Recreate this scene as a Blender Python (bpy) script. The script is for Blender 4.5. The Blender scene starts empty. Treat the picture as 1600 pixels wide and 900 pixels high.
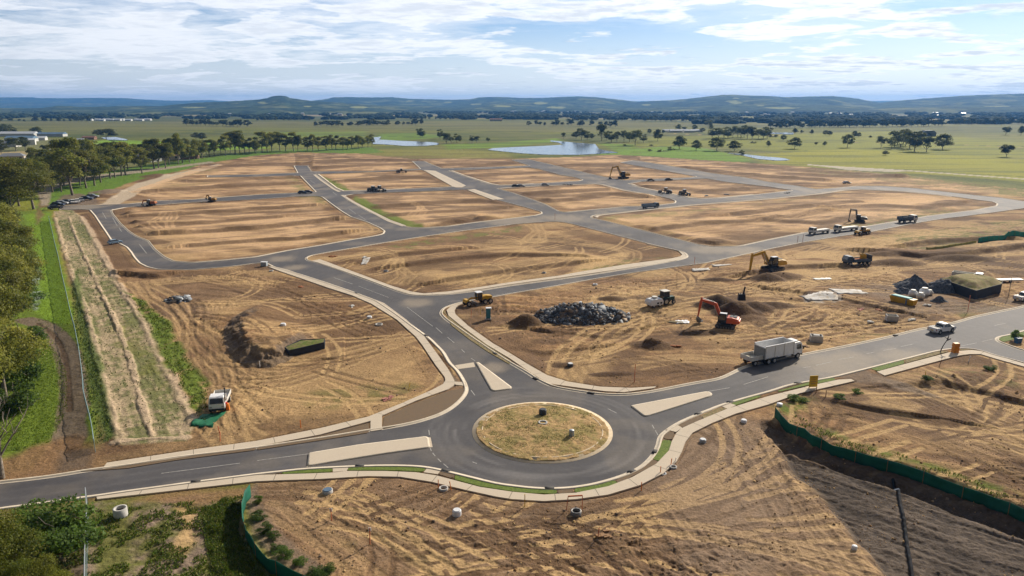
import bpy, bmesh, math, random
import numpy as np
from mathutils import Vector, Matrix
from mathutils.geometry import delaunay_2d_cdt
random.seed(7)
R_ = math.radians
scene = bpy.context.scene
col0 = scene.collection
# ------------------------------------------------------------------ camera
FPX, HC, PITCH = 1130.0, 40.0, R_(14.25)      # focal length in px of a 1600 wide frame, camera height, pitch down
cp, sp = math.cos(PITCH), math.sin(PITCH)
cam_d = bpy.data.cameras.new('camera'); cam = bpy.data.objects.new('camera', cam_d); col0.objects.link(cam)
cam.location = (0, 0, HC); cam.rotation_euler = (R_(90) - PITCH, 0, 0)
cam_d.sensor_width = 36; cam_d.lens = 36 * FPX / 1600
cam_d.clip_start = 0.5; cam_d.clip_end = 80000
scene.camera = cam
# ------------------------------------------------------------------ sun, sky, exposure
SUN_EL = R_(29); SUN_AZ = math.atan2(0.62, 0.79)   # azimuth from +Y towards +X
sun_d = bpy.data.lights.new('sun', 'SUN'); sun = bpy.data.objects.new('sun', sun_d); col0.objects.link(sun)
sun_d.energy = 5.0; sun_d.angle = R_(0.6); sun_d.color = (1.0, 0.90, 0.745)
sdir = Vector((math.sin(SUN_AZ)*math.cos(SUN_EL), math.cos(SUN_AZ)*math.cos(SUN_EL), math.sin(SUN_EL)))
sun.rotation_euler = (-sdir).to_track_quat('-Z', 'Y').to_euler(); sun.location = (60, 80, 120)
world = bpy.data.worlds.new('World'); scene.world = world; world.use_nodes = True
def world_setup():
    nt = world.node_tree; N = nt.nodes; L = nt.links; N.clear()
    def nd(t, **k):
        n = N.new(t)
        for a, b in k.items(): setattr(n, a, b)
        return n
    def mth(op, a, b=None, clamp=False):
        n = nd('ShaderNodeMath', operation=op, use_clamp=clamp)
        for i, v in enumerate((a, b)):
            if v is None: continue
            if isinstance(v, (int, float)): n.inputs[i].default_value = v
            else: L.new(v, n.inputs[i])
        return n.outputs[0]
    out = nd('ShaderNodeOutputWorld'); bg = nd('ShaderNodeBackground'); bg.inputs[1].default_value = 0.1
    sky = nd('ShaderNodeTexSky', sky_type='NISHITA', sun_disc=False, sun_elevation=SUN_EL, sun_rotation=SUN_AZ, altitude=50, air_density=1.0, dust_density=0.4, ozone_density=2.0)
    tc = nd('ShaderNodeTexCoord'); sep = nd('ShaderNodeSeparateXYZ'); L.new(tc.outputs['Generated'], sep.inputs[0])
    z = mth('MAXIMUM', sep.outputs[2], 0.0)
    zz = mth('ADD', z, 0.085)
    cx = mth('DIVIDE', sep.outputs[0], zz); cy = mth('DIVIDE', sep.outputs[1], zz)
    comb = nd('ShaderNodeCombineXYZ'); L.new(cx, comb.inputs[0]); L.new(cy, comb.inputs[1]); comb.inputs[2].default_value = 3.7
    def noise(scale, detail, rough, off, sy=1.0, dist=0.0):
        mp = nd('ShaderNodeMapping'); L.new(comb.outputs[0], mp.inputs[0]); mp.inputs['Location'].default_value = off; mp.inputs['Scale'].default_value = (1, sy, 1)
        n = nd('ShaderNodeTexNoise'); L.new(mp.outputs[0], n.inputs['Vector'])
        n.inputs['Scale'].default_value = scale; n.inputs['Detail'].default_value = detail; n.inputs['Roughness'].default_value = rough; n.inputs['Distortion'].default_value = dist
        return n.outputs[0]
    def ramp(v, a, b):
        r = nd('ShaderNodeMapRange', interpolation_type='SMOOTHSTEP'); L.new(v, r.inputs[0]); r.inputs[1].default_value = a; r.inputs[2].default_value = b
        return r.outputs[0]
    big = noise(0.55, 3, 0.5, (1.3, 4.2, 0))
    med = noise(1.75, 9, 0.56, (5.1, 1.7, 0), 1.15, 0.25)
    fine = noise(4.6, 6, 0.6, (2.1, 8.7, 0), 1.3)
    # cover: layered cloud sheet, broken towards the right
    s = mth('ADD', mth('MULTIPLY', med, 0.62), mth('MULTIPLY', big, 0.38))
    cover = ramp(s, 0.44, 0.53)
    veil = ramp(mth('ADD', mth('MULTIPLY', big, 0.7), mth('MULTIPLY', fine, 0.3)), 0.33, 0.62)
    leftness = ramp(mth('MULTIPLY', sep.outputs[0], -1.0), -0.25, 0.5)
    veil = mth('MULTIPLY', veil, mth('ADD', mth('MULTIPLY', leftness, 0.55), 0.42))
    low = ramp(mth('MULTIPLY', z, -1.0), -0.13, 0.0); c = mth('MAXIMUM', mth('MAXIMUM', mth('MULTIPLY', cover, 0.95), veil), mth('MULTIPLY', low, 0.72), True)
    # undersides: thick parts greyer
    thick = ramp(mth('ADD', mth('MULTIPLY', med, 0.6), mth('MULTIPLY', fine, 0.4)), 0.50, 0.62)
    sunny = ramp(sep.outputs[0], -0.6, 0.6)
    white = nd('ShaderNodeMix', data_type='RGBA'); L.new(sunny, white.inputs[0])
    white.inputs[6].default_value = (9.0, 9.2, 9.6, 1); white.inputs[7].default_value = (11.0, 10.9, 10.7, 1)
    greyc = nd('ShaderNodeMix', data_type='RGBA'); L.new(mth('MULTIPLY', thick, mth('ADD', mth('MULTIPLY', sunny, 0.35), 0.35)), greyc.inputs[0])
    L.new(white.outputs[2], greyc.inputs[6]); greyc.inputs[7].default_value = (5.0, 5.6, 6.5, 1)
    mix = nd('ShaderNodeMix', data_type='RGBA'); L.new(mth('MULTIPLY', c, 0.93), mix.inputs[0])
    hs = nd('ShaderNodeMix', data_type='RGBA', blend_type='MULTIPLY'); hs.inputs[0].default_value = 1.0
    L.new(sky.outputs[0], hs.inputs[6]); hs.inputs[7].default_value = (0.50, 0.64, 0.88, 1)
    L.new(hs.outputs[2], mix.inputs[6]); L.new(greyc.outputs[2], mix.inputs[7])
    # clouds and air glow towards the sun, the unseen back and zenith are dimmed to cut fill
    dt = nd('ShaderNodeVectorMath', operation='DOT_PRODUCT'); L.new(tc.outputs['Generated'], dt.inputs[0]); hi = nd('ShaderNodeMapRange'); L.new(sep.outputs[2], hi.inputs[0]); hi.inputs[1].default_value = .42; hi.inputs[2].default_value = .8; hi.inputs[3].default_value = 1.0; hi.inputs[4].default_value = .55; dt.inputs[1].default_value = (0.30, 0.92, 0.25)
    dim = nd('ShaderNodeMapRange', interpolation_type='SMOOTHSTEP'); L.new(dt.outputs['Value'], dim.inputs[0]); dim.inputs[1].default_value = -.3; dim.inputs[2].default_value = .75; dim.inputs[3].default_value = .17; dim.inputs[4].default_value = 1.0
    dm = nd('ShaderNodeMix', data_type='RGBA', blend_type='MULTIPLY'); dm.inputs[0].default_value = 1.0; L.new(mix.outputs[2], dm.inputs[6]); L.new(mth('MULTIPLY', dim.outputs[0], hi.outputs[0]), dm.inputs[7])
    L.new(dm.outputs[2], bg.inputs[0]); L.new(bg.outputs[0], out.inputs[0])
world_setup()
scene.view_settings.view_transform = 'Standard'; scene.view_settings.look = 'None'
scene.view_settings.exposure = 0.24; scene.view_settings.gamma = 1.0; scene.view_settings.use_curve_mapping = False
scene.render.engine = 'CYCLES'
cy_ = scene.cycles
cy_.use_denoising = True; cy_.max_bounces = 5; cy_.diffuse_bounces = 2; cy_.glossy_bounces = 2; cy_.transmission_bounces = 2; cy_.transparent_max_bounces = 6; cy_.volume_bounces = 0
cy_.use_adaptive_sampling = True; cy_.adaptive_threshold = 0.02
# ------------------------------------------------------------------ pixel -> place on the ground
def G(px, py, z=0.0):
    u = px - 800.0; v = py - 450.0
    dy = FPX*cp - v*sp; dz = -FPX*sp - v*cp
    t = (z - HC)/dz
    return (u*t, dy*t)
def GP(s):
    """'x,y x,y ...' in photo pixels -> list of ground points"""
    return [G(*map(float, q.split(','))) for q in s.split()]
def depth(Y): return cp*Y + sp*HC
def mpp(Y): return depth(Y)/FPX            # metres per photo pixel across, at ground distance Y
def row_of(Y): th = math.atan2(HC, Y) - PITCH; return 450 + FPX*math.tan(th)
def smooth(pts, closed=False, it=1):
    for _ in range(it):
        q = []; n = len(pts)
        rng = range(n) if closed else range(n-1)
        if not closed: q.append(pts[0])
        for i in rng:
            a = pts[i]; b = pts[(i+1) % n]
            q.append((a[0]*.75+b[0]*.25, a[1]*.75+b[1]*.25)); q.append((a[0]*.25+b[0]*.75, a[1]*.25+b[1]*.75))
        if not closed: q.append(pts[-1])
        pts = q
    return pts
def resample(pts, step):
    out = [pts[0]]
    for a, b in zip(pts[:-1], pts[1:]):
        L = math.hypot(b[0]-a[0], b[1]-a[1]); n = max(1, int(L/step))
        for k in range(1, n+1): out.append((a[0]+(b[0]-a[0])*k/n, a[1]+(b[1]-a[1])*k/n))
    return out
def inpoly(x, y, poly):
    x = np.asarray(x); y = np.asarray(y); ins = np.zeros(x.shape, bool); n = len(poly)
    for i in range(n):
        x1, y1 = poly[i]; x2, y2 = poly[(i+1) % n]
        if y1 == y2: continue
        c = ((y1 > y) != (y2 > y)) & (x < (x2-x1)*(y-y1)/(y2-y1)+x1)
        ins ^= c
    return ins
def segdist(x, y, a, b):
    dx = b[0]-a[0]; dy = b[1]-a[1]; l2 = dx*dx+dy*dy+1e-9
    t = np.clip(((x-a[0])*dx+(y-a[1])*dy)/l2, 0, 1)
    return np.hypot(x-(a[0]+t*dx), y-(a[1]+t*dy))
# ------------------------------------------------------------------ numpy noise
def _h(ix, iy, s):
    n = (ix.astype(np.int64)*374761393 + iy.astype(np.int64)*668265263 + s*1442695041) & 0xffffffff
    n = ((n ^ (n >> 13))*1274126177) & 0xffffffff
    n = n ^ (n >> 16)
    return (n & 0xffff).astype(np.float32)/65535.0
def vn(x, y, s=0):
    ix = np.floor(x); iy = np.floor(y); fx = (x-ix).astype(np.float32); fy = (y-iy).astype(np.float32)
    fx = fx*fx*fx*(fx*(fx*6-15)+10); fy = fy*fy*fy*(fy*(fy*6-15)+10)
    a = _h(ix, iy, s); b = _h(ix+1, iy, s); c = _h(ix, iy+1, s); d = _h(ix+1, iy+1, s)
    return (a+(b-a)*fx)*(1-fy)+(c+(d-c)*fx)*fy
def fbm(x, y, o=3, s=0, g=0.5):
    r = 0; a = 1.0; t = 0
    for k in range(o):
        r = r + a*vn(x*(2.03**k)+17.3*k, y*(2.03**k)-9.1*k, s+k*31); t += a; a *= g
    return r/t
def sst(a, b, v):
    t = np.clip((v-a)/(b-a), 0, 1); return t*t*(3-2*t)
# ------------------------------------------------------------------ naming helpers
def tag(o, label=None, cat=None, group=None, kind=None):
    if label: o['label'] = label
    if cat: o['category'] = cat
    if group: o['group'] = group
    if kind: o['kind'] = kind
    return o
def link(name, me, mat=None, parent=None):
    o = bpy.data.objects.new(name, me); col0.objects.link(o)
    if mat is not None:
        for m in (mat if isinstance(mat, (list, tuple)) else [mat]): me.materials.append(m)
    if parent is not None: o.parent = parent
    return o
def fastmesh(name, V, F, mats=None, quads=True, smooth_=False):
    """numpy mesh from V (n,3) and F (m,k)"""
    me = bpy.data.meshes.new(name); V = np.asarray(V, np.float32); F = np.asarray(F, np.int32)
    k = F.shape[1]
    me.vertices.add(len(V)); me.vertices.foreach_set('co', V.ravel())
    me.loops.add(F.size); me.loops.foreach_set('vertex_index', F.ravel())
    me.polygons.add(len(F)); me.polygons.foreach_set('loop_start', np.arange(0, F.size, k, dtype=np.int32))
    me.update(calc_edges=True)
    if smooth_: me.polygons.foreach_set('use_smooth', np.ones(len(F), bool))
    return me
def set_col(me, C, name='albedo'):
    a = me.color_attributes.new(name, 'FLOAT_COLOR', 'POINT')
    c = np.ones((len(C), 4), np.float32); c[:, :3] = C; a.data.foreach_set('color', c.ravel())
# ------------------------------------------------------------------ materials
MATS = {}
def mat(name, color, rough=0.8, metal=0.0, spec=0.3, var=0.0, vscale=4.0, bump=0.0, bscale=8.0, attr=None, color2=None, coord='Object', stretch=(1,1,1), transl=0.0, objrand=0.0, emis=None):
    if name in MATS: return MATS[name]
    m = bpy.data.materials.new(name); m.use_nodes = True; nt = m.node_tree; N = nt.nodes; L = nt.links
    b = N['Principled BSDF']; b.inputs['Roughness'].default_value = rough; b.inputs['Metallic'].default_value = metal
    b.inputs['Specular IOR Level'].default_value = spec
    b.inputs['Base Color'].default_value = (*color, 1)
    src = None
    tc = N.new('ShaderNodeTexCoord')
    vec = tc.outputs[coord]
    if stretch != (1,1,1):
        mp = N.new('ShaderNodeMapping'); mp.inputs['Scale'].default_value = stretch; L.new(vec, mp.inputs[0]); vec = mp.outputs[0]
    if attr:
        a = N.new('ShaderNodeAttribute'); a.attribute_name = attr; src = a.outputs['Color']
    if color2 is not None or var > 0:
        n = N.new('ShaderNodeTexNoise'); n.inputs['Scale'].default_value = vscale; n.inputs['Detail'].default_value = 5; n.inputs['Roughness'].default_value = 0.6
        L.new(vec, n.inputs['Vector'])
        if color2 is not None:
            mx = N.new('ShaderNodeMix'); mx.data_type = 'RGBA'; rp = N.new('ShaderNodeMapRange'); rp.inputs[1].default_value = 0.36; rp.inputs[2].default_value = 0.64
            L.new(n.outputs[0], rp.inputs[0]); L.new(rp.outputs[0], mx.inputs[0]); mx.inputs[6].default_value = (*color, 1); mx.inputs[7].default_value = (*color2, 1); src = mx.outputs[2]
        if var > 0:
            rp = N.new('ShaderNodeMapRange'); rp.inputs[1].default_value = 0.3; rp.inputs[2].default_value = 0.7; rp.inputs[3].default_value = 1-var; rp.inputs[4].default_value = 1+var
            L.new(n.outputs[0], rp.inputs[0])
            hv = N.new('ShaderNodeMix'); hv.data_type = 'RGBA'; hv.blend_type = 'MULTIPLY'; hv.inputs[0].default_value = 1
            if src is not None: L.new(src, hv.inputs[6])
            else: hv.inputs[6].default_value = (*color, 1)
            L.new(rp.outputs[0], hv.inputs[7]); src = hv.outputs[2]
    if objrand > 0:
        oi = N.new('ShaderNodeObjectInfo'); rp = N.new('ShaderNodeMapRange'); rp.inputs[3].default_value = 1-objrand; rp.inputs[4].default_value = 1+objrand
        L.new(oi.outputs['Random'], rp.inputs[0]); hv = N.new('ShaderNodeMix'); hv.data_type = 'RGBA'; hv.blend_type = 'MULTIPLY'; hv.inputs[0].default_value = 1
        if src is not None: L.new(src, hv.inputs[6])
        else: hv.inputs[6].default_value = (*color, 1)
        L.new(rp.outputs[0], hv.inputs[7]); src = hv.outputs[2]
    if src is not None: L.new(src, b.inputs['Base Color'])
    if bump > 0:
        n2 = N.new('ShaderNodeTexNoise'); n2.inputs['Scale'].default_value = bscale; n2.inputs['Detail'].default_value = 6; n2.inputs['Roughness'].default_value = 0.65
        L.new(vec, n2.inputs['Vector']); bp = N.new('ShaderNodeBump'); bp.inputs['Strength'].default_value = 1.0; bp.inputs['Distance'].default_value = bump
        L.new(n2.outputs[0], bp.inputs['Height']); L.new(bp.outputs[0], b.inputs['Normal'])
    if transl > 0:
        t = N.new('ShaderNodeBsdfTranslucent'); ms = N.new('ShaderNodeMixShader'); ms.inputs[0].default_value = transl
        if src is not None: L.new(src, t.inputs[0])
        else: t.inputs[0].default_value = (*color, 1)
        L.new(b.outputs[0], ms.inputs[1]); L.new(t.outputs[0], ms.inputs[2]); L.new(ms.outputs[0], N['Material Output'].inputs[0])
    if emis: b.inputs['Emission Color'].default_value = (*emis, 1); b.inputs['Emission Strength'].default_value = 1
    MATS[name] = m
    return m
# ================================================================== LAYOUT (all traced as ground points)
def near(poly, step=3.0, it=2, closed=True):
    p = list(poly)
    if closed: p = resample(p + [p[0]], step)[:-1]
    else: p = resample(p, step)
    return smooth(p, closed, it)
OUTER = GP('-60,803 0,793 45,787.5 100,780 152,773 200,766 300,752.5 400,739.5 480,731 540,728 600,726 650,727 675,730 700,735.5 737,744.5 775,754 800,757.5 830,761 862,762.5 900,760 937,753 975,741 1000,729 1017,712 1025,697 1027.5,683 1035,675 1057,660 1087,647 1125,632 1162,621 1200,611 1230,601 1300,588.5 1350,576 1417,559 1462,547.5 1485,544.5 1500,543.5 1520,544.5 1540,549 1555,554.5 1575,559.5 1600,566 1680,588 '
 '1690,570 1600,549 1585,544.5 1570,539 1558,534.5 1554.5,531 1555,528 1560,525.5 1572,523.5 1585,520 1600,516 1700,490 '
 '1700,454 1590,482.5 1565,487.5 1525,496 1495,505 1437,516 1385,529 1325,542 1252,556 1225,561 1176,572 1162,576 1145,585 1125,594 1087,600 1050,607.5 1012,615 975,619 937,617.5 900,612.5 862,606 837,594 820,582.5 800,571 785,562 762,547 737,530 712,512 695,500 687,492 687,487 692,481 707,475 730,470 762,465 800,458 862,447.5 925,436 987,426 1050,417.5 1100,411 1150,400 1200,389 1250,379 1305,370 1360,362 1415,351 1475,341 1500,338.5 1550,332 1600,325 1720,312 '
 '1720,301 1660,305.5 1600,315 1562,309 1525,305.5 1480,300.5 1425,294 1380,291 1340,291 1300,294.5 1275,296 1240,290 1200,284.5 1160,277 1112,271 1050,260 990,250.5 970,254 1012,262 1062,271 1090,276 1080,277.5 1000,281 975,282 947,277.5 925,272.5 882,262.5 872,260 825,249 800,250 829,259 800,260 690,263.5 662,252 645,252 658,264 575,268 486,268 480,259 460,259 466,270 400,273 325,274.5 325,277 400,276 470,274.5 485,290 495,300 400,304.5 300,312 250,314 200,319 155,320.5 142,321 95,322 95,328 130,327 142,328 150,337 160,352 167,362 175,374 190,381 200,386 207,394 212,402 220,411 232,417 250,421 300,421.5 362,416 400,411 418,411 430,417 445,421 475,430 512,442 550,455 590,470 620,490 650,512 675,530 695,550 705,567.5 717.5,579 727.5,595 732.5,607.5 730,617.5 717,632.5 695,647.5 662,659 625,667.5 575,675 500,687.5 400,702.5 350,709 275,717.5 200,730 137,737.5 100,744 50,751 0,756 -60,764')
BL = {
 'A': GP('172,328.5 175,335 187,350 200,362 212,370 230,377 240,390 255,402 270,409 300,411 350,407 400,402 450,392 500,384 550,375 587,369 600,366 602.5,361 595,356 575,347 550,339 535,330 517,317 505,308 500,306.5 462,307 400,311.5 350,314 300,316 237,321 195,324'),
 'C': GP('480,408 476,405 478,402 485,399 512,394 600,379 650,371 725,360 800,350.5 837,347.5 862,346 882,347 900,351 950,364 1012,380 1050,389 1070,394 1076,399 1075,403 1062,407 1000,418 925,430 875,437 800,447 750,455 700,461 662,462.5 640,462 620,456 575,439 525,421 495,411'),
 'D1': GP('492,272 510,286 520,294 532,299 600,297 707,292 725,290.5 700,280 680,271 660,265.5 575,269 520,271'),
 'E1': GP('537,305.5 550,303.5 600,301 735,296 762,306 777,312 800,318 830,326 847,331 848,334 837,337 800,341.5 750,347 700,354 662,356.5 637,355.5 625,352 600,342 575,331 550,317 540,311'),
 'G1': GP('775,294.5 800,292.5 850,290 900,288 930,287 945,288.5 980,297.5 1020,304 1050,311 1057,314 1056,317.5 1025,321.5 975,323.5 925,328 885,332 873,331 850,319 825,310 800,301.5'),
 'H2': GP('700,266.5 720,274 762,287.5 778,290 800,289.5 850,286.5 905,283 912,281 900,277 875,273 845,264.5 828,261.5 800,262.5 740,265'),
 'K': GP('980,287 1000,294 1030,300 1055,305 1075,309.5 1095,311 1125,310 1175,305 1215,300.5 1240,297.5 1200,291.5 1137,284.5 1105,279 1090,279.5 1040,282 1000,284'),
 'F': GP('924,341 922,338 928,336 940,334.5 1000,328 1075,320 1200,310 1275,302.5 1312,297 1340,295.5 1375,297 1412,299 1475,305 1525,312 1553,315.5 1560,318.5 1558,322 1525,328.5 1450,338 1355,354 1257,364 1200,375.5 1162,384 1150,385.5 1112,386 1087,382 1025,366 950,347'),
}
OUTER_S = near(OUTER, 2.5, 2)
BLS = {k: near(v, 2.5, 2) for k, v in BL.items()}
RC = (0.0, 0.0)
_a = G(847, 628.5); _b = G(847, 725); RC = ((G(737, 673)[0]+G(957.5, 673)[0])/2, (_a[1]+_b[1])/2); RR = ((_a[1]-_b[1])/2 + (G(957.5, 674)[0]-G(737, 674)[0])/2)/2
print('ROUNDABOUT', RC, RR)
SPL = {  # traffic islands
 'left': GP('482,709 560,696 665,683 670,685 672,699 669,700.5 600,710 507,725 480,729.5'),
 'top': GP('743,567.5 748,567 800,606 798.5,608.5 772,612 767,610'),
 'right': GP('985,635 990,634 1095,614 1106,612.5 1114,616.5 1110,620 1012,651 1006,651')}
PATHS = {  # (upper edge, lower edge)
 'south': ('150,775 250,760 400,743.5 480,741 520,739.5 541,737 600,737 650,739 682,744 712,752 750,762 800,769.5 850,774 900,771 950,761 987,747 1025,726 1045,705 1050,690 1057,677 1065,670 1087,660 1135,640 1200,620 1272,602 1310,594 1330,593',
           '152,781 250,770 400,753 450,751 500,749.5 540,747 575,745 625,746 675,754 725,766 775,777 800,781 850,784 900,781 950,774 1000,759 1037,740 1057,722 1065,707 1071,691 1082,677 1112,662 1150,647 1200,633 1250,615 1287,607 1320,599.5 1335,596'),
 'northwest': ('167,724 312,702 400,690 500,670 575,652 625,632 675,610 692,601 696,595 695,590 680,570 660,540 650,527 620,500 580,475 550,462 512,450 475,437 437,424 419,417',
               '160,734 307,712 400,699 500,680 577,659 600,649 650,627 700,609 710,602 710,595 700,577 682,552 662,525 635,500 600,474 572,463.5 537,452 500,440 450,422 427,416.5'),
 'east': ('730,471 715,478 710,485 712,492 732,510 770,537 800,554.5 825,570 855,587 887,597 937,605 987,607 1025,604.5',
          '725,473 706,478 698,485 701,494 722,511 760,539 797,561 832,585 857,600 900,606 945,612 975,613.5 1022,607'),
 'centre': ('500,405.5 550,424 612,447 642,456 662,459 700,456 750,449 800,441 875,431 907,425 975,414 1050,404 1063,401 1066,398 1060,392.5 1010,381',
            '487,408 540,426 610,450 641,460 662,462 700,459.5 750,452.5 800,444.5 875,434.5 907,430 975,420 1055,408 1071,402.5 1075,399 1068,394 1012,380.3'),
 'right': ('1370,581.5 1412,570 1482,551.5 1500,549 1518,547.5 1537,550 1570,560 1600,569 1640,580',
           '1382,587.5 1450,569 1480,561 1500,556 1515,554 1532,554 1555,561 1600,573.5 1640,585'),
 'farnorth': ('532,305 550,317 575,330 605,346 628,354', '537,305 555,316 580,329 610,344 634,352.5'),
 'fartop': ('489,273 500,282 520,296 528,300', '493,273 505,283 524,296 533,300'),
 'concrete_a': ('661,265.5 707,291.5 712,293', '680,267 728,290 721,293'),
 'concrete_b': ('730,297 770,312.5', '741,295.5 788,311.5'),
}
PATHS = {k: (resample(GP(a), 2.0), resample(GP(b), 2.0)) for k, (a, b) in PATHS.items()}
GRAVEL_RD = GP('150,321 165,315 180,305 212,287 275,270 310,263.5 340,256 352,258 312,268 250,287 222,300 205,309 190,316 188,320')
# ================================================================== TERRAIN GRID
def make_rows():
    rows = []
    y = 1000.0
    while y > 171.0:
        rows.append(y); y -= 0.85
    th = [math.atan((r-450)/FPX)+PITCH for r in rows]
    Y = [HC/math.tan(t) for t in th]
    while Y[-1] < 12000: Y.append(Y[-1]*1.05)
    Y[-1] = 12800
    pre = [-30, -10, 5, 15, 22, 28, 33, 38]
    return np.array([p for p in pre if p < Y[0]-2] + Y)
YR = make_rows()
UC = np.concatenate([np.linspace(-1.25, -0.76, 45), np.linspace(-0.755, 0.755, 1240), np.linspace(0.76, 1.25, 45)])
ZR = np.maximum(depth(YR), depth(36.0))
YY = np.repeat(YR[:, None], len(UC), 1).astype(np.float64); XX = ZR[:, None]*UC[None, :]
NR, NC = XX.shape
C = np.zeros((NR, NC, 3), np.float32); H = np.zeros((NR, NC), np.float32)
SP = np.abs(np.gradient(YR))[:, None]*np.ones((1, NC))        # row spacing
print('GRID', NR, NC)
def sl(pts, pad):
    ys = [p[1] for p in pts]; us = []
    y0, y1 = min(ys)-pad, max(ys)+pad
    for x, y in pts:
        for dx in (-pad, pad):
            for yy in (max(y-pad, 20), y+pad): us.append((x+dx)/max(depth(yy), depth(36.0)))
    r0, r1 = np.searchsorted(YR, [y0, y1]); c0, c1 = np.searchsorted(UC, [min(us), max(us)])
    return slice(max(r0-1, 0), min(r1+1, NR)), slice(max(c0-1, 0), min(c1+1, NC))
def col(*c): return np.array(c, np.float32)
def mixc(S, a, c):
    a = np.clip(a, 0, 1)[..., None]; C[S] = C[S]*(1-a) + np.asarray(c, np.float32)*a
def region(poly, feather=0.0, ragged=1.0, seed=3, L=6.0):
    """-> slice and soft mask of a polygon with ragged edges"""
    S = sl(poly, feather+ragged+1); x = XX[S]; y = YY[S]
    if x.size == 0: return S, np.zeros_like(x)
    if ragged > 0:
        k = np.clip(ragged, 0, None)
        x = x + (fbm(x/L, y/L, 3, seed)-.5)*2.6*k; y = y + (fbm(x/L+40, y/L, 3, seed+5)-.5)*2.6*k
    ins = inpoly(x, y, poly)
    if feather <= 0: return S, ins.astype(np.float32)
    d = np.full(x.shape, 1e9)
    for a, b in zip(poly, poly[1:]+poly[:1]): d = np.minimum(d, segdist(x, y, a, b))
    sd = np.where(ins, d, -d)
    return S, sst(-feather, feather, sd).astype(np.float32)
def paint(poly, c, feather=1.0, ragged=1.0, a=1.0, seed=3, L=6.0, patch=0.0):
    S, m = region(poly, feather, ragged, seed, L)
    if patch > 0: m = m*sst(patch-.12, patch+.12, fbm(XX[S]/2.2, YY[S]/2.2, 4, seed+9))
    mixc(S, m*a, c)
def line(pts, w, c=None, a=1.0, h=0.0, ragged=0.4, seed=11, ruts=False, step=False, soft=0.5, brk=0.0):
    for p, q in zip(pts[:-1], pts[1:]):
        pad = w+2 + (16 if step else 0)
        S = sl([p, q], pad); x = XX[S]; y = YY[S]
        if x.size == 0: continue
        n = (fbm(x/4, y/4, 2, seed)-.5)*2*ragged
        d = segdist(x, y, p, q)+n
        m = 1-sst(w*soft, w, d)
        if brk > 0: m = m*sst(brk-.1, brk+.15, fbm(x/5, y/5, 3, seed+2))
        if c is not None: ACC['c'][S] = np.where((m > ACC['a'][S])[..., None], np.asarray(c, np.float32), ACC['c'][S]); ACC['a'][S] = np.maximum(ACC['a'][S], m*a)
        if h: hq = m*h*(1-sst(.3, .8, SP[S])) if abs(h) < .15 else m*h; ACC['h'][S] = np.where(np.abs(hq) > np.abs(ACC['h'][S]), hq, ACC['h'][S])
ACC = {'a': np.zeros((NR, NC), np.float32), 'c': np.zeros((NR, NC, 3), np.float32), 'h': np.zeros((NR, NC), np.float32)}
def flush():
    global C, H
    m = ACC['a'] > 0
    if m.any():
        aa = ACC['a'][m][:, None]; C[m] = C[m]*(1-aa)+ACC['c'][m]*aa
    H += ACC['h']
    ACC['a'][:] = 0; ACC['h'][:] = 0
# ---- colours (real-world albedo)
DIRT = col(.275, .160, .077); PALE = col(.53, .35, .165); DARK = col(.092, .052, .028); BROWN = col(.155, .091, .048); GREYD = col(.225, .165, .118)
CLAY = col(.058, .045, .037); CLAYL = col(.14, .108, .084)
GRASS = col(.135, .19, .022); GRASSD = col(.06, .09, .018); OLIVE = col(.185, .185, .05); STRAW = col(.33, .27, .10); PAST = col(.21, .22, .022); PASTD = col(.085, .108, .022)
# ---- pasture everywhere first
x, y = XX, YY
big = fbm(x/260, y/160, 4, 1); sm = fbm(x/40, y/25, 4, 2); fields = fbm(x/900, y/210, 3, 5)
g = sst(.35, .65, .55*big+.45*fields)
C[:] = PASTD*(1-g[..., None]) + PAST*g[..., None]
k = sst(.5, .7, sm)*.45; C[:] = C*(1-k[..., None]) + OLIVE*k[..., None]
k = sst(.52, .72, fbm(x/70+9, y/18, 4, 8))*.4; C[:] = C*(1-k[..., None]) + STRAW*.8*k[..., None]
# far plain: strips of paddocks and bare fields (runs east-west)
far = sst(1300, 2200, y)
f1 = vn(x/1500+.3*np.floor(y/240), y/240*1.0, 21); k = far*sst(.55, .75, f1)
C[:] = C*(1-k[..., None]*.8) + col(.42, .33, .20)*k[..., None]*.8
k = far*sst(.45, .2, f1); C[:] = C*(1-k[..., None]*.7) + col(.05, .07, .03)*k[..., None]*.7
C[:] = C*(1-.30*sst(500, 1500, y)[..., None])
def A(s): return GP(s)
# brighter and darker paddocks
paint(A('1010,236 1130,230 1350,245 1600,262 1600,225 1400,205 1000,215'), col(.24, .25, .016), 25, 12, .75, L=60)
paint(A('1320,232 1600,250 1700,262 1700,300 1600,283 1200,255 1150,243'), col(.30, .29, .018), 12, 8, .8, L=60)
paint(A('1000,232 1050,228 1100,232 1160,244 1170,252 1120,254 1010,243 930,241'), col(.15, .27, .02), 6, 5, .9, L=25)
paint(A('600,232 700,228 790,240 800,248 640,248 540,238'), col(.24, .22, .05), 6, 4, .8, L=40)
paint(A('790,222 870,216 880,221 800,229 700,234 690,226'), col(.17, .29, .02), 5, 3, .8, L=25)
paint(A('590,209 650,207 700,213 640,219 590,222'), col(.15, .26, .02), 8, 3, .8, L=25)
paint(A('935,224 990,226 1010,240 965,237'), col(.15, .26, .02), 4, 2, .8, L=15)
paint(A('400,207 575,205 570,214 400,214'), col(.17, .26, .025), 8, 6, .6, L=40)
paint(A('120,224 160,219 330,222 400,226 420,232 300,236 180,240'), col(.20, .34, .018), 5, 3, .95, L=20)
paint(A('0,190 1000,190 1100,200 900,206 400,200 200,208 0,206'), col(.17, .16, .05), 60, 20, .6, L=120)
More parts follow.
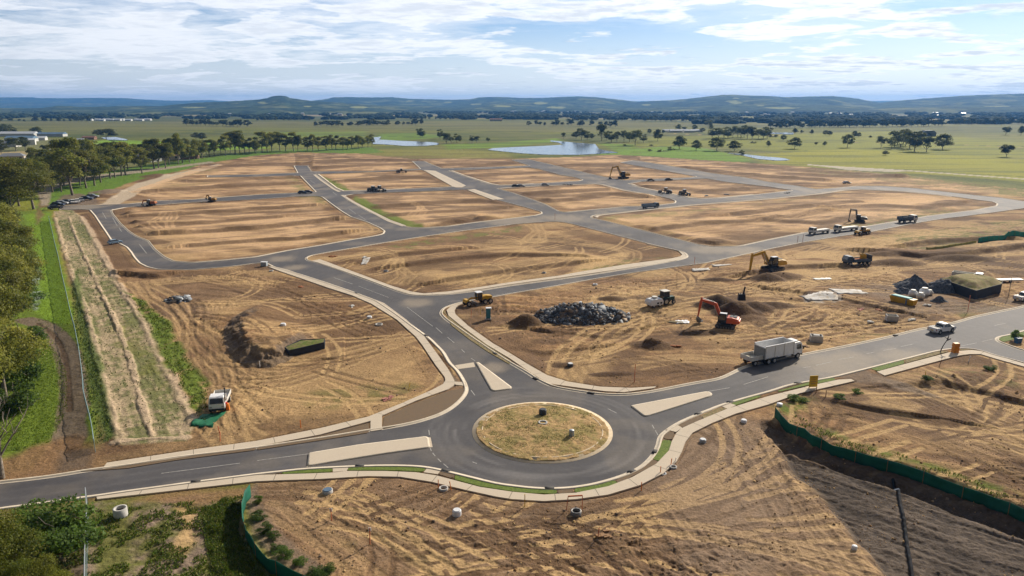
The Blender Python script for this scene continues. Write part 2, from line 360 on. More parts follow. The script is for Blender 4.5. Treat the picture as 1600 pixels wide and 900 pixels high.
for s, w, cc_, aa in [('1100,219 1250,222 1400,224 1600,229', 4, PASTD*.5, .8), ('1320,222 1480,225 1600,231 1700,236', 2.5, PALE*.7, .7), ('940,214 1040,212 1120,210 1200,212', 5, PASTD*.6, .8), ('980,238 1100,235 1180,240 1260,236', 3, PASTD*.6, .7),
 ('1000,230 1080,226 1160,228', 3, OLIVE*.5, .7), ('400,213 560,211 700,216 780,220', 5, PASTD*.6, .7), ('0,206 200,203 400,206 600,203 900,207', 8, PASTD*.7, .7), ('700,213 760,215 840,214', 5, PASTD*.6, .6), ('750,205 800,205 860,206', 8, PASTD*.5, .6), ('960,201 1100,203 1250,205 1450,203 1600,205', 8, PASTD*.6, .8), ('1040,208 1130,212 1230,211', 3, PALE*.9, .8), ('780,232 870,243 1000,240', 1.5, BROWN, .6), ('560,241 700,240 800,245', 2, BROWN, .5), ('150,216 330,213 400,215', 4, OLIVE*.5, .7), ('1400,265 1500,271 1600,276 1700,284', 2.5, PASTD*.6, .8), ('1262,262 1420,271 1600,285 1700,294', 2.5, PASTD*.7, .7)]:
    line(near(A(s), 40, 1, closed=False), w, cc_, aa, 0, 1.5, 55, soft=.5)
flush()
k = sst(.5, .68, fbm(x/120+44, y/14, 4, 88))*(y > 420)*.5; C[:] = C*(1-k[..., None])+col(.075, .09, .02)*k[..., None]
# ---- suburb ground on the far left
paint(A('-80,215 120,218 180,228 250,232 300,240 200,262 100,270 60,300 -80,320'), col(.17, .17, .07), 8, 6, .9, L=20)
paint(A('-40,240 45,236 40,262 0,272 -40,280'), col(.38, .30, .15), 4, 3, .85, L=10)
# ---- belt under the gum trees
paint(A('60,330 120,312 240,290 340,258 420,246 600,238 580,230 400,236 200,262 60,300'), col(.11, .20, .02), 3, 3, .9, L=9)
paint(A('-200,330 80,330 100,440 120,520 150,640 160,720 -200,760'), GRASS, 1, 1, 1)
# ---- the site: bare earth
SITE = A('84,332 112,328 118,312 150,308 165,300 215,281 290,265 312,257 400,243 470,238 560,240 640,248 800,248 880,246 960,242 1100,250 1250,260 1400,273 1600,296 1800,318 1900,600 1900,1100 400,1100 460,910 425,870 400,830 386,800 384,770 395,752 0,795 -60,800 -60,752 60,738 100,735 150,700 160,640')
S, m = region(SITE, 1.2, .8, 31, 8)
x = XX[S]; y = YY[S]; spc = np.maximum(SP[S], .1)
nearf = lambda wl: sst(.35, 1.2, wl/spc)                  # fades detail the grid cannot hold
b1 = fbm(x/42, y/42, 4, 40); b2 = fbm(x/9, y/9, 4, 41); b3 = fbm(x/2.1, y/2.1, 4, 42)*nearf(1.0)+.5*(1-nearf(1.0)); b4 = fbm(x/.55, y/.55, 3, 43)*nearf(.3)+.5*(1-nearf(.3))
# swirling machine passes: streaks that follow the contours of a smooth field
fld = (.22*x+.97*y) + 34*fbm(x/62, y/62, 2, 50) + 7*fbm(x/17, y/17, 2, 51)
st1 = vn(fld/2.6, x/40, 52); st2 = vn(fld/.9, x/22, 53)*nearf(.9)+.5*(1-nearf(.9)); st3 = vn(fld/.36, x/9, 54)*nearf(.36)+.5*(1-nearf(.36)); st0 = vn(fld/7.5, x/90, 55)
amp = sst(.38, .6, fbm(x/24, y/24, 2, 56))                # where passes are visible
t = .40 + (b1-.5)*1.0 + (b2-.5)*.5 + (b3-.5)*.38 + (b4-.5)*.32 + ((st0-.5)*.50+(st1-.5)*.62+(st2-.5)*.48+(st3-.5)*.30)*(.35+.65*amp)
t = np.clip(t, 0, 1)[..., None]
base = np.where(t < .5, BROWN+(DIRT-BROWN)*(t/.5), DIRT+(PALE-DIRT)*((t-.5)/.5))
gr = sst(.5, .75, fbm(x/30+5, y/30, 3, 57))[..., None]; base = base*(1-.35*gr)+GREYD*.35*gr
red = sst(.55, .8, fbm(x/18+15, y/18, 3, 58))[..., None]; base = base*(1-.3*red)+base*col(1.08, .93, .80)*.3*red
C[S] = C[S]*(1-m[..., None]) + base*m[..., None]
b5 = fbm(x/.95+31, y/.95, 4, 44, .62)*nearf(.5)+.5*(1-nearf(.5))
cr1 = (1-sst(.0, .03, np.abs(fbm(x/3.4, y/2.6, 4, 45)-.5)))*sst(.45, .6, fbm(x/7, y/7, 2, 46)) + (1-sst(.0, .03, np.abs(fbm(x/8.5+3, y/6, 5, 47)-.5)))*sst(.42, .58, fbm(x/15, y/15, 2, 48))
cr1 = np.clip(cr1, 0, 1)*nearf(.6)
C[S] = C[S]*(1-(m*cr1*.5)[..., None]) + DARK*(m*cr1*.5)[..., None]  # crevices darkened in the colour, their shade painted in
dampm = sst(.50, .64, fbm(x/15+70, y/12, 4, 160))*.75; C[S] = C[S]*(1-(m*dampm)[..., None]) + BROWN*.8*(m*dampm)[..., None]
palem = sst(.54, .68, fbm(x/19+30, y/9, 4, 161))*(.25+.35*sst(85, 110, y)); C[S] = C[S]*(1-(m*palem)[..., None]) + PALE*(m*palem)[..., None]
rg = .28+.85*sst(.40, .62, fbm(x/14+11, y/14, 3, 162))
b3 = .5+(b3-.5)*rg; b4 = .5+(b4-.5)*rg; b5 = .5+(b5-.5)*rg; cr1 = cr1*rg
k5 = (np.clip((b5-.5)*3.0, -1, 1)*m)[..., None]; C[S] = C[S]*(1+.30*k5)
H[S] += m*((b1-.5)*.5 + (b2-.5)*.34 + (b3-.5)*.34 + (b4-.5)*.18 + (b5-.5)*.36 - cr1*.14 + ((st1-.5)*.10+(st2-.5)*.11+(st3-.5)*.08)*(.3+.7*amp))
SITEMASK = np.zeros((NR, NC), np.float32); SITEMASK[S] = m
def streaks(poly, p0, p1, sp=1.2, k=.35, hh=.12, seed=70, warp=1.0, feather=4, ragged=2, pale=PALE, dark=BROWN, cross=22):
    S, m = region(A(poly), feather, ragged, seed, 9); x = XX[S]; y = YY[S]; spc = np.maximum(SP[S], .1)
    a = G(*p0); b = G(*p1); dx, dy = b[0]-a[0], b[1]-a[1]; l = math.hypot(dx, dy); dx /= l; dy /= l
    f = -x*dy+y*dx + warp*4*fbm(x/20, y/20, 2, seed+1); s = x*dx+y*dy
    n = vn(f/sp, s/cross, seed+2)*.45 + vn(f/(sp*.42), s/cross*2, seed+3)*.3*sst(.3, 1, sp*.42/spc) + vn(f/(sp*3.1), s/cross*.5, seed+4)*.4
    n = n/1.15 if True else n
    t = np.clip((n-.53)*2.6, -1, 1); mm = m*k
    mixc(S, mm*np.clip(t, 0, 1), pale); mixc(S, mm*np.clip(-t, 0, 1), dark)
    H[S] = H[S]*(1-.5*m) + m*t*hh*.55
# lots in the far blocks are graded along the streets
streaks('172,329 200,362 240,392 270,409 400,402 587,369 602,362 500,306 300,316', (265, 366), (507, 345), 3.6, .8, .10, 71)
streaks('200,300 310,262 460,240 500,262 495,300 280,312', (250, 300), (490, 283), 5, .75, .1, 72)
streaks('492,240 800,246 830,262 700,292 530,300 492,268', (540, 280), (720, 272), 5, .7, .1, 73)
streaks('537,305 735,296 848,332 660,357', (600, 320), (760, 312), 3.6, .8, .1, 74)
streaks('700,250 970,244 1090,277 920,285 780,290 700,266', (740, 272), (880, 268), 5, .75, .1, 75)
streaks('775,294 945,288 1057,315 875,333', (820, 305), (980, 300), 4.5, .7, .16, 76)
streaks('980,287 1090,279 1240,297 1090,311', (1020, 295), (1150, 290), 4.5, .7, .1, 77)
streaks('1000,243 1400,275 1600,300 1600,314 1380,291 1200,284', (1100, 262), (1300, 275), 7, .75, .12, 78)
streaks('924,340 1340,296 1560,318 1355,354 1112,386', (1000, 355), (1300, 318), 3.2, .8, .12, 79, 2.5)
streaks('480,407 870,346 1076,400 660,462', (560, 420), (900, 390), 2.2, .5, .12, 80, 5)
streaks('1215,640 1330,600 1420,590 1600,600 1750,650 1750,830 1600,782 1425,722 1300,685', (1270, 615), (1600, 730), 1.5, .65, .22, 81, 3)
streaks('1150,640 1210,660 1240,720 1310,810 1400,900 1470,1000 1250,1000 1180,850', (1210, 690), (1400, 880), 1.0, .42, .16, 82, 2)
streaks('500,800 640,790 800,860 1150,940 1150,1020 480,1020', (560, 800), (900, 900), .9, .45, .10, 83, 2)
streaks('205,430 330,500 350,560 330,640 300,600 230,500', (215, 440), (330, 600), 1.4, .6, .14, 84, 1.5)
streaks('350,690 340,640 460,590 640,540 690,600 560,655', (360, 650), (640, 540), 1.5, .5, .12, 85, 3)
streaks('690,480 830,520 900,600 840,590 720,510', (700, 490), (860, 590), 1.3, .35, .08, 86, 1)
# tonal areas traced from the ground
for s, c, f, r, a in [
 ('420,600 520,560 640,545 665,570 640,620 560,640 470,650 400,650', PALE*1.0, 4, 3, .55),
 ('300,420 420,420 560,470 640,530 600,560 450,520 330,480', DIRT*.9, 5, 3, .35),
 ('215,410 200,440 160,400 130,335 155,345', BROWN, 1.5, 1, .8),
 ('205,440 240,450 260,520 330,590 320,600 250,540 212,500', BROWN, 2, 2, .45),
 ('710,485 790,560 900,600 1010,600 1140,580 1150,560 1000,545 860,560 770,500', BROWN*1.1, 3, 2, .5),
 ('870,600 880,560 920,540 960,545 940,590', PALE, 2, 2, .6),
 ('1180,420 1260,440 1330,425 1300,395 1230,400', PALE, 3, 3, .65),
 ('1290,380 1420,362 1500,360 1480,375 1340,395', PALE*.95, 3, 2, .7),
 ('1390,400 1500,395 1600,400 1650,430 1420,430', BROWN*.9, 4, 3, .6),
 ('560,440 640,460 720,450 650,430 560,415', BROWN*1.1, 2, 2, .6),
 ('870,352 960,372 1060,395 1040,402 950,385 880,362', BROWN, 2, 2, .7),
 ('520,375 600,384 700,372 800,356 840,352 820,368 700,380 560,400 500,402', BROWN*1.15, 3, 2, .55),
 ('900,600 700,720 560,760 420,760 560,900 1200,1000 1300,800 1200,660', col(.285, .195, .125), 6, 4, .5),
 ('1040,420 1180,400 1260,385 1240,400 1180,420 1080,440', DIRT*1.15, 2, 2, .6),
 ('1010,620 1200,660 1240,720 1180,800 1090,800 1060,740', GREYD*1.15, 5, 3, .35)]:
    paint(A(s), c, f, r, a)
# block C pale scraped patches
paint(A('900,415 930,400 975,394 985,400 960,410 905,430 880,436'), PALE*1.05, 1.5, 1, .8)
paint(A('850,396 890,392 930,402 850,420 740,430'), PALE, 4, 3, .4)
paint(A('1352,314 1395,310 1460,309 1470,314 1420,322 1370,320'), PALE*1.25, 1.5, 2, .8)
# weedy fringes
for s, c, p, a in [
 ('1240,262 1400,272 1600,292 1700,300 1700,312 1600,308 1400,285 1300,276', OLIVE*.9, .36, .8),
 ('1300,355 1380,330 1450,325 1540,322 1450,340 1350,356', OLIVE*.85, .5, .8),
 ('950,345 940,339 1040,332 1150,322 1300,304 1330,300 1200,318 1080,332 1000,342', OLIVE*1.1, .42, .85),
 ('1340,372 1500,352 1600,342 1700,330 1700,375 1600,368 1500,390 1440,394 1400,385', OLIVE*.8, .50, .8),
 ('600,385 680,374 740,366 800,356 820,352 810,362 700,376 640,392', OLIVE*.9, .45, .85),
 ('900,420 960,410 1000,402 1040,402 990,412 910,424', OLIVE*.8, .45, .85),
 ('1430,585 1500,570 1560,570 1600,590 1640,610 1540,610', OLIVE*.7, .58, .5),
 ('1210,640 1240,652 1290,680 1330,697 1425,722 1600,780 1600,772 1430,714 1330,686 1260,655 1222,628', GRASS*.9, .45, .95),
 ('1200,632 1240,618 1270,620 1250,640 1215,642', GRASS*.8, .42, .9),
 ('490,285 510,283 545,296 580,300 560,302 530,299', GRASS*.8, .4, .8),
 ('270,268 340,262 340,268 262,280', OLIVE*.9, .45, .8),
 ('480,618 530,600 580,600 600,618 540,640 480,635', OLIVE*.7, .46, .6),
 ('560,625 620,600 660,598 640,620 600,628', OLIVE*.7, .5, .6),
 ('540,850 600,830 720,870 660,880', OLIVE*.6, .5, .5),
 ('1500,480 1560,478 1560,490 1500,498', OLIVE*.8, .42, .8),
 ('1320,532 1360,520 1400,520 1350,538', OLIVE*.7, .45, .7)]:
    paint(A(s), c, 1.5, 1.2, a, patch=p)
for s in ('555,306 570,310 600,330 640,345 662,352 660,357 640,355 600,340 570,326 552,312', '485,266 510,278 540,290 545,298 520,296 500,285'):
    paint(A(s), GRASS, .8, .6, .9)
paint(A('205,290 225,285 330,278 340,284 240,300'), OLIVE*.9, 3, 2, .35)
paint(A('470,306 500,304 510,320 480,318'), OLIVE, 2, 2, .6)
paint(A('440,272 460,278 480,300 470,302 455,290'), OLIVE*1.1, 2, 1, .8)
# terraces between lots: a step up on the far side, its shaded face painted dark
TERR = []
def terrace(pts, h=1.1, w=1.6, run=14, dark=.55):
    P = A(pts)
    S = sl(P, run+3); x = XX[S]; y = YY[S]; best = np.full(x.shape, 1e9); sg = np.zeros(x.shape)
    n = (fbm(x/9, y/9, 2, 91)-.5)*1.0
    for p, q in zip(P[:-1], P[1:]):
        d = segdist(x, y, p, q); c = (q[0]-p[0])*(y-p[1])-(q[1]-p[1])*(x-p[0]); 
        if q[0] < p[0]: c = -c
        sg = np.where(d < best, np.sign(c), sg); best = np.minimum(best, d)
    s = best*sg + n
    w2 = np.maximum(w, SP[S]*2.4)
    up = sst(-w2*.6, w2*.6, s)*(1-sst(run*.3, run, s)); endf = 1-sst(run*.6, run, best*np.where(sg < 0, 1, .999))
    H[S] += (h*up*endf).astype(np.float32)
    m = (1-sst(w2*.5, w2*1.1, np.abs(s)))*dark; mixc(S, m, BROWN*.8); TERR.append((S, m))  # dark strip puts the shade of the step face into the colour
for a in [('265,366 330,363 400,358 455,352 520,345', 1.3, 2.0), ('300,385 400,377 462,375 530,366', 1.0, 1.8), ('215,338 300,334 400,328 480,322', .9, 2), ('240,352 330,348 430,340', .6, 2),
 ('260,298 340,293 460,287', 1.3, 3), ('300,284 400,280 470,277', 1, 3), ('330,262 400,258 455,256', 1, 3), ('500,254 560,250 640,251', 1, 3),
 ('540,284 600,279 680,277', 1, 3), ('500,262 570,258 640,257', .9, 3), ('590,325 680,318 760,315 800,320', 1, 2.5), ('600,338 680,332 780,326', .7, 2.5), ('670,358 720,346 742,340 745,346', 1.2, 1.5),
 ('690,258 760,256 820,255', .8, 3), ('720,276 800,272 860,270', .8, 3), ('850,262 900,258 960,258', .8, 3), ('900,270 960,266 1030,268', .9, 3), 
 ('810,312 850,316 900,313 950,304 1000,308', 1.2, 2.5), ('830,304 880,300 940,297', 1, 2.5), ('990,292 1050,295 1100,299 1160,296', 1, 2.5), ('1060,262 1130,270 1200,276 1280,282', 1.2, 4), ('1130,256 1250,266 1390,276', 1, 4), ('1230,272 1300,276 1400,277', 1.0, 3),
 ('930,347 980,362 1060,375 1100,380', 1, 2), ('1010,362 1100,350 1200,345 1290,330', .9, 2), ('1150,335 1250,325 1340,316', .8, 2), ('1300,325 1380,322 1440,326 1500,318', 1, 2),
 ('1200,345 1280,350 1340,338', .6, 2), ('1420,385 1480,378 1560,375', 1.0, 1.6), ('1380,397 1450,404 1520,398 1600,388', 1.2, 1.6), ('1180,428 1230,420 1280,418', .8, 1.5),
 ('640,415 720,405 800,400 870,402', .7, 1.5), ('560,412 620,400 700,392', .6, 1.5), ('700,440 800,425 900,412', .6, 1.5),
 ('215,432 240,434 262,430', .9, 1), ('800,545 850,555 900,548', .5, 1), ('1270,620 1350,640 1420,650', .6, 1), ('1380,605 1470,600 1560,622', .8, 1.2), ('860,520 940,530 1000,515', .5, 1), ('1230,455 1300,465 1370,480', .5, 1)]:
    terrace(a[0], a[1]*1.05, a[2], dark=.55)
# the haul tracks
def track(s, w=2.6, n=2, c=PALE, a=.6, spread=2.5, seed=0, rut=.10):
    rnd = random.Random(seed+len(s)); P = near(A(s), 3, 2, closed=False)
    for k in range(n):
        off = (k-(n-1)/2)*spread + rnd.uniform(-.6, .6); Q = []
        for i, p in enumerate(P):
            q = P[min(i+1, len(P)-1)]; o = P[max(i-1, 0)]; dx, dy = q[0]-o[0], q[1]-o[1]; l = math.hypot(dx, dy)+1e-6
            o2 = off + .9*math.sin(i*.13+k*2.1)
            Q.append((p[0]-dy/l*o2, p[1]+dx/l*o2))
        Q = Q[::2]+[Q[-1]]
        for side in (-.95, .95):
            R = []
            for i, p in enumerate(Q):
                q = Q[min(i+1, len(Q)-1)]; o = Q[max(i-1, 0)]; dx, dy = q[0]-o[0], q[1]-o[1]; l = math.hypot(dx, dy)+1e-6
                R.append((p[0]-dy/l*side, p[1]+dx/l*side))
            line(R, .62, c, a, -rut, .22, 5+k, soft=.35)
        line(Q, w*.5, c, a*.35, 0, .5, 25+k, soft=.2)
    flush()
for i, (s, n, c, a) in enumerate([
 ('872,608 885,585 900,560 950,525 1010,500 1060,485 1120,478', 3, PALE, .7), ('925,600 900,575 905,550 960,520 1040,492', 2, DARK, .4),
 ('940,480 960,462 1010,450 1100,445 1180,455 1260,470 1380,505', 3, PALE, .55), ('830,470 900,460 1000,440 1100,428 1180,440', 3, DIRT*1.2, .6),
 ('1180,455 1230,440 1300,430 1380,420 1480,408 1600,390 1700,370', 3, PALE, .7), ('1240,400 1300,385 1400,370 1500,358 1620,350', 4, PALE, .6), ('1210,400 1240,415 1290,428 1340,430 1420,440', 2, PALE, .6),
 ('1220,460 1270,440 1310,430', 3, PALE, .6), ('1300,450 1360,455 1420,470 1470,480 1530,480 1590,470', 2, GREYD, .7), ('1360,445 1420,455 1500,470 1600,492', 3, GREYD*1.1, .8), ('1470,440 1520,462 1600,450', 2, PALE, .5),
 ('1290,500 1380,485 1440,478 1470,495 1430,505', 2, PALE, .5), ('1120,540 1200,520 1300,510 1400,500', 3, DARK, .35), ('990,570 1060,560 1140,560 1180,570', 2, PALE, .5),
 ('215,440 250,470 300,520 325,570 345,620 370,665', 3, PALE, .5), ('380,690 352,650 372,625 450,590 560,550 650,525', 3, PALE*.95, .6), ('345,680 340,600 300,520 285,470', 2, DARK, .35), ('330,520 340,560 370,590 440,590 540,560', 3, BROWN, .5),
 ('300,430 400,450 500,480 600,520', 3, DARK, .25), ('240,440 320,435 430,445', 3, PALE, .4),
 ('830,350 845,362 835,376 760,392 650,405 560,420', 2, PALE, .55), ('870,440 940,420 975,405 985,394 960,386 880,375 820,370', 3, PALE, .5), ('620,440 640,420 700,405 800,392 900,392', 3, DARK, .3), ('600,400 625,415 640,432 620,444', 2, PALE, .5),
 ('560,350 585,352 595,360 560,368', 2, PALE, .6), ('630,318 655,322 660,330 640,340', 2, PALE, .6), ('270,330 255,345 265,360 300,365', 3, PALE*.9, .55), ('200,352 230,358 290,380', 2, PALE, .4), 
 ('1000,360 1100,345 1250,330 1400,315', 2, PALE, .5), ('1040,370 1100,372 1180,362 1300,345', 2, DARK, .3), ('1180,350 1260,335 1330,328', 3, PALE, .5),
 ('1362,590 1400,598 1450,625 1520,660 1620,705', 3, DARK, .5), ('1380,585 1440,600 1520,635 1640,690', 3, PALE*.9, .5), ('1290,640 1380,660 1480,690 1600,745', 3, DARK, .35), ('1500,600 1560,640 1640,680', 2, DARK, .4),
 ('1200,670 1230,720 1290,800 1370,900', 3, PALE*.75, .35), ('1180,690 1220,760 1290,860 1330,920', 3, BROWN, .5), ('1170,720 1200,780 1160,850 1100,920', 2, GREYD, .4),
 ('560,790 620,840 700,880 850,930', 3, DARK, .35), ('440,780 560,860 640,930', 3, PALE*.85, .3), ('690,800 780,850 900,900', 2, BROWN, .4), ('1000,790 1040,840 1080,900', 3, DARK, .3), ('860,820 920,870 960,930', 2, BROWN, .35)]):
    track(s, n=n, c=c, a=a, seed=i)
# random machine scribbles over the worked areas
rnd = random.Random(5)
for zone, cnt in (('700,490 900,600 1140,585 1600,470 1600,360 1250,385 870,450', 110), ('220,430 420,425 650,530 700,590 560,650 360,680 320,600', 26), ('490,405 860,350 1070,398 660,460', 22), ('1240,620 1400,600 1650,600 1650,770 1430,715', 16), ('420,760 660,760 850,790 1040,760 1200,660 1350,900 600,930', 60)):
    Z = A(zone); bx = [min(p[0] for p in Z), max(p[0] for p in Z), min(p[1] for p in Z), max(p[1] for p in Z)]
    k = 0
    while k < cnt:
        p = (rnd.uniform(bx[0], bx[1]), rnd.uniform(bx[2], bx[3]))
        if not inpoly(np.array([p[0]]), np.array([p[1]]), Z)[0]: continue
        k += 1; ang = rnd.gauss(.15, .5); cur = rnd.gauss(0, .035); pts = [p]
        for _ in range(rnd.randint(5, 12)):
            ang += cur*3; p = (p[0]+3*math.cos(ang), p[1]+3*math.sin(ang)); pts.append(p)
        cc, aa = rnd.choice([(PALE, .7), (DARK, .55), (BROWN, .7), (PALE, .75)])
        for side in (-.95, .95):
            Q = []
            for i, q in enumerate(pts):
                r = pts[min(i+1, len(pts)-1)]; o = pts[max(i-1, 0)]; dx, dy = r[0]-o[0], r[1]-o[1]; l = math.hypot(dx, dy)
                Q.append((q[0]-dy/l*side, q[1]+dx/l*side))
            line(Q, .5, cc, aa, -.09, .2, k, soft=.4)
flush()
paint(A('1020,720 1200,652 1240,720 1420,920 1080,920'), col(.27, .19, .13), 4, 3, .45)
# mounds, mesa, pits
def mound(px, py, rx, ry, h, c=None, ang=0.0, seed=0, rough=.25, a=.9):
    cx0, cy0 = G(px, py); r = max(rx, ry)*1.5; S = sl([(cx0, cy0)], r); x = XX[S]-cx0; y = YY[S]-cy0
    ca, sa = math.cos(ang), math.sin(ang); u = (x*ca+y*sa)/rx; v = (-x*sa+y*ca)/ry
    n = fbm(x/1.6+seed, y/1.6, 4, 100+seed)-.5
    d = np.hypot(u, v)+n*rough*1.2
    hh = h*(1-sst(0.0, 1.0, d))**.8*(1+n*.5)
    H[S] = np.maximum(H[S], hh) if h > 0 else H[S]+hh
    if c is not None: mixc(S, (1-sst(.75, 1.05, d))*a, c)
for q in [(822, 508, 4.2, 3.2, 2.2, DARK, 0, 1), (1122, 478, 5.5, 4.5, 2.3, DARK*.8, 0, 2), (1150, 490, 5.5, 4, 2.6, DARK*.75, 0, 3), (1180, 482, 5, 4, 1.4, DARK, 0, 4), (1020, 540, 4.5, 3, 1.3, BROWN*.8, 0, 5),
 (1200, 437, 5, 4, 1.6, DARK, 0, 6), (1222, 432, 6, 4, 1.1, BROWN, 0, 7), (955, 468, 3.5, 2.2, .8, DARK, 0, 8), (1168, 497, 4, 3, .7, BROWN, 0, 9), (1210, 478, 5, 3, .8, DARK, 0, 10),
 (880, 571, 2.2, 1.5, .5, DARK, 0, 11), (955, 585, 4, 1.2, .5, DARK, .1, 12), (1400, 412, 9, 4, 1.3, BROWN, 0, 13), (1500, 405, 12, 4, 1.3, DARK, 0, 14), (1380, 398, 8, 3, .9, BROWN, 0, 15),
 (200, 335, 3, 4, 1.6, DARK*.8, 0, 16), (212, 348, 3, 3, 1.3, DARK*.8, 0, 17), (218, 355, 2, 2, 1, DARK*.8, 0, 18), (290, 283, 5, 6, 1.5, DARK, 0, 19), (225, 300, 8, 8, 1.2, BROWN, 0, 20), (170, 300, 9, 10, 1.3, GREYD, 0, 21), (160, 308, 7, 6, 1.2, BROWN, 0, 22), (245, 275, 9, 12, 1.3, BROWN, 0, 23),
 (235, 433, 5, 2, 1.2, BROWN, 0, 24), (720, 347, 13, 2.4, 1.5, BROWN, .15, 25), (1120, 438, 5, 2, .7, DARK, 0, 26), (1270, 408, 8, 3, .8, DIRT, 0, 27), (470, 540, 4, 3, .4, BROWN, 0, 28), (530, 246, 14, 10, 1.6, DARK, 0, 29), (600, 250, 16, 8, 1.6, DARK, 0, 30), (340, 300, 5, 4, .5, DIRT, 0, 31), 
 (1330, 625, 3, 2, .6, BROWN, 0, 32), (1245, 470, 4, 2, -.5, None, 0, 33), (1090, 520, 5, 2, .6, DARK, 0, 34), (1480, 652, 5, 3, .6, BROWN, .3, 35), (860, 536, 4, 2, .5, BROWN, 0, 36)]:
    mound(*q)
# earth platform with battered sides (left block)
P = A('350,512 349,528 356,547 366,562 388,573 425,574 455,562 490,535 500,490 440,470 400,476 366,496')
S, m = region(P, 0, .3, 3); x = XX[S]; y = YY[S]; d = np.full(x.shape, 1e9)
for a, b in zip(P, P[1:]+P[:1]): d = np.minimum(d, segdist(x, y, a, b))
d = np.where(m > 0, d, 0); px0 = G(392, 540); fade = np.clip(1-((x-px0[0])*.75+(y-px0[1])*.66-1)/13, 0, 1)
nn_ = fbm(x/1.5, y/1.5, 4, 77)-.5; H[S] = H[S]*(1-.3*m)+(1.9*np.clip(d/3.4+nn_*.5, 0, 1)*fade*m*(1+nn_*.3)).astype(np.float32); mixc(S, m*(1-sst(2.7, 3.6, d+nn_*3))*.7*sst(.2, .5, fade), CLAYL*1.0)  # batter colour darkened: darker soil plus its shade painted in
# ---- cut of dark clay behind the green fence (lower right), a bank falls from the fence
CL = A('1218,690 1240,702 1262,706 1337,722 1400,740 1465,758 1520,778 1600,806 1750,850 1900,1000 1480,1060 1430,930 1395,897 1350,850 1307,805 1270,760 1236,725')
S, m = region(CL, 1.2, .9, 61, 5); x = XX[S]; y = YY[S]
n1 = fbm(x/7, y/7, 4, 62); a0 = G(1250, 720); b0 = G(1600, 830); dx, dy = b0[0]-a0[0], b0[1]-a0[1]; l = math.hypot(dx, dy); dx /= l; dy /= l
f = -x*dy+y*dx+2.5*fbm(x/9, y/9, 3, 63); s_ = x*dx+y*dy; n2 = vn(f/.55, s_/6, 64); n3 = vn(f/1.7, s_/14, 65); n4 = fbm(x/.5, y/.5, 3, 66)
n5 = fbm(x/.8, y/.8, 4, 68, .62)
t = np.clip(.45+(n1-.5)*1.1+(n2-.5)*.6+(n3-.5)*.5+(n4-.5)*.8+(n5-.5)*.7, 0, 1)[..., None]
C[S] = C[S]*(1-m[..., None]) + (CLAY*.8*(1-t)+CLAYL*t)*m[..., None]
H[S] = H[S]*(1-m) + m*(-1.3+(n2-.5)*.20+(n3-.5)*.2+(n4-.5)*.16+(n5-.5)*.14+(n1-.5)*.3)
paint(A('1395,733 1460,752 1600,810 1600,830 1450,765 1395,745'), CLAYL*1.5, .8, .8, .45)
# shallow swale in front of the fence
line(A('1212,668 1240,690 1267,698 1337,716 1395,732 1465,756 1505,772 1555,790 1600,808 1720,850'), 2.4, CLAY*1.3, .8, -1.0, .4, 5); flush()
# ---- erosion-control strip (left): matting with rows and three pale ridges
STRIP = A('86,338 84,330 112,328 127,338 160,397 190,452 225,500 250,555 275,602 306,662 290,688 182,695 175,675 160,605 140,547 135,490 110,422')
S, m = region(STRIP, .3, .25, 5, 3); x = XX[S]; y = YY[S]
a0, b0 = G(107, 340), G(237, 680); dx, dy = b0[0]-a0[0], b0[1]-a0[1]; l = math.hypot(dx, dy); dx /= l; dy /= l
f = -x*dy+y*dx; s_ = x*dx+y*dy
MATC = col(.43, .325, .205); MATG = col(.155, .16, .06)
t = np.clip(.56+(vn(f/1.6, s_/30, 16)-.5)*1.1+(vn(f/.45, s_/5, 6)-.5)*1.1*sst(150, 60, y)+(fbm(x/1.1, y/1.1, 4, 7)-.5)*2.1+(fbm(x/7, y/7, 3, 8)-.5)*1.5, 0, 1)[..., None]
C[S] = C[S]*(1-m[..., None])+(MATC*(1-t*.95)+MATG*t*.95)*m[..., None]
H[S] = H[S]*(1-m)+m*((fbm(x/.8, y/.8, 3, 9)-.5)*.25+(vn(f/.45, s_/3, 6)-.5)*.12)
paint(A('205,565 180,510 200,500 240,560 260,600 240,620'), OLIVE*.9, 1.5, 1.5, .8, patch=.42)
PK = col(.52, .385, .26)
for s, w in (('107,338 118,368 135,405 160,460 175,490', .5), ('175,490 190,525 205,565 222,635 238,682', .6), ('86,340 97,380 108,415 125,462 138,500 150,550 165,615 180,672', .8), ('127,338 141,360 160,397 190,452 225,500 250,555 275,602 304,660', 1.15), ('180,690 230,686 290,684', .7)):
    line(near(A(s), 4, 1, closed=False), w, PK, .8, .22, .35, 17, soft=.35, brk=.22)
flush()
paint(A('196,455 226,498 252,552 278,600 300,640 315,645 322,600 300,570 262,500 225,470'), GRASS*.85, .6, 1, .95, patch=.33)
paint(A('120,420 140,520 160,560 176,680 160,690 148,640 132,560 112,450'), GRASSD*1.3, .5, .5, .9)
# grass verges left of fence, dirt track, worn ground
paint(A('40,335 78,332 100,440 118,505 60,505 50,470'), col(.17, .27, .02), 1, 1, .9)
paint(A('62,300 75,300 78,322 62,326 70,335 55,352'), BROWN*1.3, .8, 1, .8)
line(near(A('40,500 62,505 85,520 103,548 113,580 116,620 112,660 105,700 70,740'), 4, 1, closed=False), 2.1, GREYD*.8, .95, -.05, .35, 9, soft=.75); flush()
line(near(A('58,505 76,516 93,535 102,560 107,590 108,640'), 4, 1, closed=False), .5, BROWN*.7, .7, -.08, .15, 9); flush()
paint(A('20,705 100,680 150,700 150,738 100,744 0,756 -60,760 -60,730'), DIRT*.85, 1.5, 1.5, .95)
paint(A('88,707 140,700 142,735 80,738'), GREYD*.55, .8, .8, .8)
paint(A('50,400 62,400 66,470 58,490 48,470'), col(.3, .33, .34), .5, .6, .7, patch=.45)
